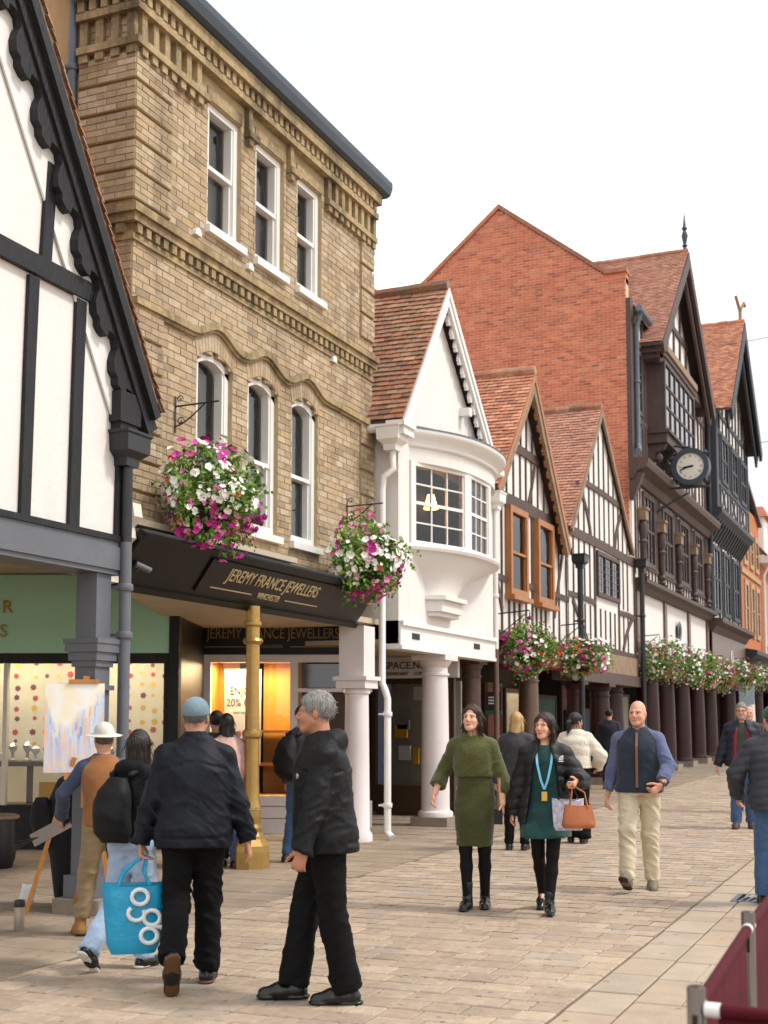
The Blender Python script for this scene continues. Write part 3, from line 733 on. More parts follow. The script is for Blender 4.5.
# canopy fascia: leans out at the top
def can(y, u, w_=0.0):   # u 0 bottom .. 1 top ; w_ out of the face
    tx, tz = .3, .42; L = math.hypot(tx, tz); return (XBk + .14 + tx * u + tz / L * w_, y, 2.81 + tz * u - tx / L * w_)
def canbox(mb, y0, y1, u0, u1, w0, w1):
    return mb.hexa([can(y0, u0, w0), can(y0, u0, w1), can(y1, u0, w1), can(y1, u0, w0), can(y0, u1, w0), can(y0, u1, w1), can(y1, u1, w1), can(y1, u1, w0)])
FY0, FY1 = 9.55, 14.72
canopy = canbox(MB(), FY0, FY1, 0, 1, -.05, 0).build('canopy_fascia', 'fascia_black', B)
m = MB(); canbox(m, FY0 - .01, FY1 + .01, .94, 1.06, -.06, .035); canbox(m, FY0 - .01, FY1 + .01, -.07, .05, -.06, .03); m.build('fascia_moulding', 'fascia_black', canopy)
canbox(MB(), 10.8, 13.62, .16, .88, .001, .022).build('plaque', 'plaque_black', canopy)
MB().hexa([(XBk - .02, FY0, 3.3), (XBk + .46, FY0, 3.255), (XBk + .46, FY1, 3.255), (XBk - .02, FY1, 3.3), (XBk - .02, FY0, 3.36), (XBk + .48, FY0, 3.28), (XBk + .48, FY1, 3.28), (XBk - .02, FY1, 3.36)]).build('lead_flashing', 'lead', canopy)
up_ = Vector(can(0, 1)) - Vector(can(0, 0))
text('JEREMY FRANCE JEWELLERS', .2, can(12.22, .62, .026), (0, 1, 0), up_, 'gold_letter', canopy, sx=.82)
text('WINCHESTER', .1, can(12.22, .3, .026), (0, 1, 0), up_, 'gold_letter', canopy, sx=.8)
m = MB(); canbox(m, 11.02, 11.85, .29, .31, .022, .027); canbox(m, 12.6, 13.4, .29, .31, .022, .027); m.build('plaque_line', 'gold_letter', canopy)
MB().prism([(-6.68, 9.72), (-6.68, 15.5), (-9.3, 15.5), (-8.4, 13.0), (-7.2, 10.45)], 'z', 2.86, 2.93).build('arcade_ceiling', 'soffit', B)
MB().box(-12, XBk - .26, BY0 + .26, BY1 - .2, 3.46, 3.5).build('light_blocking_floor', 'dark_interior', B)  # unseen floor, added to block light above the arcade
# console bracket and camera at the left end
cb = MB(); prof = [(XBk + .02, 3.5), (XBk + .42, 3.5), (XBk + .44, 3.38), (XBk + .36, 3.3), (XBk + .38, 3.2), (XBk + .28, 3.12), (XBk + .3, 3.0), (XBk + .2, 2.92), (XBk + .2, 2.82), (XBk + .02, 2.8)]
cb.prism(prof, 'y', FY0 - .14, FY0 - .012); cb.build('console', 'cream_paint', B)
cm = MB(); c0 = Vector(can(9.72, .35, .02)); cm.tube([c0, c0 + Vector((.07, -.01, .02))], .012, 8); cm.tube([c0 + Vector((.03, -.06, .05)), c0 + Vector((.1, .07, .0))], .03, 12)
tag(cm.build('security_camera', 'grey_paint', None, True), 'small grey security camera fixed to the black canopy end', 'camera')
# gold cast iron column
gx, gy = -6.62, 12.02; zg = gz(gy)
gc = thing('iron_column', 'gold painted cast iron column with octagonal base under the black canopy', 'column', (gx, gy, zg))
m = MB(); m.lathe([(.1, .62), (.085, .7), (.078, .9), (.074, 1.5), (.07, 2.5), (.09, 2.52), (.09, 2.55), (.07, 2.57), (.072, 2.72)], (gx, gy, zg), 24)
for zr in (1.18, ): m.lathe([(.075, -.05), (.1, -.03), (.105, 0), (.1, .03), (.075, .05)], (gx, gy, zg + 1.38), 24)
m.lathe([(.09, 0), (.11, .03), (.095, .06)], (gx, gy, zg + 2.32), 24)
m.build('shaft', 'gold_paint', gc, True)
m = MB()
m.lathe([(.19, .0), (.19, .2), (.185, .26), (.145, .33), (.14, .36), (.11, .4), (.115, .44), (.095, .48), (.1, .55), (.1, .625)], (gx, gy, zg - .03), 8, a0=math.pi / 8, a1=math.pi / 8 + 2 * math.pi)
m.build('base', 'gold_paint', gc)
# white square-capped column at the right end of B, with downpipe
wx, wy = -6.74, 14.95; zg = gz(wy)
wc = thing('white_pillar', 'white painted pillar with square moulded block on top beside the jeweller canopy', 'pillar', (wx, wy, zg))
m = MB(); m.lathe([(.2, 0), (.2, .08), (.165, .14), (.155, 1.2), (.148, 1.82), (.17, 1.84), (.17, 1.87), (.15, 1.9)], (wx, wy, zg), 24); m.build('shaft', 'pillar_white', wc, True)
m = MB(); m.box(wx - .2, wx + .2, wy - .2, wy + .2, zg + 1.9, zg + 2.0); m.box(wx - .17, wx + .17, wy - .17, wy + .17, zg + 2.0, 2.8); m.box(wx - .23, wx + .23, wy - .23, wy + .23, zg + 2.0, zg + 2.05); m.build('block', 'pillar_white', wc)
# jeweller's inner shop front (splayed, faces down the street)
T0, T1 = Vector((-9.26, 15.08)), Vector((-7.0, 16.02)); td = (T1 - T0).normalized(); tn = Vector((td.y, -td.x)); TL = (T1 - T0).length
def TP(u, n_, z): q = T0 + td * u + tn * n_; return (q.x, q.y, z)
def tbox(mb, u0, u1, n0, n1, z0, z1):
    return mb.hexa([TP(u0, n0, z0), TP(u1, n0, z0), TP(u1, n1, z0), TP(u0, n1, z0), TP(u0, n0, z1), TP(u1, n0, z1), TP(u1, n1, z1), TP(u0, n1, z1)])
f2 = .2
js = thing('jeweller_shop_front', 'jeweller shop front with dark name board and warmly lit display window behind gold column', 'shop front', (T0.x, T0.y, f2))
tbox(MB(), -.1, TL, -.1, .06, 2.5, 3.1).build('name_board', 'fascia_black', js)
tp = TP(1.12, .066, 2.78); text('JEREMY FRANCE JEWELLERS', .2, tp, (td.x, td.y, 0), (0, 0, 1), 'dull_gold_letter', js, sx=.72)
m = MB(); tbox(m, .1, .85, .06, .064, 2.6, 2.612); tbox(m, 1.35, 2.1, .06, .064, 2.6, 2.612); m.build('board_line', 'dull_gold_letter', js)
tp = TP(1.1, .066, 2.607); text('WINCHESTER', .06, tp, (td.x, td.y, 0), (0, 0, 1), 'dull_gold_letter', js, sx=.8)
m = MB(); tbox(m, -.1, TL, -.1, .05, 2.4, 2.5); tbox(m, -.1, .28, -.1, .04, f2, 2.4); tbox(m, 1.35, 1.45, -.1, .05, f2, 2.4); tbox(m, 1.45, TL, -.06, .03, 2.0, 2.05); tbox(m, 1.45, TL, -.06, .03, f2, f2 + .35)
m.build('frame', 'pillar_white', js)
rs = MB(); tbox(rs, .28, 1.35, -.1, .04, f2 - .15, f2 + .12); tbox(rs, .28, 1.35, -.08, .06, f2 + .13, f2 + .28); tbox(rs, .28, 1.35, -.1, .08, f2 + .29, f2 + .42); rs.build('stall_riser', 'pillar_white', js)
g = MB(); g.add([TP(.28, 0, f2 + .42), TP(1.35, 0, f2 + .42), TP(1.35, 0, 2.4), TP(.28, 0, 2.4)], [(0, 1, 2, 3)]); g.build('pane', 'shop_glass', js)
iw = MB(); tbox(iw, .1, 1.5, -.9, -.85, f2, 2.5); tbox(iw, .1, .28, -.85, -.1, f2, 2.5); tbox(iw, 1.36, 1.44, -.85, -.1, f2, 2.5); tbox(iw, .28, 1.36, -.85, -.1, f2 + .36, f2 + .42); tbox(iw, .28, 1.36, -.85, -.1, 2.42, 2.48); iw.build('display_room', 'interior_gold', js)
for z_ in (1.0, 1.45): tbox(MB(), .6, 1.34, -.8, -.4, z_, z_ + .04).build('display_shelf', 'orange_wood', js)
area('window_lamp', TP(.85, -.3, 2.38), .9, .4, 30, (1, .76, .42), (0, 0, math.atan2(td.y, td.x)), js)
m = MB(); tbox(m, 1.5, TL - .12, -.08, -.05, f2, 2.0); m.build('door_panel', 'wood_door', js)
m = MB(); tbox(m, 1.5, TL - .1, -.05, -.03, 2.06, 2.38); m.build('fanlight', 'window_dark', js)
po = thing('sale_poster', 'white sale poster with red and blue flower print in the jeweller window', 'poster', TP(.6, -.06, 1.2))
tbox(MB(), .42, .92, -.37, -.355, 1.02, 2.32).build('sheet', 'poster_white', po)
for s_, z_, sz in (('UP TO THE END OF', 2.18, .035), ('ENJOY', 2.02, .15), ('20% OFF', 1.86, .15), ('YOUR PURCHASE', 1.73, .04)):
    text(s_, sz, TP(.67, -.352, z_), (td.x, td.y, 0), (0, 0, 1), 'ink', po, depth=.001, sx=.8)
M('print_orange', 'd9772b', rough=.6); M('print_blue', '3c62b0', rough=.6); M('print_red', 'c23a2e', rough=.6)
for k in range(12):
    u, z_ = .42 + random.random() * .4, 1.1 + random.random() * .42; r_ = random.uniform(.03, .06)
    m = MB(); pts_ = [(math.cos(a * math.pi / 3), math.sin(a * math.pi / 3)) for a in range(6)]
    vs = [TP(u + .04 + a * r_ * .7, -.352, z_ + b * r_) for a, b in pts_]; m.add(vs, [tuple(range(6))]); m.build('printed_petal', ['print_orange', 'print_blue', 'print_red'][k % 3], po)
# ================================================================== C: white house with bow window
XC = -6.45
Ch = thing('white_bow_house', 'white rendered house with bow window and scalloped white bargeboard under tiled gable', 'house', (XC, 17.5, gz(17.5)))
cy0, cy1 = 15.62, 19.55; XV = XC + .18
pkC = (17.08, 7.82); lC = (15.36, 5.52); rC = (19.3, 5.62)
plate(Ch, 'wall', 'white_render', XC, [(cy0, 2.62), (cy1, 2.62), (cy1, 5.35), (19.2, 5.55), pkC[:1] + (7.55,), (15.7, 5.6), (cy0, 5.5)], .22)
MB().box(-10, XC - .22, cy0, cy0 + .2, 2.9, 5.5).build('side_wall', 'white_render', Ch)
gable_roof(Ch, XV, -12.5, pkC, lC, rC, 'old_tile')
# gutter and hopper on the left eave
m = MB(); m.tube([(XC + .12, 15.36, 5.42), (-8, 15.36, 5.45)], .06, 10); m.build('gutter', 'white_paint', Ch, True)
hopper(Ch, XC + .0, 15.42, 5.12, .3, 'white_paint')
gp = [(XC, 15.42, 5.16), (XC, 15.42, 5.0), (XC + .02, 15.4, 4.88), (XC - .1, 15.36, 4.78), (XC - .12, 15.36, 4.6), (XC - .12, 15.36, 2.1), (XC - .06, 15.32, 2.0), (XC - .02, 15.3, 1.9), (XC - .02, 15.3, gz(15) + .1), (XC + .08, 15.22, gz(15) + .03)]
downpipe(Ch, gp, .045, 'white_paint', clips=[(XC - .02, 15.3, 1.7), (XC - .02, 15.3, .55), (XC - .12, 15.36, 3.3)])
# right-hand pipe shared with the next house
hopper(Ch, XC + .02, 19.62, 4.98, .26, 'white_paint')
downpipe(Ch, [(XC + .02, 19.62, 5.0), (XC + .02, 19.62, 2.75)], .042, 'white_paint', clips=[(XC + .02, 19.62, 3.6)])
downpipe(Ch, [(XC + .02, 19.62, 2.75), (XC + .02, 19.62, gz(19.6) + .05)], .042, 'pillar_brown')
# bargeboards: plain mouldings + scalloped fretwork
def verge(parent, pk, e, X, mat, w=.13, d=.05, off=.04, name='bargeboard', both=None):
    a, b = Vector((e[0], e[1] - off)), Vector((pk[0], pk[1] - off)); t = (b - a).normalized(); nn = Vector((-t.y, t.x)); nn = nn if nn.y < 0 else -nn
    poly = [(a.x, a.y), (b.x, b.y), (b.x + 0, b.y - w / abs(t.x)), (a.x + nn.x * w, a.y + nn.y * w)]
    return MB().prism(poly, 'x', X - d, X, .5).build(name, mat, parent)
for e in (lC, rC):
    verge(Ch, pkC, e, XV + .02, 'white_paint', .08, .06, .02); verge(Ch, pkC, e, XV - .0, 'white_paint', .15, .05, .05)
scallops(Ch, (rC[0] - .1, rC[1] - .12), (pkC[0] + .12, pkC[1] - .32), XV - .05, 13, .13, .04, 'white_paint', 'carved_scallop')
scallops(Ch, (lC[0] + .12, lC[1] - .1), (pkC[0] - .12, pkC[1] - .32), XV - .05, 10, .13, .04, 'white_paint', 'carved_scallop')
MB().box(XC, XV - .02, 18.0, 18.12, 6.15, 6.27).build('purlin_end', 'white_paint', Ch)
m = MB(); m.box(XC - .02, XV + .06, lC[0] - .12, lC[0] + .3, lC[1] - .1, lC[1] - .03); m.box(XC - .02, XV + .03, lC[0] - .06, lC[0] + .3, lC[1] - .2, lC[1] - .1); m.build('kneeler', 'white_paint', Ch)
m = MB(); m.box(XC - .02, XV + .04, rC[0] - .2, rC[0] + .2, rC[1] - .14, rC[1] - .05); m.build('kneeler', 'white_paint', Ch)
# the bow
BW = [(XC, 16.02), (XC + .405, 17.2), (XC + .405, 18.15), (XC, 19.33)]
def bow(e=0., n=20, sag=.0):
    """smooth bow outline, e = offset outwards"""
    yc = (16.02 + 19.33) / 2; out = []
    hw = 1.655 + e
    for i in range(n + 1):
        t = -1 + 2 * i / n; out.append((XC + (.47 + e) * (1 - abs(t) ** 2.4), yc + t * hw))
    return out
def bow_band(name, prof, mat='white_paint', smooth=True):
    """prof: (offset, z) going up"""
    m = MB(); n = 24; vs = []
    for e, z in prof: vs += [(x, y, z) for x, y in bow(e, n)]
    k = n + 1; fs = [(j * k + i, j * k + i + 1, (j + 1) * k + i + 1, (j + 1) * k + i) for j in range(len(prof) - 1) for i in range(n)]
    fs += [tuple(range(k)), tuple(range((len(prof) - 1) * k, len(prof) * k))]
    m.add(vs, fs); return m.build(name, mat, Ch, smooth)
bow_band('bow_cornice', [(.02, 5.3), (.05, 5.32), (.05, 5.36), (.1, 5.42), (.17, 5.46), (.19, 5.5), (.19, 5.53), (.02, 5.56)])
bow_band('bow_lead_cap', [(.2, 5.53), (.2, 5.55), (-.1, 5.62)], 'lead')
bow_band('bow_frieze', [(.0, 5.1), (.0, 5.31)], 'white_render')
bow_band('bow_sill', [(.0, 3.9), (.07, 3.91), (.09, 3.95), (.07, 3.98), (.02, 3.985)])
# tapering apron below the bow
m = MB(); n = 24; prof = [(1.0, 3.9), (.93, 3.86), (.8, 3.78), (.62, 3.68), (.46, 3.56), (.36, 3.42), (.33, 3.32)]; vs = []
for s_, z in prof:
    for x, y in bow(0, n): vs.append((XC + (x - XC) * (s_ ** .8), 17.675 + (y - 17.675) * s_ - (1 - s_) * .8, z))
k = n + 1; fs = [(j * k + i, j * k + i + 1, (j + 1) * k + i + 1, (j + 1) * k + i) for j in range(len(prof) - 1) for i in range(n)]
m.add(vs, fs); m.build('bow_apron', 'white_render', Ch, True)
m = MB()
for e, z0, z1 in ((.06, 3.28, 3.34), (.0, 3.12, 3.28), (-.05, 3.06, 3.12)): m.prism([(XC - .01, 16.62 - e), (XC + .2 + e, 16.72 - e * .5), (XC + .2 + e, 17.55 + e * .5), (XC - .01, 17.65 + e)], 'z', z0, z1)
m.build('bow_corbel', 'white_render', Ch)
# three sashes on the facets of the bow
def facet_window(p0, p1, z0, z1, nx, ny, name='bow_window'):
    a, b = Vector(p0), Vector(p1); d = (b - a); L = d.length; d.normalize(); nr = Vector((d.y, -d.x))
    def P(u, n_, z): q = a + d * u + nr * n_; return (q.x, q.y, z)
    def bx(mb, u0, u1, n0, n1, za, zb): return mb.hexa([P(u0, n0, za), P(u1, n0, za), P(u1, n1, za), P(u0, n1, za), P(u0, n0, zb), P(u1, n0, zb), P(u1, n1, zb), P(u0, n1, zb)])
    f = MB(); fw = .09
    bx(f, 0, fw, -.08, .03, z0, z1); bx(f, L - fw, L, -.08, .03, z0, z1); bx(f, fw, L - fw, -.08, .03, z1 - .07, z1); bx(f, fw, L - fw, -.08, .03, z0, z0 + .05)
    zm = (z0 + z1) / 2; bx(f, fw, L - fw, -.05, .012, zm - .022, zm + .022)
    for h0, h1 in ((z0 + .05, zm - .022), (zm + .022, z1 - .07)):
        for u in (fw, L - fw - .03): bx(f, u, u + .03, -.04, .01, h0, h1)
        for i in range(1, nx): u = fw + .03 + (L - 2 * fw - .06) * i / nx; bx(f, u - .01, u + .01, -.03, .006, h0, h1)
        for j in range(1, ny): z = h0 + (h1 - h0) * j / ny; bx(f, fw + .03, L - fw - .03, -.028, .004, z - .01, z + .01)
    w = f.build(name, 'white_paint', Ch)
    for h0, h1 in ((z0 + .05, zm - .022), (zm + .022, z1 - .07)):
        for i in range(nx):
            for j in range(ny):
                u0, u1 = [fw + .03 + (L - 2 * fw - .06) * q / nx for q in (i, i + 1)]; za, zb = [h0 + (h1 - h0) * q / ny for q in (j, j + 1)]
                MB().add([P(u0, -.012, za), P(u1, -.012, za), P(u1, -.012, zb), P(u0, -.012, zb)], [(0, 1, 2, 3)]).build('pane', 'window_glass', w)
for p0, p1, nx in ((BW[0], BW[1], 3), (BW[1], BW[2], 3), (BW[2], BW[3], 3)): facet_window(p0, p1, 3.985, 5.12, nx, 2)
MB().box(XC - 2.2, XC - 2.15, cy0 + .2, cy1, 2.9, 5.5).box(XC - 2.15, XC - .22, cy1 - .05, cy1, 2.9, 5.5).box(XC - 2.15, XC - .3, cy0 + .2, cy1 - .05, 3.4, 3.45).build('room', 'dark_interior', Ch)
# dark board paints in the unlit room behind the bow; a lamp before it
MB().box(XC + .001, XC + .004, 16.2, 19.2, 3.99, 5.1).build('bow_dark_board', 'dark_interior', Ch)
lamp = thing('table_lamp', 'lit table lamp with cone shade glowing inside the white bow window', 'lamp', (XC + .12, 16.62, 4.3))
MB().lathe([(.1, 0), (.045, .2)], (XC + .1, 16.55, 4.52), 16).build('lamp_shade', 'lamp_glow', lamp, True)
MB().lathe([(.03, 0), (.012, .03), (.012, .5)], (XC + .1, 16.55, 4.0), 8).build('lamp_stand', 'wood_door', lamp, True)
# fascia and arcade columns
m = MB(); m.box(XC - .2, XC + .03, cy0, cy1, 2.6, 2.86); m.box(XC - .2, XC + .07, cy0, cy1, 2.86, 2.92); m.box(XC - .2, XC + .05, cy0, cy1, 2.55, 2.6); m.build('fascia', 'white_paint', Ch)
for y, s_ in ((16.15, '108 A'), (18.65, '108 B')):
    MB().box(XC + .03, XC + .04, y - .13, y + .13, 2.7, 2.78).build('number_plate', 'ink', Ch)
cwx, cwy = -6.66, 17.5
cw = thing('round_column', 'plain white round column on a low stone plinth under the bow window', 'column', (cwx, cwy, gz(cwy)))
doric(cw, cwx, cwy, gz(cwy), 2.55, .205, 'pillar_white', ent=.9, name='shaft')
MB().box(-9.2, XC - .2, cy0, cy1, 2.62, 2.68).build('arcade_ceiling', 'soffit', Ch)
MB().box(-9.0, -8.75, cy0 + .35, 20.2, .1, 2.7).build('shop_wall', 'dark_interior', Ch)
# hanging sign in the arcade
hs = thing('arcade_sign', 'pale hanging sign with dark lettering across the arcade behind white column', 'sign', (-7.6, 18.75, 2.3))
MB().box(-8.75, -6.75, 18.72, 18.8, 2.28, 2.6).build('board', 'pillar_white', hs)
text('SPACE.NK', .16, (-7.62, 18.712, 2.47), (1, 0, 0), (0, 0, 1), 'ink', hs, depth=.004)
text('APOTHECARY', .075, (-7.8, 18.712, 2.345), (1, 0, 0), (0, 0, 1), 'ink', hs, depth=.004); text('LONDON', .075, (-7.3, 18.712, 2.345), (1, 0, 0), (0, 0, 1), 'ink', hs, depth=.004)
# door and side window beyond the column
sd_ = thing('shop_entrance', 'dark brown wooden shop door beside a glazed display with stickers, behind the white column', 'door', (-8.6, 19.2, .16))
def ybox(mb, x0, x1, y0, y1, z0, z1): return mb.box(x0, x1, y0, y1, z0, z1)
zf = .2
m = MB(); m.box(-8.7, -8.62, 18.95, 19.05, zf, 2.28); m.box(-8.3, -8.22, 18.95, 19.05, zf, 2.28); m.box(-8.62, -8.3, 18.95, 19.05, zf, zf + .5); m.box(-8.62, -8.3, 18.95, 19.05, 2.15, 2.28); m.box(-8.22, -6.9, 18.95, 19.05, zf - .1, zf + .42); m.box(-6.98, -6.9, 18.95, 19.05, zf + .42, 2.28); m.box(-8.22, -6.98, 18.95, 19.05, 2.2, 2.28)
m.build('frame', 'wood_door', sd_)
MB().add([(-8.62, 19, .7), (-8.3, 19, .7), (-8.3, 19, 2.15), (-8.62, 19, 2.15)], [(0, 1, 2, 3)]).build('door_glass', 'window_dark', sd_)
MB().add([(-8.22, 19, zf + .42), (-6.98, 19, zf + .42), (-6.98, 19, 2.2), (-8.22, 19, 2.2)], [(0, 1, 2, 3)]).build('pane', 'shop_glass', sd_)
MB().box(-8.2, -7.0, 19.55, 19.6, zf, 2.25).box(-8.2, -7.0, 19.1, 19.55, zf + .35, zf + .4).build('display_back', 'curtain', sd_)
for k in range(9):
    x, z_ = -8.1 + random.random() * .9, .75 + random.random() * 1.2; w_, h_ = random.uniform(.08, .22), random.uniform(.08, .3)
    tag(MB().box(x, x + w_, 19.3, 19.34, z_, z_ + h_).build('display_card', random.choice(['poster_white', 'white_paint', 'curtain', 'leaf_red', 'yellow_card']), None), 'small card propped in the glazed display behind the white column', 'card', 'cards in the glazed display')

# ================================================================== D: timber house with orange wood windows
XD = -6.75
D = thing('timber_gable_house', 'small timber framed gable house with two orange wooden windows and carved brown bargeboard', 'house', (XD, 22.6, gz(22.6)))
dy0, dy1 = 19.85, 25.2; XVD = XD + .26
pkD, lD, rD = (22.2, 7.9), (20.0, 5.45), (24.55, 5.0)
plate(D, 'wall', 'white_render', XD, [(dy0, 3.0), (dy1, 3.0), (dy1, 4.9), (24.5, 4.95), (22.2, 7.55), (20.1, 5.4), (dy0, 5.3)], .22)
gable_roof(D, XVD, -13, pkD, lD, rD, 'orange_tile')
for e in (lD, rD): verge(D, pkD, e, XVD, 'orange_wood', .1, .06, .03); verge(D, pkD, e, XVD - .02, 'weathered_wood', .2, .06, .1)
scallops(D, (rD[0] - .1, rD[1] - .16), (pkD[0] + .12, pkD[1] - .42), XVD - .06, 14, .13, .05, 'orange_wood', 'carved_scallop')
scallops(D, (lD[0] + .1, lD[1] - .16), (pkD[0] - .12, pkD[1] - .42), XVD - .06, 12, .13, .05, 'weathered_wood', 'carved_scallop')
BT = 'brown_timber'
def zD(y): return 7.5 - abs(y - 22.2) * 1.13
for a, b, z, w in ((20.25, 24.55, 5.42, .22), (20.95, 23.6, 6.42, .16), (dy0, dy1, 3.06, .14)): strut(D, XD, [(a, z), ((a + b) / 2, z + .015), (b, z - .02)], w, .035, BT)
for a, b in ((dy0, 21.1), (22.18, 22.78), (23.9, dy1)): strut(D, XD, [(a, 4.05), (b, 4.03)], .1, .03, BT)
for y in (21.0, 21.35, 21.7, 22.05, 22.4, 22.75, 23.1, 23.45): strut(D, XD, [(y, 6.5), (y + .01, max(6.52, zD(y) - .02))], .045, .025, BT)
for y in (20.5, 20.85, 21.2, 21.6, 22.0, 22.35, 22.7, 23.1, 23.5, 23.9, 24.25): strut(D, XD, [(y, 5.53), (y, min(6.34, zD(y)))], .045, .025, BT)
for y in (20.2, 20.9, 22.3, 22.68, 24.1, 24.5, 25.05): strut(D, XD, [(y, 3.13), (y, 5.3)], .055, .025, BT)
for y in (21.3, 21.6, 21.9, 22.95, 23.25, 23.55): strut(D, XD, [(y, 3.13), (y, 3.68)], .06, .025, BT)
strut(D, XD, curve3((20.15, 5.2), (20.35, 4.4), (20.9, 3.5)), .09, .03, BT); strut(D, XD, curve3((24.85, 5.0), (24.5, 4.4), (24.15, 3.6)), .09, .03, BT)
strut(D, XD, curve3((22.9, 6.3), (22.75, 5.9), (22.5, 5.55)), .08, .03, BT)
for a, b in ((21.12, 22.16), (22.8, 23.86)):
    w = sash(D, XD + .115, a, b, 3.78, 5.32, 'orange_wood', rec=.0, fw=.11, deep=.1, mid=.48)
MB().box(XD - 1.2, XD - 1.15, dy0 + .1, dy1 - .1, 3.1, 5.4).build('room', 'dark_interior', D)
for a, b in ((21.12, 22.16), (22.8, 23.86)): MB().box(XD + .0, XD + .003, a + .08, b - .08, 3.8, 5.3).build('dark_backing', 'dark_interior', D)  # near-black sheet on the wall paints in the unlit room
MB().box(XD - .3, XD + .12, dy0, dy1, 2.62, 3.0).box(XD - .3, XD + .18, dy0, dy1, 2.94, 3.02).build('fascia', 'maroon_board', D)
hopper(D, XD + .26, 25.2, 4.65, .26, 'black_iron'); downpipe(D, [(XD + .26, 25.2, 4.65), (XD + .26, 25.2, gz(25) + .05)], .06, 'black_iron', clips=[(XD + .26, 25.2, 3.6)])
MB().tube([(XVD, 24.65, 4.93), (-9, 24.65, 4.97)], .07, 10).build('gutter', 'black_iron', D, True)

# ================================================================== E: close-studded gable house
XE = -6.85
E = thing('close_studded_house', 'black and white close studded gable house with curved braces and one small leaded window', 'house', (XE, 28.8, gz(28.8)))
ey0, ey1 = 25.4, 31.9; pkE, lE, rE = (28.35, 8.65), (25.55, 5.55), (31.5, 5.75)
plate(E, 'wall', 'white_render', XE, [(ey0, 3.15), (ey1, 3.15), (ey1, 5.6), (31.4, 5.65), (28.35, 8.6), (25.6, 5.5), (ey0, 5.4)], .22)
gable_roof(E, XE + .1, -13.5, pkE, lE, rE, 'pale_tile')
for e in (lE, rE): verge(E, pkE, e, XE + .12, 'weathered_wood', .12, .05, .03)
def zE(y): return 8.55 - abs(y - 28.35) * (1.09 if y < 28.35 else .95)
for a, b, z, w in ((26.75, 30.5, 6.72, .13), (ey0, 31.8, 5.52, .2), (ey0, 27.85, 4.2, .11), (30.05, ey1, 4.15, .11), (ey0, ey1, 3.2, .12)): strut(E, XE, [(a, z), ((a + b) / 2, z + .02), (b, z - .01)], w, .035, BT)
y = 26.0
while y < 31.3:
    if zE(y) > 6.8: strut(E, XE, [(y, 6.79), (y, zE(y) - .05)], .05, .025, BT)
    if zE(y) > 5.8: strut(E, XE, [(y, 5.62), (y, min(6.65, zE(y) - .05))], .05, .025, BT)
    if not 27.8 < y < 30.1: strut(E, XE, [(y, 4.26), (y, 5.42)], .05, .025, BT)
    strut(E, XE, [(y, 3.26), (y, 4.1)], .05, .025, BT); y += .46
for a, b in ((27.8, 5.42), (30.1, 5.42)): strut(E, XE, [(a, 3.26), (a, b)], .1, .032, BT)
for y in (ey0 + .06, ey1 - .08): strut(E, XE, [(y, 3.2), (y, 5.42)], .13, .034, BT)
for c in (((26.45, 6.6), (27.3, 6.2), (27.5, 5.6)), ((30.6, 6.6), (29.9, 6.2), (29.75, 5.6)), ((25.9, 4.1), (26.4, 3.8), (27.1, 3.3)), ((31.5, 4.1), (30.9, 3.8), (30.5, 3.3))): strut(E, XE, curve3(*c), .12, .034, BT)
casement(E, XE + .07, 27.88, 30.02, 4.36, 5.36, 3, 1, 'dark_timber', fw=.09, bar=.08, lattice=5, glassm='window_dark')
MB().box(XE - .3, XE + .06, ey0, ey1, 2.7, 3.14).build('fascia', 'weathered_wood', E)
MB().box(XE - .3, XE + .12, ey0, ey1, 2.45, 2.7).build('arcade_beam', 'dark_timber', E)
hopper(E, XE + .2, 31.85, 5.3, .28, 'black_iron'); downpipe(E, [(XE + .2, 31.85, 5.3), (XE + .2, 31.85, gz(32) + .05)], .06, 'black_iron', clips=[(XE + .2, 31.85, 4.2)])

# ================================================================== F: tall clock house with red brick flank
XF = -6.9
F = thing('clock_house', 'tall dark timbered house with carved brackets, oriel bay and red brick gable flank', 'house', (XF, 37, gz(37)))
fy0, fy1 = 31.95, 43.2
apx, apz = -10.3, 15.15
def iv_fl(z):
    lo = apx - (apz - z) / .84 if z < apz else apx; hi = apx + (apz - z) / .77 if z > 12.85 else -6.95
    return [(max(lo, -14.5), min(hi, -6.95))]
rc_, sl_ = brick_rows(iv_fl, 5.2, apz - .05, jo=.016)
m = MB(); slab_mesh(m, [(-14.5, -6.98, 3.0, 5.2)] + sl_, 'y', fy0, .3); flank = m.build('flank_wall', 'mortar_dark', F)
m = MB(); put_bricks(m, rc_, 'y', fy0, .008); m.build('bricks', 'red_brick', flank, kind='stuff')
cp = MB()
cp.hexa([(-14.5, fy0 - .06, apz - 3.53 + .0), (-14.5, fy0 + .36, apz - 3.53), (apx, fy0 + .36, apz), (apx, fy0 - .06, apz), (-14.5, fy0 - .06, apz - 3.41), (-14.5, fy0 + .36, apz - 3.41), (apx, fy0 + .36, apz + .13), (apx, fy0 - .06, apz + .13)])
cp.hexa([(apx, fy0 - .061, apz), (apx, fy0 + .361, apz), (-7.5, fy0 + .361, 13.0), (-7.5, fy0 - .061, 13.0), (apx, fy0 - .061, apz + .13), (apx, fy0 + .361, apz + .13), (-7.5, fy0 + .361, 13.13), (-7.5, fy0 - .061, 13.13)])
cp.box(-7.5, -6.92, fy0 - .08, fy0 + .38, 12.98, 13.1); cp.build('gable_coping', 'orange_tile', flank)
MB().box(-7.5, -6.95, fy0 + .001, fy0 + .3, 12.7, 12.98).build('kneeler', 'red_brick', flank)
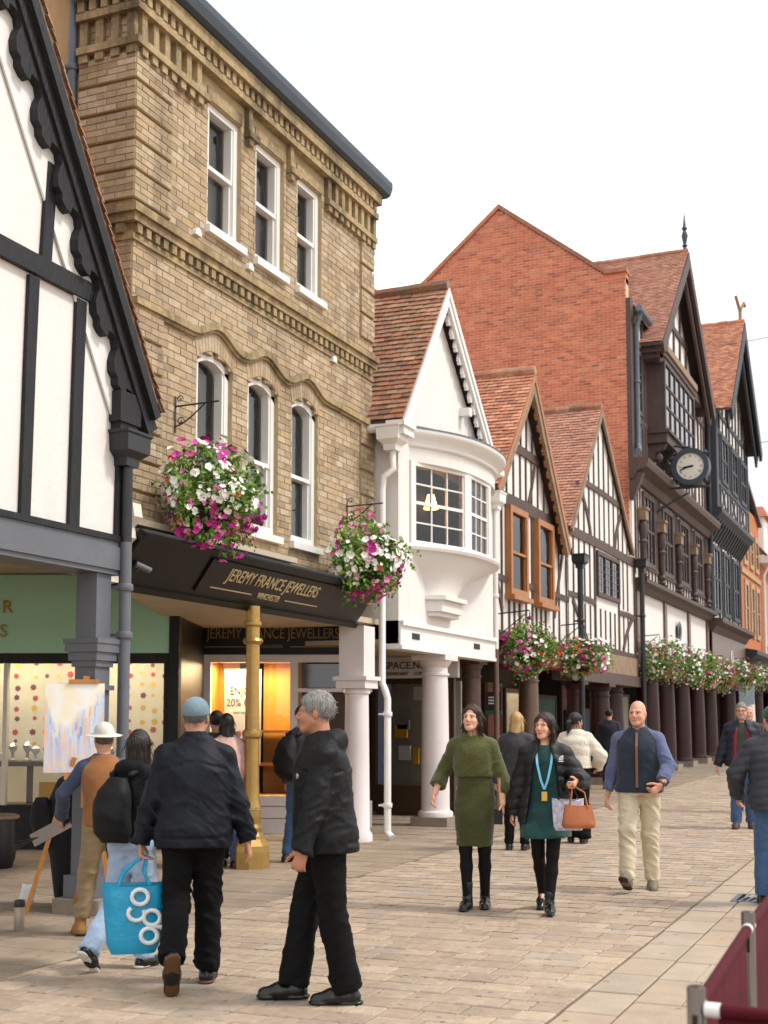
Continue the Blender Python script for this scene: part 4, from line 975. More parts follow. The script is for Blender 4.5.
# front wall
plate(F, 'wall', 'white_render', XF, [(fy0 + .05, 3.4), (fy1, 3.4), (fy1, 12.2), (fy0 + .05, 12.2)], .25)
DT = 'dark_timber'
MB().box(XF - .06, XF + .06, fy0 - .02, fy0 + .28, 8.2, 12.3).build('corner_post', DT, F)
# main roof behind and front gable
t = MB(); v = Vector((-3.5, 0, 3.1)); L_ = v.length; v.normalize(); slope_tiles(t, (XF + .15, fy0 + .36, 12.1), (0, 1, 0), v, 11.0, L_ - .05, tw=.2, ga=.13)
mr = MB().hexa([(XF + .15, fy0 + .36, 11.98), (XF + .15, fy1, 11.98), (apx, fy1, 15.05), (apx, fy0 + .36, 15.05), (XF + .15, fy0 + .36, 12.06), (XF + .15, fy1, 12.06), (apx, fy1, 15.13), (apx, fy0 + .36, 15.13)]).build('main_roof', DT, F)
t.build('roof_tiles', 'pale_tile', mr, kind='stuff')
MB().box(-14, apx, fy0 + .31, fy1, 12, 12.1).build('rear_roof', DT, F)
XG = -6.3
pkF, lF, rF = (37.5, 15.3), (33.2, 11.45), (41.9, 11.45)
gable_roof(F, XG, -11.0, pkF, lF, rF, 'pale_tile', ridge='pale_tile')
for e in (lF, rF):
    verge(F, pkF, e, XG + .03, DT, .34, .1, .02); verge(F, pkF, e, XG - .1, DT, .5, .08, .1, name='inner_bargeboard')
plate(F, 'gable_wall', 'white_render', XF + .12, [(33.9, 11.6), (41.1, 11.6), (37.5, 14.85)], .15)
for k in range(7):
    y = 34.6 + k * .95; h_ = 14.8 - abs(y - 37.5) * .9
    if h_ > 11.9: strut(F, XF + .12, [(y - .12, 11.75), (y + .05, h_)], .13, .05, DT)
strut(F, XF + .12, [(33.9, 11.65), (41.1, 11.65)], .25, .18, DT, 'gable_beam')
strut(F, XF + .12, [(35.4, 13.0), (39.6, 13.0)], .16, .06, DT)
m = MB()
for k, (e, z0, z1) in enumerate(((.0, 11.1, 11.22), (.12, 11.22, 11.36), (.24, 11.36, 11.44))): m.box(XF - .1, XG - .1 + e * .4, 33.4 - e, 33.9, z0, z1)
m.build('eaves_moulding', DT, F)
m = MB()
for z, r_ in ((0, .05), ): m.lathe([(.07, 0), (.05, .1), (.09, .14), (.05, .2), (.1, .45), (.05, .6), (.09, .66), (.05, .75), (.005, 1.15)], (XG - .1, pkF[0], pkF[1] + .05), 10)
m.build('finial', 'slate_gutter', F, True)
# gutter and pipe at the left
MB().tube([(XF + .28, fy0 - .05, 12.0), (XF + .28, 33.3, 12.0)], .09, 8).build('gutter', 'lead', F, True)
downpipe(F, [(XF + .25, fy0 + .25, 11.95), (XF + .12, fy0 + .33, 11.6), (XF + .12, fy0 + .33, 8.6), (XF + .2, fy0 + .1, 8.4), (XF + .25, fy0 - .3, 8.3)], .07, 'lead', clips=[(XF + .12, fy0 + .33, 10.2)])
# second floor: left window, panels with lozenge timbers
casement(F, XF + .05, 32.5, 33.3, 9.5, 11.2, 1, 3, DT, fw=.12, bar=.05, glassm='window_dark')
for y, w in ((32.42, .1), (33.4, .12), (33.75, .1), (38.75, .15), (39.2, .1), (39.7, .12), (40.2, .1), (40.7, .12), (41.3, .16), (42.0, .12), (42.6, .12), (43.1, .16)): strut(F, XF, [(y, 8.2), (y, 12.0)], w, .045, DT)
for z in (8.25, 9.35, 11.35): strut(F, XF, [(fy0 + .3, z), (fy1, z)], .14, .05, DT)
for y in (32.55, 32.95, 33.3): strut(F, XF, curve3((y, 9.3), (y + .35, 8.85), (y, 8.3)), .09, .04, DT); strut(F, XF, curve3((y + .3, 9.3), (y - .1, 8.85), (y + .3, 8.3)), .09, .04, DT)
for y in (39.0, 39.9, 40.8): strut(F, XF, [(y, 8.3), (y + .7, 9.3)], .1, .04, DT)
# oriel bay
oy0, oy1, ox = 33.95, 38.6, XF + .55
ori = MB(); ori.box(XF, ox - .1, oy0, oy0 + .2, 9.2, 11.3); ori.box(XF, ox - .1, oy1 - .2, oy1, 9.2, 11.3); ori.box(XF, ox, oy0 - .02, oy1 + .02, 8.95, 9.2); ori.box(XF, ox + .08, oy0 - .1, oy1 + .1, 9.2, 9.28); ori.box(XF, ox, oy0 - .02, oy1 + .02, 11.25, 11.55)
orl = ori.build('oriel', DT, F)
strut(F, ox, [(oy0, 11.48), (oy1, 11.48)], .2, .05, 'weathered_wood', 'carved_frieze')
casement(F, ox - .05, oy0 + .02, oy1 - .02, 9.28, 11.24, 6, 3, DT, fw=.14, bar=.06, glassm='window_dark')
for k, y in enumerate((34.15, 35.3, 36.5, 37.7, 38.4)):   # carved brackets
    m = MB(); prof = [(XF, 8.1), (XF + .12, 8.2), (XF + .1, 8.45), (XF + .24, 8.55), (XF + .2, 8.7), (XF + .42, 8.8), (XF + .5, 8.94), (XF, 8.94)]
    m.prism(prof, 'y', y - .1, y + .1); m.lathe([(.04, 0), (.12, .08), (.13, .16), (.06, .26)], (XF + .26, y, 8.45), 8); m.build('carved_bracket', DT, F)
# jetty cornice over the first floor windows
m = MB(); m.prism([(XF, 7.62), (XF + .12, 7.62), (XF + .2, 7.8), (XF + .46, 7.9), (XF + .5, 8.02), (XF + .5, 8.1), (XF, 8.17)], 'y', fy0 - .3, fy1 + .05); m.build('jetty_cornice', 'brown_timber', F)
m = MB(); m.prism([(XF, 7.1), (XF + .1, 7.1), (XF + .36, 7.75), (XF, 7.75)], 'y', fy0 - .24, fy0 - .04); m.build('end_bracket', DT, F)
# first floor: windows between carved posts
fw_ = [(33.15, 34.6), (35.7, 37.2), (38.25, 39.75), (40.75, 42.2)]
for a, b in fw_:
    casement(F, XF + .06, a, b, 5.62, 7.55, 3, 2, DT, fw=.13, bar=.07, glassm='window_dark')
ys = [32.3, 34.85, 35.45, 37.45, 38.0, 40.0, 40.5, 42.45, 43.05]
for y in ys: strut(F, XF, [(y, 5.6), (y, 7.62)], .1, .04, DT)
for y in (32.6, 32.9, 35.05, 35.25, 37.6, 37.8, 40.15, 40.33, 42.65, 42.85): strut(F, XF, [(y, 5.7), (y, 7.6)], .06, .03, DT)
strut(F, XF, [(fy0, 5.62), (fy1, 5.62)], .12, .05, DT)
y = 32.2
while y < 43: strut(F, XF, [(y, 5.3), (y, 5.56)], .09, .035, DT); y += .42
for y in (32.75, 35.15, 37.7, 40.25, 42.75):
    m = MB(); m.box(XF, XF + .22, y - .16, y + .16, 6.72, 6.98); m.box(XF, XF + .26, y - .19, y + .19, 6.98, 7.04); m.build('post_capital', 'weathered_wood', F)
    m = MB(); m.lathe([(.05, 0), (.1, .06), (.07, .12), (.12, .2), (.06, .28), (.09, .5), (.07, .8), (.12, .9), (.07, .96), (.1, 1.05), (.12, 1.3), (.08, 1.42)], (XF + .12, y, 5.28), 10); m.build('carved_post', DT, F, True)
    m = MB(); m.prism([(XF, 5.0), (XF + .1, 5.02), (XF + .18, 5.18), (XF + .24, 5.28), (XF, 5.28)], 'y', y - .14, y + .14); m.build('post_foot', DT, F)
m = MB(); m.prism([(XF, 4.88), (XF + .12, 4.88), (XF + .2, 5.0), (XF + .34, 5.06), (XF + .34, 5.16), (XF, 5.2)], 'y', fy0 + .1, fy1); m.build('shop_cornice', 'brown_timber', F)
for y in (32.3, 35.9, 39.6, 43.0): strut(F, XF, [(y, 3.4), (y, 4.9)], .32, .06, 'pillar_brown', 'pilaster')
MB().box(XF - .3, XF + .1, fy0, fy1, 2.95, 3.42).build('fascia', DT, F)
rg = MB(); rg.lathe([(.2, -.03), (.24, 0), (.2, .03), (.14, 0), (.2, -.03)], (0, 0, 0), 20)
m = MB(); m.v = [(XF + .08 + z, 37.75 + x, 4.2 + y_ * 1.25) for x, y_, z in rg.v]; m.f = rg.f; m.r = rg.r; m.build('wreath_emblem', 'lead', F)
room(F, XF, fy0 + .4, fy1, 3.4, 12, 1.5)
MB().box(-14.4, -14.2, fy0, 60, 0, 11).build('rear_wall', 'tan_render', F)

# the clock
ck = thing('street_clock', 'round double faced street clock with white dial and black case on iron bracket', 'clock', (-6.0, 35.2, 8.4))
cx_, cyy, cz = -5.92, 34.95, 8.42
KS = .82
def disc(mb, r, y0, y1, n=36, c=(cx_, cz)): return mb.prism([(c[0] + r * math.cos(2 * math.pi * k / n), c[1] + r * math.sin(2 * math.pi * k / n)) for k in range(n)], 'y', y0, y1, .5)
disc(MB(), .56 * KS, cyy - .12, cyy + .12).build('case', 'slate_gutter', ck)
rm_ = MB()
for k in range(36):
    a0, a1 = 2 * math.pi * k / 36, 2 * math.pi * (k + 1) / 36
    rm_.prism([(cx_ + r_ * math.cos(a), cz + r_ * math.sin(a)) for r_, a in ((.44 * KS, a0), (.61 * KS, a0), (.61 * KS, a1), (.44 * KS, a1))], 'y', cyy - .17, cyy + .17)
rm_.build('rim', 'slate_gutter', ck)
dl = disc(MB(), .445 * KS, cyy - .135, cyy - .122).build('dial', 'clock_white', ck); disc(MB(), .445 * KS, cyy + .122, cyy + .135).build('dial', 'clock_white', ck)
for k, s_ in enumerate(('XII', 'I', 'II', 'III', 'IIII', 'V', 'VI', 'VII', 'VIII', 'IX', 'X', 'XI')):
    a = math.pi / 2 - k * math.pi / 6
    text(s_, .11 * KS, (cx_ + .34 * KS * math.cos(a), cyy - .139, cz + .34 * KS * math.sin(a)), (math.sin(a), 0, -math.cos(a)), (math.cos(a), 0, math.sin(a)), 'ink', ck, 'numeral', depth=.001, sx=.7)
for ang, L_, w_ in ((-(8 + 42 / 60) * 30 + 90, .25 * KS, .05), (-42 * 6 + 90, .36 * KS, .03)):
    a = R(ang); m = MB(); m.bar((cx_ - .08 * math.cos(a), cyy - .15, cz - .08 * math.sin(a)), (cx_ + L_ * math.cos(a), cyy - .15, cz + L_ * math.sin(a)), w_, .006, (0, 1, 0)); m.build('hand', 'ink', ck)
br = MB(); br.tube([(XF, cyy, cz - .66 * KS), (cx_ + .5, cyy, cz - .66 * KS)], .035, 8); br.tube([(XF, cyy, cz + .7), (cx_, cyy, cz + .66 * KS)], .03, 8)
for k in range(3):
    c_ = (XF + .25 + .12 * k, cz - .4 + .3 * k); br.tube([(c_[0] + .2 * (1 - q / 16) * math.cos(q * .6), cyy, c_[1] + .2 * (1 - q / 16) * math.sin(q * .6)) for q in range(14)], .022, 6)
br.tube([(XF, cyy, cz - 1.2), (XF + .3, cyy, cz - 1.0), (cx_ - .1, cyy, cz - .7)], .03, 8)
for a in (45, 135, 225, 315): br.lathe([(.02, -.07), (.07, 0), (.02, .07)], (cx_ + .66 * KS * math.cos(R(a)), cyy, cz + .66 * KS * math.sin(R(a))), 8)
br.build('bracket', 'slate_gutter', ck)

# ================================================================== G: tall black and white house with jetty
XGf = -6.9
Gh = thing('jettied_house', 'tall narrow black and white house with deep bargeboard and jettied upper storey', 'house', (XGf, 47, gz(47)))
gy0, gy1 = 43.35, 51.2; xj = XGf + .35
plate(Gh, 'wall', 'white_render', XGf, [(gy0, 3.3), (gy1, 3.3), (gy1, 8.5), (gy0, 8.5)], .25)
plate(Gh, 'upper_wall', 'white_render', xj, [(gy0, 8.5), (gy1, 8.5), (gy1, 12), (47.3, 15.6), (gy0, 12)], .25)
MB().box(-12, xj - .25, gy0, gy0 + .2, 3, 12.1).build('side_wall', 'white_render', Gh)
NT = 'navy_timber'
MB().box(xj - .4, xj + .05, gy0 - .04, gy0 + .45, 8.6, 12.1).build('corner_post', NT, Gh)
gable_roof(Gh, xj + .55, -12, (47.3, 16.0), (43.3, 11.95), (51.5, 11.95), 'orange_tile', ridge='orange_tile')
for e in ((43.3, 11.95), (51.5, 11.95)): verge(Gh, (47.3, 16.0), e, xj + .58, NT, .45, .1, .02); verge(Gh, (47.3, 16.0), e, xj + .42, NT, .7, .08, .1, name='inner_bargeboard')
m = MB(); m.tube([(xj + .4, 47.3, 16.0), (xj + .4, 47.3, 16.5)], .06, 8); m.tube([(xj + .4, 47.3, 16.4), (xj + .5, 47.6, 16.8), (xj + .5, 47.9, 16.75)], .05, 8); m.tube([(xj + .4, 47.3, 16.4), (xj + .3, 47.0, 16.9)], .06, 8); m.build('ridge_ornament', 'old_tile', Gh, True)
m = MB(); m.prism([(XGf, 8.05), (XGf + .1, 8.05), (xj + .1, 8.4), (xj + .2, 8.5), (xj + .2, 8.66), (XGf, 8.7)], 'y', gy0 - .1, gy1 + .1); m.build('jetty', NT, Gh)
y = gy0 + .3
while y < gy1: MB().prism([(XGf, 7.7), (XGf + .08, 7.75), (xj + .05, 8.28), (xj + .05, 8.36), (XGf, 8.05)], 'y', y, y + .18).build('jetty_bracket', NT, Gh); y += .52
for a in (44.3, 46.6, 48.9):
    casement(Gh, XGf + .08, a, a + 1.45, 5.3, 7.6, 2, 2, NT, fw=.14, bar=.1, glassm='window_dark'); casement(Gh, xj + .08, a, a + 1.45, 9.65, 11.3, 2, 2, NT, fw=.14, bar=.1, glassm='window_dark')
for y in (gy0 + .15, 44.2, 45.85, 46.5, 48.15, 48.8, 50.45, gy1 - .1):
    strut(Gh, XGf, [(y, 5.0), (y, 8.0)], .2, .05, NT); strut(Gh, xj, [(y, 8.7), (y, 11.9)], .18, .05, NT)
for z in (8.75, 9.6, 11.35, 12.0): strut(Gh, xj, [(gy0, z), (gy1, z)], .14, .05, NT)
for y in (45.0, 47.3, 49.6):
    for a in (-1, 1): strut(Gh, xj, curve3((y - .5 * a, 9.55), (y + .25 * a, 9.2), (y - .5 * a, 8.8)), .1, .04, NT)
for k in range(9):
    y = 44.2 + k * .78; strut(Gh, xj, [(y, 11.42), (y, 11.95)], .11, .04, NT); h_ = 15.3 - abs(y - 47.3) * .95
    if h_ > 12.3: strut(Gh, xj, [(y, 12.06), (y + .1, h_)], .13, .05, NT)
MB().prism([(XGf, 4.55), (XGf + .15, 4.55), (XGf + .28, 4.75), (XGf + .5, 4.85), (XGf + .5, 4.98), (XGf, 5.05)], 'y', gy0 - .1, gy1 + .1).build('shop_cornice', 'brown_timber', Gh)
MB().box(XGf - .2, XGf + .13, gy0, gy1, 3.1, 4.55).build('fascia', 'pillar_brown', Gh)
m = MB(); m.v = [(XGf + .14 + z, 47.6 + x, 3.85 + y_ * 1.3) for x, y_, z in rg.v]; m.f = rg.f; m.r = rg.r; m.build('ring_emblem', 'silver', Gh)
room(Gh, XGf, gy0 + .3, gy1, 3.4, 8.4, 1.5)
downpipe(Gh, [(XGf + .15, gy0 - .06, 11.8), (XGf + .15, gy0 - .06, 5)], .08, NT)

# ================================================================== H and I: farther houses
H_ = thing('tan_brick_house', 'narrow tan and red brick house with tall stone framed windows beyond the jettied house', 'house', (XGf, 54, gz(54)))
plate(H_, 'wall', 'orange_brick_far', XGf, [(51.45, 3.3), (57.2, 3.3), (57.2, 10.2), (54.3, 10.2), (51.45, 11.6)], .4)
MB().hexa([(XGf - 4, 51.4, 11.7), (XGf + .15, 51.4, 11.7), (XGf + .15, 57.2, 9.9), (XGf - 4, 57.2, 9.9), (XGf - 4, 51.4, 11.85), (XGf + .15, 51.4, 11.85), (XGf + .15, 57.2, 10.05), (XGf - 4, 57.2, 10.05)]).build('roof', 'slate_gutter', H_)
for a in (52.2, 54.0, 55.7):
    for z0, z1 in ((5.0, 7.2), (7.8, 9.3)):
        w = casement(H_, XGf + .05, a, a + 1.1, z0, z1, 1, 2, 'tan_stone', fw=.2, bar=.06, glassm='window_dark')
strut(H_, XGf, [(51.45, 7.5), (57.2, 7.5)], .2, .06, 'tan_stone', 'string_course')
MB().prism([(XGf, 3.9), (XGf + .2, 3.9), (XGf + .55, 4.2), (XGf + .55, 4.35), (XGf, 4.45)], 'y', 51.4, 57.3).build('shop_cornice', NT, H_)
MB().box(XGf - .2, XGf + .1, 51.4, 57.2, 3.1, 3.9).build('fascia', 'tan_stone', H_)
I_ = thing('orange_brick_house', 'orange brick house with white dormers and tall white windows at the far end', 'house', (XGf, 66, gz(66)))
plate(I_, 'wall', 'orange_brick_far', XGf, [(57.4, 3.0), (80, 3.0), (80, 8.4), (57.4, 8.4)], .4)
MB().box(XGf - .3, XGf + .45, 57.3, 80, 8.4, 8.75).build('eaves_cornice', 'white_paint', I_)
v = Vector((-2.6, 0, 2.9)); L_ = v.length; v.normalize(); t = MB(); slope_tiles(t, (XGf + .3, 57.3, 8.75), (0, 1, 0), v, 22, L_, tw=.25, ga=.16); rI = MB().hexa([(XGf + .3, 57.3, 8.65), (XGf + .3, 80, 8.65), (XGf - 2.3, 80, 11.55), (XGf - 2.3, 57.3, 11.55), (XGf + .3, 57.3, 8.75), (XGf + .3, 80, 8.75), (XGf - 2.3, 80, 11.65), (XGf - 2.3, 57.3, 11.65)]).build('roof', DT, I_)
t.build('roof_tiles', 'orange_tile', rI, kind='stuff')
for y in (58.6, 62.4, 66.2, 70):
    m = MB(); m.box(XGf - 2, XGf + .05, y, y + 1.7, 8.9, 10.6); d_ = m.build('dormer', 'white_paint', I_); casement(I_, XGf + .06, y + .15, y + 1.55, 9.0, 10.4, 2, 2, 'white_paint', fw=.1, glassm='window_dark')
    MB().hexa([(XGf - 2, y - .15, 10.6), (XGf + .25, y - .15, 10.6), (XGf + .25, y + 1.85, 10.6), (XGf - 2, y + 1.85, 10.6), (XGf - 2, y + .3, 11.1), (XGf + .0, y + .3, 11.1), (XGf + .0, y + 1.4, 11.1), (XGf - 2, y + 1.4, 11.1)]).build('dormer_roof', 'orange_tile', I_)
for y in (59, 61.5, 64, 66.5, 69, 71.5, 74): sash(I_, XGf + .16, y, y + 1.15, 5.0, 7.6, rec=.0)
MB().box(XGf - .2, XGf + .25, 57.4, 80, 2.9, 3.6).build('fascia', NT, I_)
downpipe(I_, [(XGf + .4, 57.6, 8.4), (XGf + .12, 57.7, 7.9), (XGf + .12, 57.7, 3.6)], .07, 'white_paint')

# ================================================================== arcades of D..I: columns, ceiling, shop fronts
def arcade_column(x, y, r, top, mat, label, group='dark columns of the arcade', name='arcade_column'):
    t_ = thing(name, label, 'column', (x, y, gz(y)), group); doric(t_, x, y, gz(y), top, r, mat, name='shaft', base_h=.16); return t_
arcade_column(-7.1, 20.35, .17, 2.62, 'pillar_brown', 'brown painted column beside the white bow house', 'brown columns of the arcade')
arcade_column(-6.95, 23.1, .2, 2.62, 'pillar_brown', 'brown column below the house with orange wooden windows', 'brown columns of the arcade')
arcade_column(-7.0, 26.6, .19, 2.45, 'pillar_maroon', 'dark maroon column at the corner where the close studded house begins')
arcade_column(-6.95, 28.55, .24, 2.45, 'pillar_maroon', 'dark maroon column under the middle of the close studded house')
arcade_column(-7.3, 31.2, .3, 2.6, 'pillar_maroon', 'thick dark maroon column where close studded house meets clock house')
for i_, y in enumerate((34.0, 36.2, 38.6)): arcade_column(-7.0, y, .31, 2.95, 'pillar_maroon', 'thick dark maroon column on stone plinth below the clock house baskets', 'thick columns of the clock house')
for y in (41.2, 43.6): arcade_column(-7.0, y, .3, 2.95, 'pillar_maroon', 'dark maroon column beside the tall jettied house shop', 'columns by the jettied house')
for y in (48.0, 50.6): arcade_column(-7.0, y, .3, 3.1, 'pillar_maroon', 'dark column in front of the jettied house', 'columns of the jettied house')
arcade_column(-6.95, 53.2, .25, 3.1, 'pillar_white', 'white column below the tan brick house', 'white columns far off')
for y in (56, 60.5, 66): arcade_column(-7.0, y, .28, 3.0, 'pillar_maroon', 'dark column far along the street', 'far columns')
arc = thing('arcade_interior', 'dark arcade ceiling and shop fronts behind the maroon columns', 'shop front', (-9, 40, gz(40)))
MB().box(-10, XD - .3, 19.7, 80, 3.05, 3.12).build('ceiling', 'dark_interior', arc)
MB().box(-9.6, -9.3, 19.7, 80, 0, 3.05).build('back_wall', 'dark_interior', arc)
M('shop_red', '7a1f22', rough=.5); M('shop_blue', '1b2f58', rough=.5); M('shop_pale', 'b9b3a2', rough=.6); M('shop_green', '2f5d4f', rough=.5)
sp = [(21.2, .9, 'shop_blue', .3, 2.4), (22.3, .5, 'shop_pale', .3, 2.2), (25.5, 1.2, 'window_dark', .6, 2.3), (27.6, .9, 'shop_red', 1.3, 2.4), (28.9, 1.3, 'shop_pale', .9, 2.3), (31.5, 1.6, 'shop_green', 1.6, 2.2), (33.8, 1.6, 'shop_red', 2.0, 2.5),
      (36.0, .8, 'shop_blue', .4, 1.9), (37.2, 1.6, 'shop_pale', .8, 2.3), (40, 1.8, 'shop_pale', .9, 2.4), (43, 1.8, 'shop_green', .7, 2.3), (46.5, 1.5, 'shop_pale', .9, 2.4), (50, 2, 'window_dark', .6, 2.4), (55, 3, 'shop_pale', .8, 2.4)]
for y, w_, mt, z0, z1 in sp:
    f_ = MB(); f_.box(-9.3, -9.22, y - .08, y, .3, z1 + .08); f_.box(-9.3, -9.22, y + w_, y + w_ + .08, .3, z1 + .08); f_.box(-9.3, -9.22, y, y + w_, z1, z1 + .08); f_.box(-9.3, -9.22, y, y + w_, z0 - .08, z0); fo = f_.build('shop_window', 'wood_door', arc)
    MB().box(-9.28, -9.24, y, y + w_, z0, z1).build('pane', mt, fo)
for k, y in enumerate((24.3, 26.2, 29.5)):
    area('shop_lamp', (-8.7, y, 2.95), .5, .5, 9, (1, .8, .55), (0, 0, 0), arc)
    MB().box(-8.8, -8.6, y - .1, y + .1, 2.98, 3.04).build('ceiling_lamp', 'warm_bulb', arc)
sg = thing('hanging_sign', 'small black and green sign hanging beside the brown column', 'sign', (-6.9, 20.9, 1.9))
MB().box(-7.0, -6.72, 20.78, 20.81, 1.72, 2.1).build('panel', 'ink', sg); MB().box(-7.0, -6.72, 20.775, 20.779, 1.72, 1.79).build('green_strip', 'shop_green', sg)
m = MB()
for z_ in (2.0, 1.95, 1.9): m.box(-6.95, -6.78, 20.776, 20.779, z_, z_ + .02)
m.build('printed_lines', 'poster_white', sg); MB().box(-6.87, -6.85, 20.79, 20.8, 2.1, 2.9).build('rod', 'black_iron', sg)
bs = thing('projecting_sign', 'small pale blue projecting sign under the far shop fascia', 'sign', (-6.7, 50.2, 2.6)); M('sign_blue', 'aebfc9', rough=.5)
MB().box(-6.9, -6.35, 50.18, 50.24, 2.25, 3.05).build('panel', 'sign_blue', bs); MB().box(-6.95, -6.3, 50.19, 50.23, 3.05, 3.1).build('rod', 'black_iron', bs)

# overhead wires
for (a, b, name) in (((-6.5, 43.5, 14.1), (20, 38, 15.5), 'the clock house roof'), ((-6.5, 51, 12.3), (22, 46, 13.2), 'the far side of the jettied house')):
    m = MB(); A_, B_ = Vector(a), Vector(b); m.tube([A_.lerp(B_, t) - Vector((0, 0, .35 * math.sin(math.pi * t))) for t in [k / 12 for k in range(13)]], .012, 5)
    tag(m.build('overhead_wire', 'lead', None), 'thin grey wire strung across the street from ' + name, 'wire')
# ================================================================== ground
M('sett_stone', palette=['9a8773', 'a08d79', 'a6937f', '958372', 'aa9781', '9d8873', '998c7f', 'b19d87', 'a18d78'], rough=.85, var=.16, scale=14, bump=.35, bscale=45, dirt=('5a4d40', .9, .53, .5, (1, 1, 1)), spots=('4a4138', 3.2, .05, .45))
M('flag_stone', palette=['887865', '907f6c', '968572', '857766', '8e7b66', '897d6f'], rough=.85, var=.14, scale=5, bump=.3, bscale=40, dirt=('55493d', .8, .5, .55, (1, 1, 1)), spots=('4a4138', 3.0, .055, .5))
M('slab_stone', palette=['a3917c', 'a18f7b', 'a59582', '9f9180', 'a6917a', 'a29280'], rough=.85, var=.1, scale=4, bump=.25, bscale=40, dirt=('6d6051', .8, .55, .45, (1, 1, 1)), spots=('5a5046', 2.6, .05, .5))
M('joint_sand', '6a5d4f', rough=.95, var=.2, scale=20)
def sheet(name, x0, x1, y0, y1, dz, mat):
    m = MB(); m.add([(x0, y0, gz(y0) + dz), (x1, y0, gz(y0) + dz), (x1, y1, gz(y1) + dz), (x0, y1, gz(y1) + dz)], [(0, 1, 2, 3)])
    o = m.build(name, mat, None); o['kind'] = 'structure'; return o
sheet('ground', -150, 200, -60, 420, -.03, 'slab_stone')
cway = sheet('carriageway', -5.3, -1.92, 1, 110, -.012, 'joint_sand')
pavl = sheet('pavement_left', -13, -5.3, 1, 110, -.0125, 'joint_sand')
pavr = sheet('pavement_right', -1.92, 9, -3, 110, -.013, 'joint_sand')
def in_view(x, y):
    cy, sy = math.cos(YAW), math.sin(YAW); a = x * cy + y * sy; d = -x * sy + y * cy
    return d > 3.5 and abs(a / d) < .31 and d > CH * CF / (1040 - HZ) * .9
def pave(parent, name, mat, x0, x1, y0, y1, row, lens, nsel, jo=.007, lip=.002, h=.014, straight=False, yfar=None):
    P = []; y = y0; k = 0
    while y < y1:
        r_ = row * random.uniform(.9, 1.12) if not straight else row
        x = x0 - (0 if straight else random.random() * lens[0])
        while x < x1 - .02:
            L_ = random.uniform(*lens); a, b = max(x, x0), min(x + L_, x1)
            if x1 - b < .09: b = x1; L_ = 99
            if b - a > .04: P.append((a + jo / 2, b - jo / 2, y + jo / 2, min(y + r_, y1) - jo / 2))
            x += L_
        y += r_; k += 1
    def score(p):
        x, y_ = (p[0] + p[1]) / 2, (p[2] + p[3]) / 2; d = -x * math.sin(YAW) + y_ * math.cos(YAW)
        return (p[1] - p[0]) * (p[3] - p[2]) / d ** 3 if in_view(x, y_) else 0
    P.sort(key=score, reverse=True)
    for p in P[:nsel]:
        if score(p) == 0: continue
        m = MB(); c = ((p[0] + p[1]) / 2, (p[2] + p[3]) / 2); w2, d2 = (p[1] - p[0]) / 2, (p[3] - p[2]) / 2; b_ = .006
        vs = [(-w2, -d2, -h), (w2, -d2, -h), (w2, d2, -h), (-w2, d2, -h), (-w2, -d2, -b_), (w2, -d2, -b_), (w2, d2, -b_), (-w2, d2, -b_), (-w2 + b_, -d2 + b_, 0), (w2 - b_, -d2 + b_, 0), (w2 - b_, d2 - b_, 0), (-w2 + b_, d2 - b_, 0)]
        m.add(vs, [(0, 1, 5, 4), (1, 2, 6, 5), (2, 3, 7, 6), (3, 0, 4, 7), (4, 5, 9, 8), (5, 6, 10, 9), (6, 7, 11, 10), (7, 4, 8, 11), (8, 9, 10, 11)], 0)
        o = m.build(name, mat, None); o.parent = parent; o.location = (c[0], c[1], gz(c[1]) + random.uniform(-lip, lip))
    m = MB()
    for p in P[nsel:]:
        z = gz((p[2] + p[3]) / 2) + random.uniform(-lip, lip)
        m.add([(p[0], p[2], z - h), (p[1], p[2], z - h), (p[1], p[3], z - h), (p[0], p[3], z - h), (p[0], p[2], z), (p[1], p[2], z), (p[1], p[3], z), (p[0], p[3], z)], MB.BF[1:])
    m.build(name + 's', mat, parent, kind='stuff')
pave(cway, 'sett', 'sett_stone', -5.28, -1.93, 4.5, 62, .215, (.15, .3), 300, lip=.0025)
pave(pavl, 'flagstone', 'flag_stone', -12.9, -5.31, 4.5, 62, .42, (.45, .8), 160, lip=.002)
pave(pavr, 'edge_stone', 'slab_stone', -1.915, -1.62, 2, 62, .55, (.296, .297), 40, straight=True)
pave(pavr, 'slab', 'slab_stone', -1.612, 8.9, 1, 62, .62, (.55, .95), 60, lip=.001, jo=.004)
# drain grate
gxy = (-1.42, 11.65)
dg_ = thing('drain_grate', 'grey cast iron slotted drain grate set in the pavement slabs', 'drain', (gxy[0], gxy[1], gz(gxy[1])))
m = MB(); zz = gz(11.65) + .006
for a in (-1, 1): m.box(gxy[0] + a * .24 - .02, gxy[0] + a * .24 + .02, gxy[1] - .26, gxy[1] + .26, zz - .01, zz); m.box(gxy[0] - .22, gxy[0] + .22, gxy[1] + a * .24 - .02, gxy[1] + a * .24 + .02, zz - .01, zz)
m.build('frame', 'lead', dg_)
MB().box(gxy[0] - .22, gxy[0] + .22, gxy[1] - .22, gxy[1] + .22, zz - .008, zz - .004).build('pit', 'dark_interior', dg_)
for k in range(8): x = gxy[0] - .2 + k * .055; MB().hexa([(x, gxy[1] - .22, zz - .004), (x + .02, gxy[1] - .22, zz - .004), (x + .06, gxy[1] + .22, zz - .004), (x + .04, gxy[1] + .22, zz - .004), (x, gxy[1] - .22, zz), (x + .02, gxy[1] - .22, zz), (x + .06, gxy[1] + .22, zz), (x + .04, gxy[1] + .22, zz)]).build('bar', 'lead', dg_)

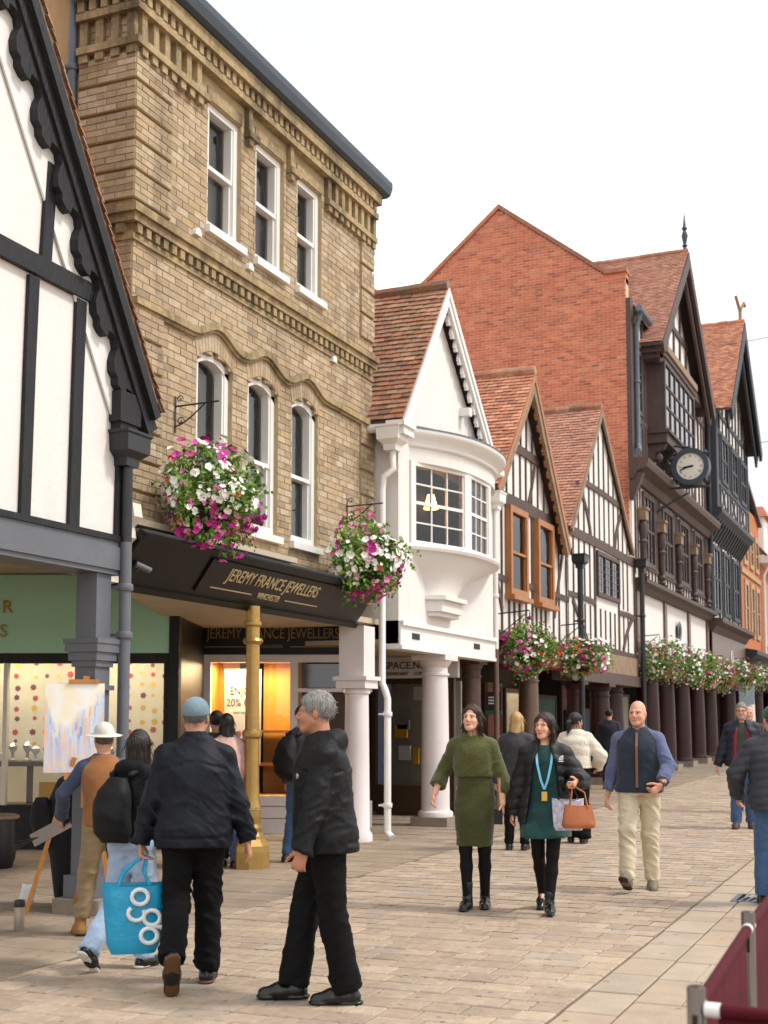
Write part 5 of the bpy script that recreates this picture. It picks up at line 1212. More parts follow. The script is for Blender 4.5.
# ================================================================== hanging baskets
M('leaf_green', palette=['3d5c22', '4f7329', '66903a', '7ea345', '587d30', '9ab854', '43652a'], rough=.6, var=.2, scale=20, spec=.3)
M('petal_white', palette=['f0eee8', 'e8e4da', 'f2efe9'], rough=.6, var=.05)
M('petal_magenta', palette=['b0187c', 'c0208e', '9c1270', 'cc34a0'], rough=.6, var=.1)
M('petal_pink', palette=['df7fae', 'e79bc0', 'd66a9e'], rough=.6, var=.1)
M('petal_red', palette=['cf3418', 'd9441f', 'c02a1a'], rough=.6, var=.1)
M('basket_liner', '2c2a22', rough=.9, var=.2)
def basket(c, rad, seed, mix, label, hang=.5, wallx=None, rz=1.0, nfl=270):
    rg_ = random.Random(seed); t_ = thing('hanging_basket', label, 'hanging basket', (c[0], c[1], c[2]), 'flower baskets along the facades')
    cx, cy, cz = c
    MB().lathe([(.03, -.2), (.14, -.17), (.2, -.08), (.22, .02), (.2, .03)], (cx, cy, cz - .1), 14).build('bowl', 'basket_liner', t_, True)
    if wallx is not None:
        m = MB(); m.tube([(wallx, cy, cz + .62), (cx, cy, cz + .66), (cx, cy, cz + .58)], .012, 6); m.tube([(wallx, cy, cz + .25), (cx - .05, cy, cz + .62)], .01, 6)
        for a in range(3): m.tube([(cx, cy, cz + .6), (cx + .19 * math.cos(a * 2.09), cy + .19 * math.sin(a * 2.09), cz - .08)], .004, 4)
        m.build('bracket_and_chains', 'black_iron', t_)
    def surf(rr):
        while True:
            v = Vector((rg_.uniform(-1, 1), rg_.uniform(-1, 1), rg_.uniform(-1, 1)))
            if .1 < v.length < 1: break
        v.normalize(); lump = 1 + .2 * math.sin(v.x * 4 + seed) + .2 * math.sin(v.y * 5 + seed * 2) * math.cos(v.z * 4 + seed)
        k = rad * lump * rr; p = Vector((v.x * k, v.y * k * 1.06, v.z * k * (rz if v.z > 0 else .92 * rz)))
        return Vector(c) + p, v
    lf = MB()
    for i in range(int(1900)):
        p, v = surf(rg_.random() ** .33 * .98); d = (v + Vector((rg_.uniform(-1, 1), rg_.uniform(-1, 1), rg_.uniform(-1, .6))) * .9).normalized()
        a = d.cross(Vector((rg_.uniform(-1, 1), rg_.uniform(-1, 1), rg_.uniform(-1, 1)))).normalized(); b = d.cross(a); s_ = rg_.uniform(.022, .048)
        lf.add([p - d * s_, p + a * s_ * .55 + b * .006, p + d * s_ * 1.1, p - a * s_ * .55 + b * .006], [(0, 1, 2), (0, 2, 3)], rg_.random())
    for i in range(26):   # trailing stems
        p, v = surf(.9); q = p.copy(); d = v.copy()
        for k in range(6):
            d = (d + Vector((0, 0, -.25))).normalized(); q = q + d * .03; a = d.cross(Vector((rg_.uniform(-1, 1), rg_.uniform(-1, 1), .2))).normalized(); s_ = rg_.uniform(.015, .03)
            lf.add([q, q + a * s_ + d * s_, q + a * s_ * 2, q + a * s_ - d * s_ * .6], [(0, 1, 2), (0, 2, 3)], rg_.random())
    lf.build('foliage', 'leaf_green', t_, kind='stuff')
    fl = {k: MB() for k in mix}; keys = list(mix)
    def flower(mb, p, v, r_):
        v = (v + Vector((rg_.uniform(-.5, .5), rg_.uniform(-.5, .5), rg_.uniform(-.3, .5)))).normalized(); a = v.cross(Vector((.3, .2, 1))).normalized(); b = v.cross(a); o = rg_.random() * 6; f_ = rg_.random()
        vs = [p - v * r_ * .35]; n = 10
        for k in range(n): rr = r_ * (1 if k % 2 == 0 else .8) * rg_.uniform(.9, 1.1); an = o + k * 2 * math.pi / n; vs.append(p + (a * math.cos(an) + b * math.sin(an)) * rr + v * rg_.uniform(-.1, .1) * r_)
        mb.add(vs, [(0, k + 1, (k + 1) % n + 1) for k in range(n)], f_)
    clump = {}
    for i in range(nfl):
        p, v = surf(rg_.uniform(.93, 1.07))
        # colours grow in patches
        w_ = [mix[k][0] * max(.05, 1 + 1.4 * math.sin(v.x * mix[k][1] + v.y * mix[k][2] + v.z * mix[k][3] + mix[k][4])) for k in keys]; k = rg_.choices(keys, w_)[0]
        if k in ('petal_red', 'petal_pink'):
            for j in range(6): flower(fl[k], p + Vector((rg_.uniform(-1, 1), rg_.uniform(-1, 1), rg_.uniform(-1, 1))) * .028, v, rg_.uniform(.014, .02))
        else: flower(fl[k], p, v, rg_.choice((.02, .03, .036, .042, .05)) * rg_.uniform(.85, 1.12))
    for k in keys: fl[k].build({'petal_white': 'white_flowers', 'petal_magenta': 'magenta_flowers', 'petal_pink': 'pink_flowers', 'petal_red': 'red_flowers'}[k], k, t_, kind='stuff')
def mixw(w, m_, p, r_, s): rr = random.Random(s); return {k: (v, rr.uniform(1, 3), rr.uniform(1, 3), rr.uniform(-3, 3), rr.uniform(0, 6)) for k, v in zip(('petal_white', 'petal_magenta', 'petal_pink', 'petal_red'), (w, m_, p, r_))}
mx1 = mixw(6, 3, 1, .5, 1); mx1['petal_magenta'] = (4, .5, 1.0, -3, -1.0); mx1['petal_white'] = (6, 0, -.5, 3, 0.6)
def bx_at(px, py, X): y, z = W(px, py, X); return (X, y, z)
basket(bx_at(211, 500, -6.3), .52, 1, mx1, 'large overflowing basket of white, pink and magenta flowers left of the canopy lettering', nfl=500, rz=.93)
mx2 = mixw(5, 4, .7, .4, 3); mx2['petal_magenta'] = (5, 0, 2.5, -2, -.6); mx2['petal_white'] = (6, 0, -2, 2, .5)
basket(bx_at(368, 560, -6.2), .5, 2, mx2, 'basket of white and magenta flowers at the right end of the jeweller canopy', nfl=420, rz=.9)
basket(bx_at(530, 650, -6.2), .45, 3, mixw(3, 3, 1, 3, 4), 'round basket with red geraniums and magenta flowers under the house with orange wooden windows', wallx=XD)
basket(bx_at(584, 657, -6.3), .46, 4, mixw(3, 3, 1.4, 1.5, 5), 'basket of pink, white and magenta flowers before the close studded house', wallx=XE, rz=.85)
for (px, py, s_, wts, lab, rr_) in ((660, 661, 5, (4, 1, .5, .3), 'leafy green basket with trailing white flowers nearest the close studded house, on the clock house', .56), (687, 668, 6, (3, 3, 1, .6), 'basket of white and magenta flowers between two others below the clock house', .5),
                               (706, 672, 7, (3, 1, .7, 2), 'basket with orange red flowers below the right of the clock house', .5), (723, 676, 8, (3, 2, 1.5, 2), 'basket of pink, red and white flowers where clock house meets jettied house', .52), (746, 676, 9, (5, .6, .3, .3), 'green basket with white flowers below the jettied house cornice', .56), (762, 676, 10, (4, 2, 1, .5), 'farthest flower basket, pink and white, past the jettied house', .55)):
    basket(bx_at(px, py, -6.35), rr_, s_, mixw(*wts, s_), lab, wallx=XF)

# ================================================================== street props
M('easel_wood', 'b57a38', rough=.5, var=.2, scale=10, stretch=(1, 1, .3)); M('steel', '6a6058', rough=.25, var=.1, metal=1.); M('black_plastic', '141416', rough=.4, var=.1)
M('burgundy_cloth', '4a0a17', spec=.2, rough=.85, var=.1, scale=6, bump=.15, bscale=120); M('paper', 'e4e2dd', rough=.8, var=.04); M('black_cloth', '101014', rough=.9, var=.3, scale=7, bump=.5, bscale=9)
# easel with canvas: faces the street / camera
ex, ey = G(74, 916); ez = gz(ey)
ea = thing('easel', 'wooden tripod easel holding a painting beside the grey pier', 'easel', (ex, ey, ez))
cd = Vector((-ex, -ey)).normalized()          # towards the camera
rt = Vector((-cd.y, cd.x)); rt = rt if rt.x > 0 else -rt
def EP(u, d_, z): return (ex + rt.x * u + cd.x * d_, ey + rt.y * u + cd.y * d_, ez + z)
leg0 = G(25, 915)
du = (Vector(leg0) - Vector((ex, ey))).dot(rt); dd = (Vector(leg0) - Vector((ex, ey))).dot(cd)
MB().bar(EP(du, dd, 0), EP(-.02, .05, 1.25), .035, .02, (cd.x, cd.y, 0)).build('leg', 'easel_wood', ea)
MB().bar(EP(.3, .12, 0), EP(.1, .05, 1.25), .035, .02, (cd.x, cd.y, 0)).build('leg', 'easel_wood', ea)
MB().bar(EP(.1, -.55, 0), EP(.06, -.02, 1.2), .035, .02, (cd.x, cd.y, 0)).build('leg', 'easel_wood', ea)
MB().bar(EP(.06, 0, .85), EP(.06, -.04, 1.9), .05, .022, (cd.x, cd.y, 0)).build('mast', 'easel_wood', ea)
MB().bar(EP(-.1, .04, 1.1), EP(.22, .04, 1.1), .05, .06, (cd.x, cd.y, 0)).build('ledge', 'easel_wood', ea)
MB().bar(EP(-.08, .0, 1.855), EP(.16, .0, 1.855), .035, .05, (cd.x, cd.y, 0)).build('clamp', 'easel_wood', ea)
# painting: loose watercolour of a street, built as a flat canvas with procedural strokes
pm = bpy.data.materials.new('street_watercolour'); pm.use_nodes = True; MATS['street_watercolour'] = pm
n, l = pm.node_tree.nodes, pm.node_tree.links; pb = n['Principled BSDF']; pb.inputs['Roughness'].default_value = .8
uv = n.new('ShaderNodeUVMap'); sep = n.new('ShaderNodeSeparateXYZ'); l.new(uv.outputs[0], sep.inputs[0])
def math_n(op, a, b=None, c=None):
    q = n.new('ShaderNodeMath'); q.operation = op
    for i, v in enumerate((a, b, c)):
        if v is None: continue
        if isinstance(v, (int, float)): q.inputs[i].default_value = v
        else: l.new(v, q.inputs[i])
    return q.outputs[0]
def mixc(f, a, b):
    q = n.new('ShaderNodeMix'); q.data_type = 'RGBA'
    if isinstance(f, (int, float)): q.inputs['Factor'].default_value = f
    else: l.new(f, q.inputs['Factor'])
    for s_, v in (('A', a), ('B', b)):
        if isinstance(v, tuple): q.inputs[s_].default_value = v
        else: l.new(v, q.inputs[s_])
    return q.outputs['Result']
mpn = n.new('ShaderNodeMapping'); mpn.inputs['Scale'].default_value = (22, 3.2, 1); l.new(uv.outputs[0], mpn.inputs[0])
vor = n.new('ShaderNodeTexVoronoi'); vor.feature = 'F1'; vor.distance = 'CHEBYCHEV'; vor.inputs['Scale'].default_value = 1.0; l.new(mpn.outputs[0], vor.inputs['Vector'])
hs_ = n.new('ShaderNodeValToRGB'); cr = hs_.color_ramp; cr.interpolation = 'CONSTANT'
sepc = n.new('ShaderNodeSeparateColor'); l.new(vor.outputs['Color'], sepc.inputs[0]); l.new(sepc.outputs[0], hs_.inputs[0])
cols = ['6f9fd8', '9db4dc', '4f78c0', 'e3a26a', 'b8c6e2', '8fb7e0', 'e6c890', '5d8ad0', 'd2705a', 'a9b2d8']
cr.elements[0].color = C(cols[0]); cr.elements[1].position = .9; cr.elements[1].color = C(cols[-1])
for i, c_ in enumerate(cols[1:-1], 1): e_ = cr.elements.new(i * .1); e_.color = C(c_)
nzw = n.new('ShaderNodeTexNoise'); nzw.inputs['Scale'].default_value = 6; l.new(uv.outputs[0], nzw.inputs['Vector'])
u_, v_ = sep.outputs[0], sep.outputs[1]
wob = math_n('MULTIPLY', math_n('SUBTRACT', nzw.outputs[0], .5), .22)
# skyline: buildings rise to the right edge and stand at the left edge around a vanishing point; soft washes, no hard edge
sky_r = math_n('ADD', math_n('MULTIPLY', math_n('SUBTRACT', u_, .3), .55), .48); sky_l = math_n('SUBTRACT', .86, math_n('MULTIPLY', u_, 2.0))
top = math_n('ADD', math_n('MAXIMUM', math_n('MAXIMUM', sky_r, sky_l), .5), wob)
def soft(a, b, w): q = n.new('ShaderNodeMapRange'); q.interpolation_type = 'SMOOTHSTEP'; l.new(math_n('SUBTRACT', a, b), q.inputs['Value']); q.inputs['From Min'].default_value = -w; q.inputs['From Max'].default_value = w; return q.outputs['Result']
isb = soft(top, v_, .09); isg = soft(math_n('ADD', wob, .34), v_, .08)
nz2 = n.new('ShaderNodeTexNoise'); nz2.inputs['Scale'].default_value = 3.5; nz2.inputs['Detail'].default_value = 5; l.new(uv.outputs[0], nz2.inputs['Vector'])
wash = soft(nz2.outputs[0], .5, .12)
paper_sky = mixc(math_n('MULTIPLY', wash, .55), C('eceae4'), C('efdca6'))
street_c = mixc(wash, C('d8bfa6'), C('b9c3dc'))
houses = mixc(.25, hs_.outputs['Color'], C('dfe3ee'))
cc = mixc(math_n('MULTIPLY', isb, math_n('ADD', math_n('MULTIPLY', wash, .25), .7)), paper_sky, houses); cc = mixc(math_n('MULTIPLY', isg, .6), cc, street_c)
l.new(cc, pb.inputs['Base Color'])
pt = thing('painting', 'loose blue and orange watercolour of a street on a white board on the easel', 'painting', EP(.06, .03, 1.13))
vs = [EP(-.26, .05, 1.13), EP(.205, .05, 1.13), EP(.205, .012, 1.84), EP(-.26, .012, 1.84)]; bk = [EP(-.26, .03, 1.13), EP(.205, .03, 1.13), EP(.205, -.008, 1.84), EP(-.26, -.008, 1.84)]
MB().hexa(bk + [tuple(Vector(a) * .9 + Vector(b) * .1) for a, b in zip(vs, bk)]).build('board', 'paper', pt)
m = MB(); m.add(vs, [(0, 1, 2, 3)]); o = m.build('canvas', 'street_watercolour', pt)
uvl = o.data.uv_layers.new(name='UVMap')
me = o.data; uvd = {0: (0, 0), 1: (1, 0), 2: (1, 1), 3: (0, 1)}
for lp in me.loops: uvl.data[lp.index].uv = uvd[lp.vertex_index]
# flask and tissue
tx, ty = G(19, 931); tz = gz(ty)
fl_ = thing('flask', 'steel travel flask with black lid standing on the paving beside the easel leg', 'flask', (tx, ty, tz))
M('flask_steel', 'b8b2aa', rough=.3, metal=.8); MB().lathe([(.033, 0), (.036, .01), (.038, .13), (.04, .16), (.04, .175)], (tx, ty, tz), 20).build('body', 'flask_steel', fl_, True)
MB().lathe([(.041, .176), (.042, .2), (.038, .225), (.025, .228)], (tx, ty, tz), 20).build('lid', 'black_plastic', fl_, True)
hx, hy = G(27, 908); hz = gz(hy)
m = MB(); vs = []
for i in range(5):
    for j in range(5): vs.append((hx + (i - 2) * .03 * rt.x + (j - 2) * .012, hy + (i - 2) * .03 * rt.y, hz + .02 + j * .045 + random.uniform(-.012, .012)))
m.add(vs, [(i * 5 + j, i * 5 + j + 1, (i + 1) * 5 + j + 1, (i + 1) * 5 + j) for i in range(4) for j in range(4)])
o = m.build('crumpled_cloth', 'paper', None, True); sm_ = o.modifiers.new('s', 'SOLIDIFY'); sm_.thickness = .004
tag(o, 'white crumpled cloth wrapped round the foot of the easel leg', 'cloth')
# black coat draped over a bag, behind the easel leg
def blob_stack(name, mat, rings, parent=None, n=20, seed=0, amp=.12):
    rr = random.Random(seed); ph = [rr.random() * 6 for _ in range(6)]; m = MB(); vs = []
    for k, (x, y, z, a, b) in enumerate(rings):
        for i in range(n):
            an = 2 * math.pi * i / n; f = 1 + amp * (math.sin(3 * an + ph[0] + z * 5) * .5 + math.sin(7 * an + ph[1] + z * 3) * .35 + math.sin(5 * an + ph[2] - z * 9) * .3)
            vs.append((x + a * f * math.cos(an), y + b * f * math.sin(an), z))
    K = len(rings); fs = [(k * n + i, k * n + (i + 1) % n, (k + 1) * n + (i + 1) % n, (k + 1) * n + i) for k in range(K - 1) for i in range(n)] + [tuple(range(n)), tuple(range((K - 1) * n, K * n))]
    m.add(vs, fs); o = m.build(name, mat, parent, True); return o
bx_, by_ = G(68, 908); bz = gz(by_)
ct = thing('draped_coat', 'black coat and bag heaped upright behind the easel leg', 'coat', (bx_, by_, bz))
q = Vector((bx_, by_)) - cd * .12
blob_stack('bag', 'black_cloth', [(q.x, q.y, bz + .03, .1, .1), (q.x, q.y, bz + .1, .125, .12), (q.x - .01, q.y, bz + .4, .14, .13), (q.x - .03, q.y, bz + .62, .18, .15), (q.x - .02, q.y, bz + .85, .17, .14), (q.x + .02, q.y, bz + 1.05, .12, .1), (q.x + .03, q.y, bz + 1.1, .05, .05)], ct, seed=2)
q2 = q - rt * .2
blob_stack('sleeve', 'black_cloth', [(q2.x + .02, q2.y, bz + .5, .05, .05), (q2.x, q2.y, bz + .6, .1, .09), (q2.x - .02, q2.y, bz + .72, .12, .1), (q2.x - .03, q2.y, bz + .82, .09, .09), (q2.x - .04, q2.y, bz + .9, .04, .05)], ct, seed=5)
# barrel planter at the left edge
kx, ky = G(4, 868); kx -= .1
kb = thing('barrel_stool', 'dark round stool with pale wooden top at the shop window', 'stool', (kx, ky, gz(ky)))
MB().lathe([(.16, 0), (.19, .1), (.2, .3), (.19, .5)], (kx, ky, gz(ky)), 20).build('drum', 'black_plastic', kb, True); MB().lathe([(.2, .5), (.225, .51), (.225, .54), (.2, .55)], (kx, ky, gz(ky)), 20).build('seat', 'weathered_wood', kb, True)
# rope barrier: steel posts with burgundy banners
def post(x, y, top, label):
    z = gz(y); t_ = thing('barrier_post', label, 'post', (x, y, z), 'barrier posts')
    MB().lathe([(.021, .02), (.021, top - .004), (.018, top)], (x, y, z), 24).build('tube', 'steel', t_, True)
    MB().lathe([(.17, 0), (.17, .012), (.03, .03), (.03, .035)], (x, y, z), 28).build('base', 'steel', t_, True)
    MB().box(x - .006, x + .006, y - .0235, y - .02, z + top - .12, z + top - .06).build('slot', 'black_plastic', t_)
    return (x, y, z + top)
def at_z(px, py, z):
    d = ray(px, py); t = (z - CH) / d[2]; return t * d[0], t * d[1]
q1, q2 = at_z(696, 988, 1.0), at_z(748, 916, 1.0); q3 = (q2[0] + (q2[0] - q1[0]) * 1.25 + .02, q2[1] + (q2[1] - q1[1]) * 1.25)
P1 = post(q1[0], q1[1], .98, 'steel barrier post at the corner where two burgundy banners meet')
P2 = post(q2[0], q2[1], .98, 'steel barrier post between two burgundy banners in a row')
P3 = post(q3[0], q3[1], .98, 'farther steel barrier post at the end of the burgundy banners')
P4 = post(q1[0] + 1.35, q1[1] - .1, .98, 'steel barrier post at the side end of the cross banner')
def banner(a, b, label, z1=-.05, z0=-.82):
    a, b = Vector(a), Vector(b); d = (b - a); d.z = 0; L_ = d.length; d.normalize(); nn = Vector((-d.y, d.x, 0)); t_ = thing('banner', label, 'banner', tuple(a.lerp(b, .5) - Vector((0, 0, .98))), 'burgundy barrier banners')
    m = MB(); p0, p1 = a + d * .03, b - d * .03; z_ = Vector((0, 0, z1)); m.tube([p0 + z_, p0.lerp(p1, .5) + z_, p1 + z_], .016, 12); m.build('top_sleeve', 'burgundy_cloth', t_, True)
    m = MB(); n_ = 22; vs = []
    for i in range(n_ + 1):
        q_ = (a + d * .05).lerp(b - d * .05, i / n_)
        for j in range(6):
            f = j / 5; vs.append(q_ + Vector((0, 0, z1 - .01 + (z0 - z1) * f)) + nn * (.012 * f * math.sin(i * .9 + L_ * 5) + .004 * math.sin(i * 2.3)))
    m.add(vs, [(i * 6 + j, i * 6 + j + 1, (i + 1) * 6 + j + 1, (i + 1) * 6 + j) for i in range(n_) for j in range(5)])
    o = m.build('cloth', 'burgundy_cloth', t_, True); so = o.modifiers.new('s', 'SOLIDIFY'); so.thickness = .006
    for q_, s_ in ((a, 1), (b, -1)): MB().tube([q_ + d * s_ * .02 + z_, q_ + d * s_ * .055 + z_], .0175, 12).build('end_cap', 'white_paint', t_, True)
banner(P1, P2, 'burgundy fabric banner between the corner post and the middle post'); banner(P2, P3, 'burgundy fabric banner beyond the middle barrier post'); banner(P1, P4, 'burgundy fabric banner crossing at right angles from the corner post')

# ================================================================== people: smooth distance-field bodies, meshed with surface nets
def V3(*a): return np.array(a if len(a) > 1 else a[0], dtype=np.float32)
def vnoise(x, y, z, seed):
    L = np.random.default_rng(seed).random((16, 16, 16)).astype(np.float32); out = 0
    xi, yi, zi = np.floor(x).astype(int), np.floor(y).astype(int), np.floor(z).astype(int); fx, fy, fz = x - xi, y - yi, z - zi; fx, fy, fz = [q * q * (3 - 2 * q) for q in (fx, fy, fz)]
    for i in (0, 1):
        for j in (0, 1):
            for k in (0, 1): out = out + L[(xi + i) % 16, (yi + j) % 16, (zi + k) % 16] * (fx if i else 1 - fx) * (fy if j else 1 - fy) * (fz if k else 1 - fz)
    return out
class Field:
    def __init__(s, lo, hi, h):
        s.h = h; s.lo = np.array(lo, np.float32); n = np.ceil((np.array(hi) - np.array(lo)) / h).astype(int) + 1
        s.ax = [(lo[i] + h * np.arange(n[i])).astype(np.float32) for i in range(3)]; s.f = np.full(n, 9., np.float32)
    def sub(s, lo, hi):
        sl = []
        for i in range(3):
            a = int(max(0, math.floor((lo[i] - s.lo[i]) / s.h))); b = int(min(len(s.ax[i]), math.ceil((hi[i] - s.lo[i]) / s.h) + 1))
            if b <= a: return None, None
            sl.append(slice(a, b))
        X = s.ax[0][sl[0]][:, None, None]; Y = s.ax[1][sl[1]][None, :, None]; Z = s.ax[2][sl[2]][None, None, :]
        return tuple(sl), (X, Y, Z)
    def union(s, sl, d, k):
        a = s.f[sl]
        if k > 0: hh = np.maximum(k - np.abs(a - d), 0) / k; s.f[sl] = np.minimum(a, d) - hh * hh * k * .25
        else: s.f[sl] = np.minimum(a, d)
    def carve(s, sl, d, k):
        a = s.f[sl]; d = -d; hh = np.maximum(k - np.abs(a - d), 0) / k; s.f[sl] = np.maximum(a, d) + hh * hh * k * .25
    def cone(s, a, b, r0, r1, k=.02, flat=None, cut=None, op='u'):
        """tapered capsule; flat=(axis, factor) squashes; cut=[(point, normal)] keeps the side behind the normal"""
        a, b = V3(a), V3(b); m = max(r0, r1) * (1 if not flat else max(1, flat[1])) + k + 2 * s.h
        sl, g = s.sub(np.minimum(a, b) - m, np.maximum(a, b) + m)
        if sl is None: return
        X, Y, Z = g; ba = b - a; L2 = float(ba @ ba) + 1e-9
        t = np.clip(((X - a[0]) * ba[0] + (Y - a[1]) * ba[1] + (Z - a[2]) * ba[2]) / L2, 0, 1)
        dx, dy, dz = X - a[0] - t * ba[0], Y - a[1] - t * ba[1], Z - a[2] - t * ba[2]
        q = dx * dx + dy * dy + dz * dz
        if flat:
            n = V3(flat[0]); c = dx * n[0] + dy * n[1] + dz * n[2]; q = q + c * c * (1 / flat[1] ** 2 - 1)
        d = np.sqrt(np.maximum(q, 0)) - (r0 + (r1 - r0) * t)
        for p, nn in (cut or []): d = np.maximum(d, (X - p[0]) * nn[0] + (Y - p[1]) * nn[1] + (Z - p[2]) * nn[2])
        (s.union if op == 'u' else s.carve)(sl, d, k)
    def ell(s, c, r, k=.015, op='u', cut=None):
        c, r = V3(c), V3(r); m = r + k + 2 * s.h; sl, g = s.sub(c - m, c + m)
        if sl is None: return
        X, Y, Z = [(q - c[i]) for i, q in enumerate(g)]
        k0 = np.sqrt((X / r[0]) ** 2 + (Y / r[1]) ** 2 + (Z / r[2]) ** 2); k1 = np.sqrt((X / r[0] ** 2) ** 2 + (Y / r[1] ** 2) ** 2 + (Z / r[2] ** 2) ** 2) + 1e-6
        d = k0 * (k0 - 1) / k1
        for p, nn in (cut or []): d = np.maximum(d, (g[0] - p[0]) * nn[0] + (g[1] - p[1]) * nn[1] + (g[2] - p[2]) * nn[2])
        (s.union if op == 'u' else s.carve)(sl, d, k)
    def loft(s, keys, k=.03, cut=True, pw=2.3, op='u'):
        """keys: (z, cx, cy, rx, ry) from low to high"""
        K = np.array(sorted(keys), np.float32); m = k + 2 * s.h
        lo = (float((K[:, 1] - K[:, 3]).min()) - m, float((K[:, 2] - K[:, 4]).min()) - m, float(K[0, 0]) - m); hi = (float((K[:, 1] + K[:, 3]).max()) + m, float((K[:, 2] + K[:, 4]).max()) + m, float(K[-1, 0]) + m)
        sl, g = s.sub(lo, hi)
        if sl is None: return
        X, Y, Z = g; z = Z.ravel(); zz = np.linspace(K[0, 0], K[-1, 0], 64)
        def ip(j):
            v = np.interp(zz, K[:, 0], K[:, j]); v = np.convolve(np.pad(v, 3, mode='edge'), np.ones(7) / 7, 'valid'); return np.interp(z, zz, v).astype(np.float32)[None, None, :]
        cx, cy, rx, ry = ip(1), ip(2), ip(3), ip(4)
        u = (np.abs((X - cx) / rx) ** pw + np.abs((Y - cy) / ry) ** pw) ** (1 / pw); d = (u - 1) * np.minimum(rx, ry)
        d = np.maximum(d, np.maximum(K[0, 0] - Z, Z - K[-1, 0]))
        (s.union if op == 'u' else s.carve)(sl, d, k)
    def fold(s, amp, seed, freq=(20, 20, 34), band=.05, fn=None, foci=()):
        idx = np.nonzero(np.abs(s.f) < band)
        if len(idx[0]) == 0: return
        x, y, z = [s.ax[i][idx[i]] for i in range(3)]; r = np.random.default_rng(seed); d = np.zeros_like(x)
        if fn is not None: d = fn(x, y, z)
        if amp:
            fq = np.array(freq, float) * .34
            wx = .05 * (vnoise(x * 5, y * 5, z * 5, seed + 7) - .5); wz = .08 * (vnoise(x * 6, y * 6, z * 4, seed + 11) - .5)
            tilt = .5 * (x + y) * (1 if seed % 2 else -1)
            mod = .35 + .5 * vnoise(x * 3, y * 3, z * 3, seed + 3)
            for c in foci: mod = mod + 1.1 * np.exp(-((x - c[0]) ** 2 + (y - c[1]) ** 2 + (z - c[2]) ** 2) / .018)
            mod = np.minimum(mod, 1.9)
            for j, (fs, am_) in enumerate(((1., 1.), (1.9, .6))):
                nv = vnoise((x + wx) * fq[0] * fs, (y + wx) * fq[1] * fs, (z + wz + tilt) * fq[2] * fs, seed + j); rd = (1 - np.abs(2 * nv - 1)) ** 3.5; d = d - amp * am_ * 2.6 * (rd - .25) * mod
        s.f[idx] += d.astype(np.float32)
    def cutz(s, z, above=False):
        q = s.ax[2][None, None, :] - z; s.f = np.maximum(s.f, q if above else -q)
    def mesh(s, smooth=2):
        f = s.f; h = s.h; f = np.pad(f, 1, constant_values=9.); lo = s.lo - h
        sg = f < 0; c = sg[:-1, :-1, :-1].astype(np.int8)
        tot = sum(sg[i:sg.shape[0] - 1 + i, j:sg.shape[1] - 1 + j, k:sg.shape[2] - 1 + k].astype(np.int8) for i in (0, 1) for j in (0, 1) for k in (0, 1))
        act = (tot > 0) & (tot < 8); I = np.nonzero(act); n = len(I[0])
        if n == 0: return np.zeros((0, 3)), np.zeros((0, 4), int)
        P = np.zeros((n, 3)); W_ = np.zeros(n)
        for ax in range(3):
            o1, o2 = [q for q in range(3) if q != ax]
            for a in (0, 1):
                for b in (0, 1):
                    off = [0, 0, 0]; off[o1] = a; off[o2] = b; p0 = tuple(I[q] + off[q] for q in range(3)); off2 = list(off); off2[ax] = 1; p1 = tuple(I[q] + off2[q] for q in range(3))
                    f0, f1 = f[p0], f[p1]; x = (f0 < 0) != (f1 < 0); t = np.where(x, f0 / np.where(x, f0 - f1, 1), 0)
                    pt = np.stack([np.full(n, float(off[q])) if q != ax else t for q in range(3)], 1); P[x] += pt[x]; W_[x] += 1
        P /= W_[:, None]; V = (np.stack(I, 1) + P) * h + lo
        ids = np.full(act.shape, -1, np.int64); ids[I] = np.arange(n); Q = []
        for ax in range(3):
            o1, o2 = [(1, 2), (2, 0), (0, 1)][ax]; s0 = [slice(None)] * 3; s1 = [slice(None)] * 3; s0[ax] = slice(0, -1); s1[ax] = slice(1, None)
            a, b = sg[tuple(s0)], sg[tuple(s1)]
            for m, flip in ((a & ~b, False), (~a & b, True)):
                E = np.nonzero(m); E = np.stack(E, 1); E = E[(E[:, o1] > 0) & (E[:, o2] > 0) & (E[:, o1] < sg.shape[o1] - 1) & (E[:, o2] < sg.shape[o2] - 1)]
                if len(E) == 0: continue
                def cid(d1, d2): q = E.copy(); q[:, o1] += d1; q[:, o2] += d2; return ids[q[:, 0], q[:, 1], q[:, 2]]
                q = np.stack([cid(-1, -1), cid(0, -1), cid(0, 0), cid(-1, 0)], 1); Q.append(q[:, ::-1] if flip else q)
        Q = np.concatenate(Q); Q = Q[(Q >= 0).all(1)]
        for _ in range(smooth):
            S = np.zeros_like(V); N = np.zeros(n)
            for i in range(4):
                for j in (1, 3): np.add.at(S, Q[:, i], V[Q[:, (i + j) % 4]]); np.add.at(N, Q[:, i], 1)
            V = V * .5 + .5 * S / np.maximum(N, 1)[:, None]
        return V, Q
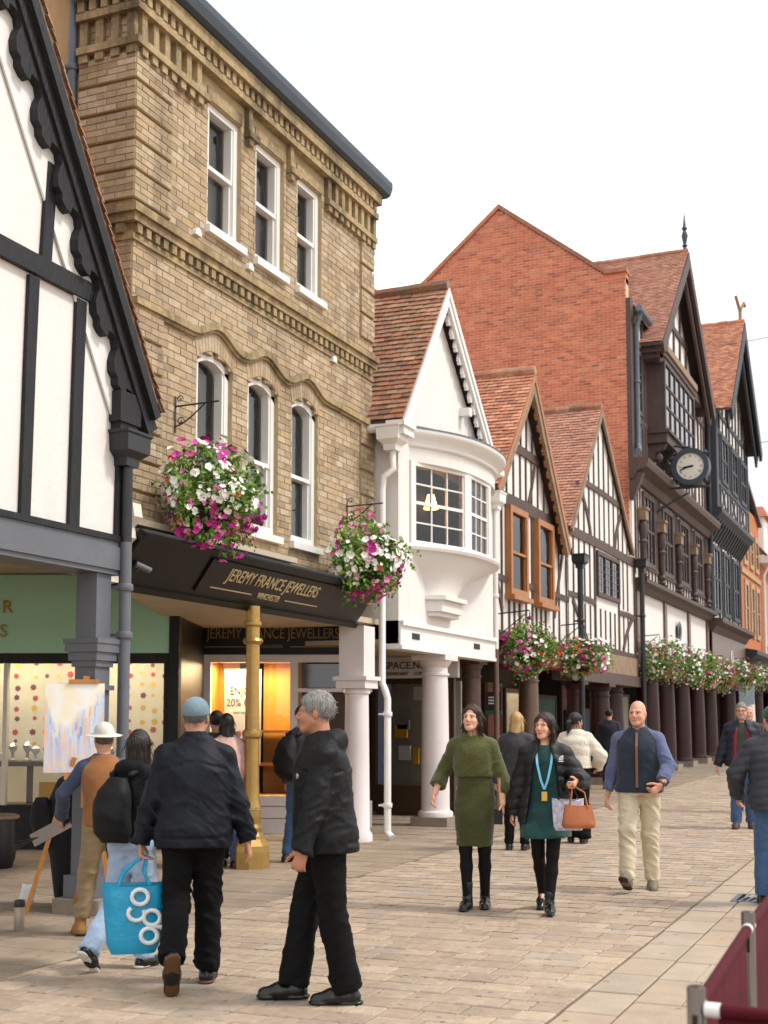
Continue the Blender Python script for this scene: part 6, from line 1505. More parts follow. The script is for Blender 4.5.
def np_mesh(name, parts, mat, parent, cols=None, kind=None):
    """parts: list of (V, Q) joined into one mesh"""
    vs, qs, o = [], [], 0
    for V, Q in parts: vs.append(V); qs.append(Q + o); o += len(V)
    V, Q = np.concatenate(vs), np.concatenate(qs); me = bpy.data.meshes.new(name)
    me.vertices.add(len(V)); me.vertices.foreach_set('co', V.astype(np.float32).ravel()); me.loops.add(len(Q) * 4); me.loops.foreach_set('vertex_index', Q.astype(np.int32).ravel())
    me.polygons.add(len(Q)); me.polygons.foreach_set('loop_start', np.arange(0, len(Q) * 4, 4, dtype=np.int32)); me.polygons.foreach_set('use_smooth', np.ones(len(Q), bool)); me.update(calc_edges=True)
    if cols is not None:
        at = me.attributes.new('col', 'FLOAT_COLOR', 'POINT'); C4 = np.concatenate([np.concatenate(cols), np.ones((len(V), 1))], 1); at.data.foreach_set('color', C4.astype(np.float32).ravel())
    me.materials.append(MATS[mat] if isinstance(mat, str) else mat); me.validate()
    ob = bpy.data.objects.new(name, me); COL.objects.link(ob); ob.parent = parent
    if kind: ob['kind'] = kind
    return ob
def unit(v): v = np.asarray(v, float); return v / (np.linalg.norm(v) + 1e-9)
def ik(a, b, l1, l2, pole):
    a, b, pole = np.asarray(a, float), np.asarray(b, float), np.asarray(pole, float); d = b - a; D = np.linalg.norm(d); D2 = min(D, (l1 + l2) * .999); d = d / D; b = a + d * D2
    x = (l1 * l1 - l2 * l2 + D2 * D2) / (2 * D2); h = math.sqrt(max(0, l1 * l1 - x * x)); p = pole - d * (pole @ d); p = unit(p); return a + d * x + p * h, b
m_ = M('skin', vcol=True, rough=.5, var=.05, scale=25, spec=.35)
pb_ = m_.node_tree.nodes['Principled BSDF']; pb_.inputs['Subsurface Weight'].default_value = .08; pb_.inputs['Subsurface Radius'].default_value = (.02, .008, .004)

def cloth(name, hexc, rough=.88, bump=.35, bscale=14, var=.14, sheen=.15, spec=.3):
    return M('cloth_' + name, hexc, rough=max(rough, .6), var=var, scale=5, bump=bump, bscale=bscale, sheen=sheen, spec=spec)
def person(label, px, py, heading, H=1.75, pose=None, wear=(), skin='c99a7c', hair=None, head=(0, 0), res=1.0, female=False, glasses=False, bulk=1.0, beard=None, xy=None):
    """px,py: pixel of the feet. heading: degrees, 0 = away along the street, counter-clockwise. pose in local metres, facing +y, right hand +x"""
    pose = pose or {}; s = H / 1.75
    H = H * .977; s = H / 1.75
    x, y = xy if xy else G(px, py)
    T = thing('person', label, 'person', (x, y, gz(y)), None, None, R(heading))
    lean = pose.get('lean', (0, .02)); P = np.array([0, 0, .93 * s])
    lx, ly = lean
    def tc(z): t = max(0, (z - .93 * s) / (.55 * s)); return (lx * t * s, ly * t * s)   # torso lean at height z
    fem = .9 if female else 1.0
    # joints
    J = {}
    for sd, nm in ((-1, 'l'), (1, 'r')):
        fx, fy, lift, pitch = pose.get('foot_' + nm, (sd * .09, 0, 0, 0))
        hip = np.array([sd * .088 * s, 0, .93 * s]); pr = R(pitch); heel = np.array([fx, fy, lift])
        ank = np.array([fx, fy - .0 , .085 * s + lift])
        knee, ank = ik(hip, ank, .43 * s, .424 * s, (0, 1, 0)); J['hip_' + nm], J['knee_' + nm], J['ank_' + nm] = hip, knee, ank
        cx, cy = tc(1.43 * s); sh = np.array([sd * .162 * s * fem * (1 + (bulk - 1) * .6) + cx, cy, 1.385 * s])
        hd = pose.get('hand_' + nm, (sd * .27, .02, .82)); hd = np.array(hd) * s; hd[0] += 0
        el, wr = ik(sh, hd, .285 * s, .255 * s, pose.get('pole_' + nm, (sd * .5, -1, -.2))); J['sh_' + nm], J['el_' + nm], J['wr_' + nm] = sh, el, wr
    hb = np.array([*tc(1.5 * s), 1.49 * s]); hc = np.array([hb[0] + 0, hb[1] + .03 * s, 1.625 * s])
    B = bulk
    tor = [(.86, .155 * B, .12 * B), (.93, .165 * B, .125 * B), (1.0, .158 * B, .118 * B), (1.1, .148 * B * (.9 if female else 1), .108 * B), (1.22, .155 * B * (.94 if female else 1), .113 * B), (1.32, .160 * (B ** .5) * fem, .116 * (B ** .5)), (1.39, .148 * fem, .098), (1.44, .105 * fem, .08), (1.48, .066, .064), (1.53, .055, .057)]
    def tkeys(z0, z1, e=0., flare=0., ey=None):
        out = []; zs = [z0] + [t[0] * s for t in tor if z0 < t[0] * s < z1] + [z1]; tz = [t[0] * s for t in tor]
        for z in zs:
            rx, ry = np.interp(z, tz, [t[1] * s for t in tor]), np.interp(z, tz, [t[2] * s for t in tor]); f = flare * max(0, (1.15 * s - z)) ; cx, cy = tc(z); taper = 1 if z < 1.42 * s else .55
            out.append((z, cx, cy, rx + e * taper + f, ry + (e if ey is None else ey) * taper + f * .8))
        return out
    hB = .013 * res
    lo, hi = (-.75 * s, -.8 * s, -.05), (.75 * s, .8 * s, 1.62 * s)
    sk = np.array(C(skin)[:3])
    # ---- body (skin): torso, limbs, then finer head and hands, one mesh
    F_ = Field(lo, hi, hB); F_.loft(tkeys(.86 * s, 1.53 * s, -.014), .02)
    for nm in 'lr':
        F_.cone(J['hip_' + nm], J['knee_' + nm], .066 * s, .042 * s, .01); F_.cone(J['knee_' + nm], J['ank_' + nm], .04 * s, .026 * s, .01); F_.cone(J['ank_' + nm], J['ank_' + nm] + np.array([0, .06, -.045]) * s, .026 * s, .02 * s, .01)
        F_.cone(J['sh_' + nm], J['el_' + nm], .042 * s, .036 * s, .02); F_.cone(J['el_' + nm], J['wr_' + nm], .038 * s, .027 * s, .015)
    parts = [F_.mesh(1)]; cols = [np.tile(sk, (len(parts[0][0]), 1))]
    # hands
    for sd, nm in ((-1, 'l'), (1, 'r')):
        w, e = J['wr_' + nm], J['el_' + nm]; d = unit(pose.get('hdir_' + nm, unit(w - e) * .7 + np.array([0, .1, -.5]))); pn = unit(pose.get('palm_' + nm, (-sd, .15, 0))); pn = unit(pn - d * (pn @ d)); sdv = np.cross(d, pn)
        fwd = sdv if sdv[1] > 0 else -sdv      # thumb side
        if 'thumb_' + nm in pose: tv = np.array(pose['thumb_' + nm]); fwd = sdv if sdv @ tv > 0 else -sdv
        curl = pose.get('curl_' + nm, .5); hs = s * (.92 if female else 1.03); hh = .0055 * res
        Fh = Field(w - .17 * s, w + .17 * s + d * .08, hh)
        Fh.cone(w - d * .05, w + d * .01, .0265 * hs, .025 * hs, .01, (pn, .8)); Fh.cone(w + d * .02 * hs - fwd * .006, w + d * .075 * hs, .033 * hs, .038 * hs, .015, (pn, .42))
        for i, (off, L) in enumerate(((.030, .068), (.0105, .076), (-.0095, .07), (-.029, .056))):
            p = w + d * .078 * hs + fwd * off * hs; dd = unit(d + fwd * off * 2.2 / .1 * .1); rr = .0092 * hs
            for q in range(3):
                dd = unit(dd * math.cos(curl * .9) + pn * math.sin(curl * .9)); Lq = L * hs * (.45, .32, .25)[q]; p2 = p + dd * Lq; Fh.cone(p, p2, rr, rr * .92, .004); p = p2; rr *= .92
        p = w + d * .022 * hs + fwd * .028 * hs; dd = unit(fwd * .75 + d * .6 + pn * .45)
        for q in range(3):
            p2 = p + dd * (.035, .03, .025)[q] * hs; Fh.cone(p, p2, (.0125, .0105, .0095)[q] * hs, (.0105, .0095, .0085)[q] * hs, .006); p = p2; dd = unit(dd + d * .45 + pn * .1)
        V, Q = Fh.mesh(1); parts.append((V, Q)); c_ = np.tile(sk * np.array([1.04, .95, .93]), (len(V), 1)); cols.append(c_)
        J['palm_' + nm] = w + d * .085 * hs + pn * .02
    # head, in its own frame
    hy, hp = R(head[0]), R(head[1]); hs = s * (.93 if female else .96) * pose.get('headscale', 1.0)
    Rm = np.array(Matrix.Rotation(hy, 3, 'Z') @ Matrix.Rotation(hp, 3, 'X'))
    def h2p(V): return (V * hs) @ Rm.T + hc
    hh = .0052 * res; Fd = Field((-.11, -.14, -.2), (.11, .15, .15), hh)
    fm = female
    Fd.ell((0, -.014, .036), (.074, .094, .09), .02); Fd.ell((0, .022, -.035), (.058 if fm else .062, .068, .078), .04)
    Fd.ell((0, .064, -.092), (.022 if fm else .028, .022, .02), .03)
    for q in (-1, 1):
        Fd.cone((q * .052, .005, -.05), (q * .016, .066, -.094), .02, .018, .03); Fd.ell((q * .036, .06, -.028), (.024, .022, .024), .03)
        Fd.ell((q * .077, -.012, -.004), (.009, .019, .031), .006); Fd.cone((q * .012, .083, .022), (q * .05, .066, .024), .012, .01, .02)
    Fd.cone((0, -.02, -.05), (0, -.045, -.2), .05 if fm else .057, .052 if fm else .062, .03)
    for q in (-1, 1): Fd.ell((q * .031, .098, .006), (.019, .016, .013), .012, 'c'); Fd.ell((q * .031, .0745, .006), (.0135, .013, .011), .004)
    Fd.cone((0, .086, .018), (0, .113, -.022), .0085, .0115, .012); Fd.ell((0, .1, -.031), (.0175, .014, .009), .008)
    Fd.ell((0, .086, -.061), (.022, .0105, .006), .006); Fd.ell((0, .085, -.071), (.019, .0105, .007), .006); Fd.ell((0, .1, -.0662), (.024, .012, .0018), .004, 'c')
    V, Q = Fd.mesh(1); c_ = np.tile(sk, (len(V), 1))
    X, Y, Z = V.T; face = Y > .04
    def blend(mask, col, a): c_[mask] = c_[mask] * (1 - a) + np.array(C(col)[:3]) * a
    blend(face & (((np.abs(X) - .04) / .02) ** 2 + ((Z + .03) / .02) ** 2 < 1), 'd07a66', .22)
    blend((Y > .085) & (np.abs(X) < .016) & (np.abs(Z + .026) < .014), 'c87060', .18)
    for q in (-1, 1):
        ex_, ez_ = X - q * .031, Z - .006; eye = face & ((ex_ / .0165) ** 2 + (ez_ / .0075) ** 2 < 1); blend(eye, 'b5a59a' if not pose.get('eyes_shut') else skin, .9 if not pose.get('eyes_shut') else .2); blend(face & (ex_ ** 2 + ez_ ** 2 < .0068 ** 2), '1e1814', .95 if not pose.get('eyes_shut') else .3)
        blend(face & (np.abs(ex_) < .017) & (np.abs(ez_ - .0085) < .0032), '2a1c16', .75); blend(face & (np.abs(ex_) < .022) & (np.abs(Z - .0275 + .12 * np.abs(ex_)) < .0042), hair['col'] if hair and hair.get('brow', True) else '4a382c', .7)
    blend(face & ((X / .024) ** 2 + ((Z + .066) / .0115) ** 2 < 1) & (Y > .07), 'b0524e' if fm else 'a8655a', .75 if fm else .45); blend(face & (np.abs(X) < .021) & (np.abs(Z + .0662) < .0022), '4a201c', .6)
    if beard: blend((Y > .0) & (Z < -.045) & (Z > -.125) & (np.abs(X) < .075) & ~((np.abs(X) < .022) & (np.abs(Z + .066) < .008)), beard, .62)
    nk = Z < -.11; c_[nk] *= .96
    parts.append((h2p(V), Q)); cols.append(c_)
    np_mesh('body', parts, 'skin', T, cols)
    J['h2p'] = h2p
    # ---- hair
    if hair:
        hm = M('hair_' + hair['col'], hair['col'], rough=.45, var=.35, scale=60, bump=.5, bscale=90, stretch=(1, 1, .12), spec=.4)
        Fd = Field((-.16, -.2, -.46), (.16, .16, .17), .0062 * res); st = hair['style']; tk = hair.get('thick', .012)
        Fd.ell((0, -.016, .038), (.075 + tk, .095 + tk, .091 + tk), .01)
        Fd.ell((0, .094, -.02), (.072, .075, .088) if st != 'long' else (.061, .075, .106), .012, 'c')
        if st == 'short':
            Fd.cutz(-.055); Fd.ell((0, .05, -.09), (.12, .1, .085), .01, 'c'); Fd.ell((.083, -.005, -.03), (.02, .03, .05), .01, 'c'); Fd.ell((-.083, -.005, -.03), (.02, .03, .05), .01, 'c')
        if st == 'bald': Fd.f[:] = 9; Fd.ell((0, -.03, .0), (.0765, .083, .05), .01); Fd.ell((0, .08, .0), (.1, .08, .12), .01, 'c'); Fd.cutz(-.05)
        if st == 'long':
            L = hair.get('len', .3)
            for q in (-1, 1):
                Fd.cone((q * .02, .03, .125), (q * .072, .03, .06), .014, .016, .02); Fd.cone((q * .072, .03, .06), (q * .08, -.01, -.06), .016, .02, .02); Fd.cone((q * .08, -.01, -.06), (q * .085, -.05, -L), .022, .013, .02)
            Fd.cone((0, -.07, .03), (0, -.085, -.16), .07, .07, .03, ((0, 1, 0), .6)); Fd.cone((0, -.085, -.16), (0, -.11, -L - .06), .065, .03, .03, ((0, 1, 0), .6))
        if st == 'pony': Fd.cutz(-.07); Fd.cone((0, -.1, .03), (0, -.15, -.02), .03, .035, .02); Fd.cone((0, -.15, -.02), (0, -.14, -.17), .035, .02, .02)
        if st == 'bun': Fd.cutz(-.07); Fd.ell((0, -.115, .04), (.045, .04, .045), .01)
        if st == 'bob': Fd.cone((0, -.05, .02), (0, -.06, -.13), .082, .088, .03); Fd.ell((0, .085, -.06), (.07, .075, .14), .012, 'c'); Fd.cutz(-.17)
        Fd.fold(.0, 3, fn=lambda x, y, z: .0028 * np.sin(np.arctan2(y + .02, x) * 34 + 14 * z) + .002 * np.sin(np.arctan2(y + .02, x) * 71 + 5 * np.sin(9 * z)))
        V, Q = Fd.mesh(1); hr_ = np_mesh('hair', [(h2p(V), Q)], hm, T)
        rg_ = np.random.default_rng(sum(ord(ch) for ch in label)); N_ = 420 if res <= 1 else 160; covered = any(w_[0] in ('cap', 'sunhat') for w_ in wear); sm = MB()
        if len(V):
            for i_ in rg_.integers(0, len(V), N_):
                p = V[i_].copy(); nr = unit(p - np.array([0, -.016, .03]))
                if st == 'bald' or (covered and p[2] > .02): continue
                if st in ('long', 'bob', 'pony'):
                    L = rg_.uniform(.05, .16); d = nr * .12 + np.array([0, -.06, -1.]) + rg_.normal(0, .09, 3)
                    if p[2] > .05: d = np.array([nr[0] * .45, -.25 * (1 if p[1] < .05 else .2), -.8]) + rg_.normal(0, .1, 3); L *= .7
                    if p[1] > .05 and p[2] < .06: continue
                else:
                    L = rg_.uniform(.01, .02); d = nr * .35 + np.array([0, -.25 if p[1] < .03 else .1, -.5]) + rg_.normal(0, .25, 3)
                d = unit(d); p = p - nr * .003; pts = [p, p + d * L * .5 + rg_.normal(0, .003, 3), p + d * L + np.array([0, 0, -.12 * L]) + rg_.normal(0, .005, 3)]
                sm.tube([tuple(q) for q in h2p(np.array(pts))], [.0026 * hs, .0022 * hs, .0008], 3, caps=False)
            if sm.v: so = sm.build('hair_strands', hm, None, True); so.parent = hr_; so['kind'] = 'stuff'
    # ---- clothes
    for it in wear:
        ty, mat = it[0], it[1]; o = it[2] if len(it) > 2 else {}
        e = o.get('e', .02) * s; hC = o.get('h', .0105) * res; am = o.get('fold', .006) * .55; nmn = o.get('name', ty); sd0 = hash(label) % 1000 + len(ty); sd0 = sum(ord(ch) for ch in label + ty) % 1000
        if ty == 'top':      # jacket, jumper, shirt, vest
            F_ = Field(lo, (hi[0], hi[1], 1.68 * s), hC); z0 = o.get('hem', .82) * s; z1 = o.get('neck', 1.5) * s
            F_.loft(tkeys(z0, z1, e, o.get('flare', 0.)), .02)
            sl_ = o.get('sleeve', 1.0); q = o.get('se', e)
            for nm in 'lr':
                if sl_ <= 0:
                    if not o.get('strapless'): a = J['sh_' + nm]; F_.cone((hb[0] + (a[0] - hb[0]) * .25, hb[1], 1.45 * s), a + np.array([0, 0, -.005]), .04 * s + e * .3, .046 * s + e * .75, .03, cut=[(a + np.array([(1 if a[0] > 0 else -1) * .012, 0, 0]), (1 if a[0] > 0 else -1, 0, .0))])
                    continue
                a, b, c2 = J['sh_' + nm], J['el_' + nm], J['wr_' + nm]; d = unit(c2 - b); L = np.linalg.norm(c2 - b); 
                F_.cone(a, b, .047 * s + q * .8, .038 * s + q, .014); F_.cone((hb[0] + (a[0] - hb[0]) * .25, hb[1], 1.455 * s), a, .045 * s + e * .3, .047 * s + q * .8, .04)
                if sl_ > .5:
                    end = b + (c2 - b) * min(1.0, (sl_ - .5) * 2); F_.cone(b, end, .038 * s + q, .029 * s + q * o.get('cuff', .9), .008, cut=[(end + d * .012, d)])
            F_.ell((hb[0], hb[1] - .0, 1.43 * s), (.085 * s + e * .7, .072 * s + e * .7, .06 * s), .03)
            if o.get('collar'): F_.loft([(1.45 * s, *tc(1.45 * s), .08 * s, .08 * s), ((1.49 + o['collar']) * s, *tc(1.5 * s), .067 * s, .07 * s)], .015)
            if o.get('hood'): F_.cone((hb[0] - .09 * s, hb[1] - .06 * s, 1.46 * s), (hb[0] + .09 * s, hb[1] - .06 * s, 1.46 * s), .055 * s, .055 * s, .03); F_.cone((hb[0] - .09 * s, hb[1] - .06 * s, 1.46 * s), (hb[0] - .05 * s, hb[1] + .07 * s, 1.42 * s), .04 * s, .022 * s, .02); F_.cone((hb[0] + .09 * s, hb[1] - .06 * s, 1.46 * s), (hb[0] + .05 * s, hb[1] + .07 * s, 1.42 * s), .04 * s, .022 * s, .02); F_.ell((hb[0], hb[1] - .1 * s, 1.465 * s), (.105 * s, .06 * s, .07 * s), .03)
            fn = None
            if o.get('quilt'):
                w_ = o['quilt']; fn = lambda x, y, z: -.011 * np.abs(np.sin(np.pi * (z + .15 * np.abs(x)) / w_)) ** .6 + .008
            if o.get('seams'):
                zs_ = [q * s for q in o['seams']]; fn = lambda x, y, z: sum(.007 * np.exp(-((z - q + .25 * np.abs(x) * (q > 1.2 * s)) / .008) ** 2) for q in zs_) * (np.abs(x) < .2 * s)
            F_.fold(am, sd0, o.get('freq', (18, 18, 32)), fn=fn, foci=[J['el_l'], J['el_r'], J['wr_l'], J['wr_r']])
            sl, g = F_.sub(lo, (hi[0], hi[1], 1.68 * s)); X, Y, Z = g
            core = (np.abs(X - lx * .4) < (.2 * s * B + e))
            if not o.get('noc'): F_.f[sl] = np.where(core & (Z < z0), np.maximum(F_.f[sl], np.minimum(z0 - Z, .05)), F_.f[sl]) if o.get('hemcut', True) else F_.f[sl]
            if o.get('open'):     # carve an opening down the front
                w0, w1 = o['open']; F_.loft([(z0 - .02, 0, .2 * s, w0 * s, .22 * s), (1.3 * s, 0, .2 * s, w1 * s, .2 * s), (1.44 * s, 0, .17 * s, .05 * s, .13 * s), (1.52 * s, 0, .15 * s, .05 * s, .12 * s)], .02, op='c')
            else: F_.cone((hb[0], hb[1] + .02 * s, 1.5 * s), (hb[0], hb[1] + .03 * s, 1.66 * s), .062 * s, .075 * s, .01, op='c')
            np_mesh(nmn, [F_.mesh(1)], mat, T)
        elif ty == 'trousers':
            F_ = Field(lo, hi, hC); wst = o.get('waist', 1.02) * s; F_.loft(tkeys(.88 * s, wst, e * .8), .03)
            F_.ell((0, -.035 * s, .93 * s), (.14 * s * B, .1 * s * B, .11 * s), .04)
            for nm in 'lr':
                a, b, c2 = J['hip_' + nm], J['knee_' + nm], J['ank_' + nm]; d = unit(c2 - b); bt = o.get('bottom', .05) * s
                F_.cone(a, b, .088 * s * B ** .5 + e * .6, .06 * s + e * .8, .03); end = b + (c2 - b) * o.get('len', .98); F_.cone(b, end, .06 * s + e * .8, bt + e * .4, .02, cut=[(end + d * .015, d)])
            F_.fold(am, sd0, o.get('freq', (16, 16, 44)), foci=[J['knee_l'], J['knee_r'], J['ank_l'], J['ank_r'], (0, .08, .86 * s)]); np_mesh(nmn, [F_.mesh(1)], mat, T)
        elif ty == 'tights':
            F_ = Field(lo, hi, hC)
            for nm in 'lr': F_.cone(J['hip_' + nm], J['knee_' + nm], .08 * s + .004, .054 * s + .003, .02); kn, an = J['knee_' + nm], J['ank_' + nm]; F_.cone(kn, kn + (an - kn) * .35 + np.array([0, -.015, 0]), .053 * s, .054 * s, .02); F_.cone(kn + (an - kn) * .35 + np.array([0, -.015, 0]), an, .054 * s, .037 * s, .02)
            np_mesh(nmn, [F_.mesh(1)], mat, T)
        elif ty == 'skirt':
            F_ = Field(lo, hi, hC); z0, z1 = o['hem'] * s, o.get('top', 1.1) * s; kx = (J['knee_l'][0] + J['knee_r'][0]) / 2; ky = (J['knee_l'][1] + J['knee_r'][1]) / 2; rh = o['rx'] * s; t = o.get('sway', (0, 0))
            F_.loft([(z0, t[0], t[1] + ky * .6, rh, rh * .92), (.78 * s, t[0] * .4, ky * .3, (.17 * s + rh) / 2 + .012, .15 * s + .008), (.93 * s, 0, 0, .172 * s + e, .132 * s + e), (1.04 * s, 0, .0, .15 * s + e, .112 * s + e), (z1, *tc(z1), .135 * s + e, .103 * s + e)], .02)
            F_.fold(am, sd0, o.get('freq', (14, 14, 4))); np_mesh(nmn, [F_.mesh(1)], mat, T)
        elif ty in ('shoes', 'boots'):
            for sd, nm in ((-1, 'l'), (1, 'r')):
                pitch = R(pose.get('foot_' + nm, (0, 0, 0, 0))[3]); an, kn = J['ank_' + nm], J['knee_' + nm]; toe = R(pose.get('toe_' + nm, sd * -6)); fs = s * o.get('size', 1.0)
                Fs = Field((-.09, -.14, -.02), (.09, .26, .42), .0075 * res); cut = [((0, 0, .004), (0, 0, -1))]
                Fs.cone((0, -.035, .04), (0, .07, .042), .04, .046, .02, cut=cut); Fs.cone((0, .07, .036), (0, .155, .026), .045, .036, .03, cut=cut); Fs.cone((0, -.02, .05), (0, -.005, .095), .042, .04, .02)
                if ty == 'boots': Fs.cone((0, -.01, .09), (0, -.012, o.get('shaft', .2)), .042, o.get('sr', .047), .02)
                Fs.cone((0, -.04, .012), (0, .15, .012), .044, .044, .002, ((0, 0, 1), .32), cut=cut)
                V, Q = Fs.mesh(1); V = V * fs; V[:, 2] -= .085 * fs
                m3 = Matrix.Rotation(toe, 3, 'Z') @ Matrix.Rotation(-pitch, 3, 'X'); V = V @ np.array(m3).T + an
                sh_ = np_mesh(ty[:-1], [(V, Q)], mat, T)
                if o.get('sole'):
                    Fs = Field((-.09, -.14, -.02), (.09, .26, .1), .0075 * res); Fs.cone((0, -.045, .014), (0, .155, .014), .043, .043, .002, ((0, 0, 1), .42), cut=[((0, 0, .001), (0, 0, -1)), ((0, 0, .024), (0, 0, 1))]); V, Q = Fs.mesh(0); V = V * fs; V[:, 2] -= .085 * fs
                    np_mesh('sole', [(V @ np.array(m3).T + an, Q)], o['sole'], sh_)
        elif ty == 'cap':
            Fd = Field((-.13, -.16, -.05), (.13, .24, .17), .0062 * res); Fd.ell((0, -.014, .045), (.09, .11, .096), .01, cut=[((0, -.014, .028), (0, .12, -1))])
            Fd.cone((0, .06, .045), (0, .135, .03), .075, .06, .01, ((0, -.15, 1), .14)); V, Q = Fd.mesh(1); np_mesh('cap', [(h2p(V), Q)], mat, T)
        elif ty == 'sunhat':
            Fd = Field((-.2, -.2, -.06), (.2, .2, .2), .0068 * res); Fd.ell((0, -.01, .06), (.092, .108, .1), .01, cut=[((0, 0, .04), (0, 0, -1))]); Fd.cone((0, -.01, .045), (0, -.01, .052), .165, .105, .02, ((0, 0, 1), .11)); Fd.fold(.004, 5, (12, 12, 3)); V, Q = Fd.mesh(1); hat = np_mesh('hat', [(h2p(V), Q)], mat, T)
        elif ty == 'backpack':
            F_ = Field((-.35, -.6, .7 * s), (.35, .15, 1.55 * s), .011 * res); cx, cy = tc(1.2 * s); F_.loft([(.93 * s, cx, cy - .2 * s, .1 * s, .06 * s), (1.0 * s, cx, cy - .23 * s, .15 * s, .1 * s), (1.15 * s, cx, cy - .24 * s, .155 * s, .11 * s), (1.3 * s, cx, cy - .22 * s, .135 * s, .09 * s), (1.4 * s, cx, cy - .18 * s, .08 * s, .05 * s)], .03)
            for q in (-1, 1):
                for a, b in (((q * .09, -.14, 1.42), (q * .1, 0.0, 1.475)), ((q * .1, 0., 1.475), (q * .12, .12, 1.38)), ((q * .12, .12, 1.38), (q * .15, .13, 1.15)), ((q * .15, .13, 1.15), (q * .17, -.1, 1.02))): F_.cone(np.array(a) * s + np.array([cx, cy, 0]), np.array(b) * s + np.array([cx, cy, 0]), .022, .022, .01)
            F_.fold(.006, 9, (9, 9, 12)); bp_ = np_mesh('backpack', [F_.mesh(1)], mat, None); bp_.location = T.location; bp_.rotation_euler = T.rotation_euler; tag(bp_, o['label'], 'backpack')
    if glasses:
        gm = MB()
        for q in (-1, 1): gm.tube([(q * .032 + .022 * math.cos(a * math.pi / 6), .108, .004 + .016 * math.sin(a * math.pi / 6)) for a in range(13)], .0022, 5); gm.tube([(q * .055, .104, .006), (q * .078, .0, .006)], .0022, 5)
        gm.tube([(-.01, .109, .006), (.01, .109, .006)], .0022, 5); me_v = h2p(np.array(gm.v)); gm.v = [tuple(v) for v in me_v]; g_ = gm.build('glasses', 'black_plastic', None, True); g_.parent = T
    J['T'] = T; J['s'] = s; J['tc'] = tc
    return J
def to_world(J, p):
    T = J['T']; return tuple(Matrix.Rotation(T.rotation_euler.z, 3, 'Z') @ Vector([float(q) for q in p]) + T.location)
def local_mb(mb, name, mat, J, smooth=True):
    o = mb.build(name, mat, None, smooth); o.parent = J['T']; return o
# ================================================================== the people
navy = cloth('navy', '0f121b', rough=.62, bump=.4, bscale=12, sheen=.0, spec=.22); black_tr = cloth('black_trousers', '0a0a0b', bump=.4, sheen=0, spec=.2); blackshell = cloth('black_shell', '09090b', rough=.55, bump=.35, bscale=14, sheen=0, spec=.25)
bl = M('shoe_black', '0e0d0d', rough=.3, var=.15); olive = cloth('olive', '494a20', bump=.5, bscale=60, sheen=.3); olive2 = cloth('olive_dress', '3b3d1a', bump=.4, bscale=40, sheen=.25)
tights = cloth('tights', '0a090b', rough=.7, bump=.05, sheen=0, spec=.2); puff = cloth('black_puffer', '0b0b0e', rough=.5, bump=.3, bscale=20, sheen=0, spec=.45)
green_dress = cloth('green_dress', '0e3a38', rough=.7, bump=.2, var=.55); vest = cloth('vest', '2a323d', bump=.3, bscale=80); shirt = cloth('blue_shirt', '575f80', bump=.3, bscale=20); chino = cloth('chino', 'c8bba0', bump=.35, bscale=12)
brown_shoe = M('shoe_brown', '4a3426', rough=.6, var=.2); grey_shoe = M('shoe_grey', '6b6455', rough=.7); sole_d = M('sole_dark', '2a2019', rough=.8); sole_w = M('sole_white', 'd9d4cc', rough=.7); sole_b = M('sole_brown', '5a3a1c', rough=.6, var=.2)
jeans = cloth('jeans', '3c567a', bump=.35, bscale=30, var=.25); light_jeans = cloth('light_jeans', '9fb2cb', bump=.35, bscale=30, var=.25); fur = cloth('cream_fur', 'd9d0c0', rough=.95, bump=.9, bscale=70, sheen=.6)
grey_shirt = cloth('grey_green_shirt', '3b403a', bump=.3); navy_p = cloth('navy_padded', '1d212e', rough=.5, bump=.25, sheen=0); grey_p = cloth('grey_padded', '2f3138', rough=.5, bump=.25, sheen=0, spec=.4); red_l = cloth('red_lining', '8f1b2e', rough=.7)
cap_b = cloth('cap_blue', '6d828c', bump=.3, bscale=80); cap_g = cloth('cap_green', '1d5a3a', bump=.3, bscale=80); hat_c = cloth('hat_cream', 'cdc9bd', bump=.3, bscale=60); tan_v = cloth('tan_vest', '8a5a34', bump=.3); blue_sl = cloth('blue_sleeve', '3a455c', bump=.3); khaki = cloth('khaki', '8a7658', bump=.4); suede = M('suede', '8a6338', rough=.9, var=.2, bump=.3); suede_d = M('suede_dark', '4e3823', rough=.9, var=.2)
blk_h = cloth('black_hoodie', '0b0b0c', bump=.4, bscale=40, sheen=.0); pink_j = cloth('pink_jacket', 'c9a298', bump=.3); char_j = cloth('charcoal', '36363a', bump=.4); dk = cloth('dark_navy', '171a24', bump=.3); pack = cloth('backpack', '0f0f11', sheen=0, rough=.7, bump=.3, bscale=15)
coll = cloth('pale_shirt', 'b9c6d6', bump=.1)

# 1 man in navy jacket with cap and blue bag, seen from behind
J1 = person('man in navy jacket and pale blue cap walking away with a blue shopping bag', 192, 985, 29, 1.73,
    dict(foot_l=(-.1, -.34, .13, 62), foot_r=(.085, .1, 0, 0), hand_l=(-.33, .02, .84), hand_r=(.345, .0, .82), lean=(0, .05), curl_l=1.1, curl_r=.35, hdir_l=(0, .05, -1), palm_l=(1, 0, 0)),
    [('trousers', black_tr, dict(e=.024, bottom=.07, fold=.008)), ('top', navy, dict(e=.05, hem=.84, flare=.05, fold=.009, se=.03, collar=.05, seams=(1.36, .9), name='jacket')), ('shoes', bl, dict(size=1.08, sole=sole_b)), ('cap', cap_b)],
    skin='b98870', hair=dict(style='short', col='6b6660', thick=.004), head=(-4, 4), bulk=1.12, res=.8)
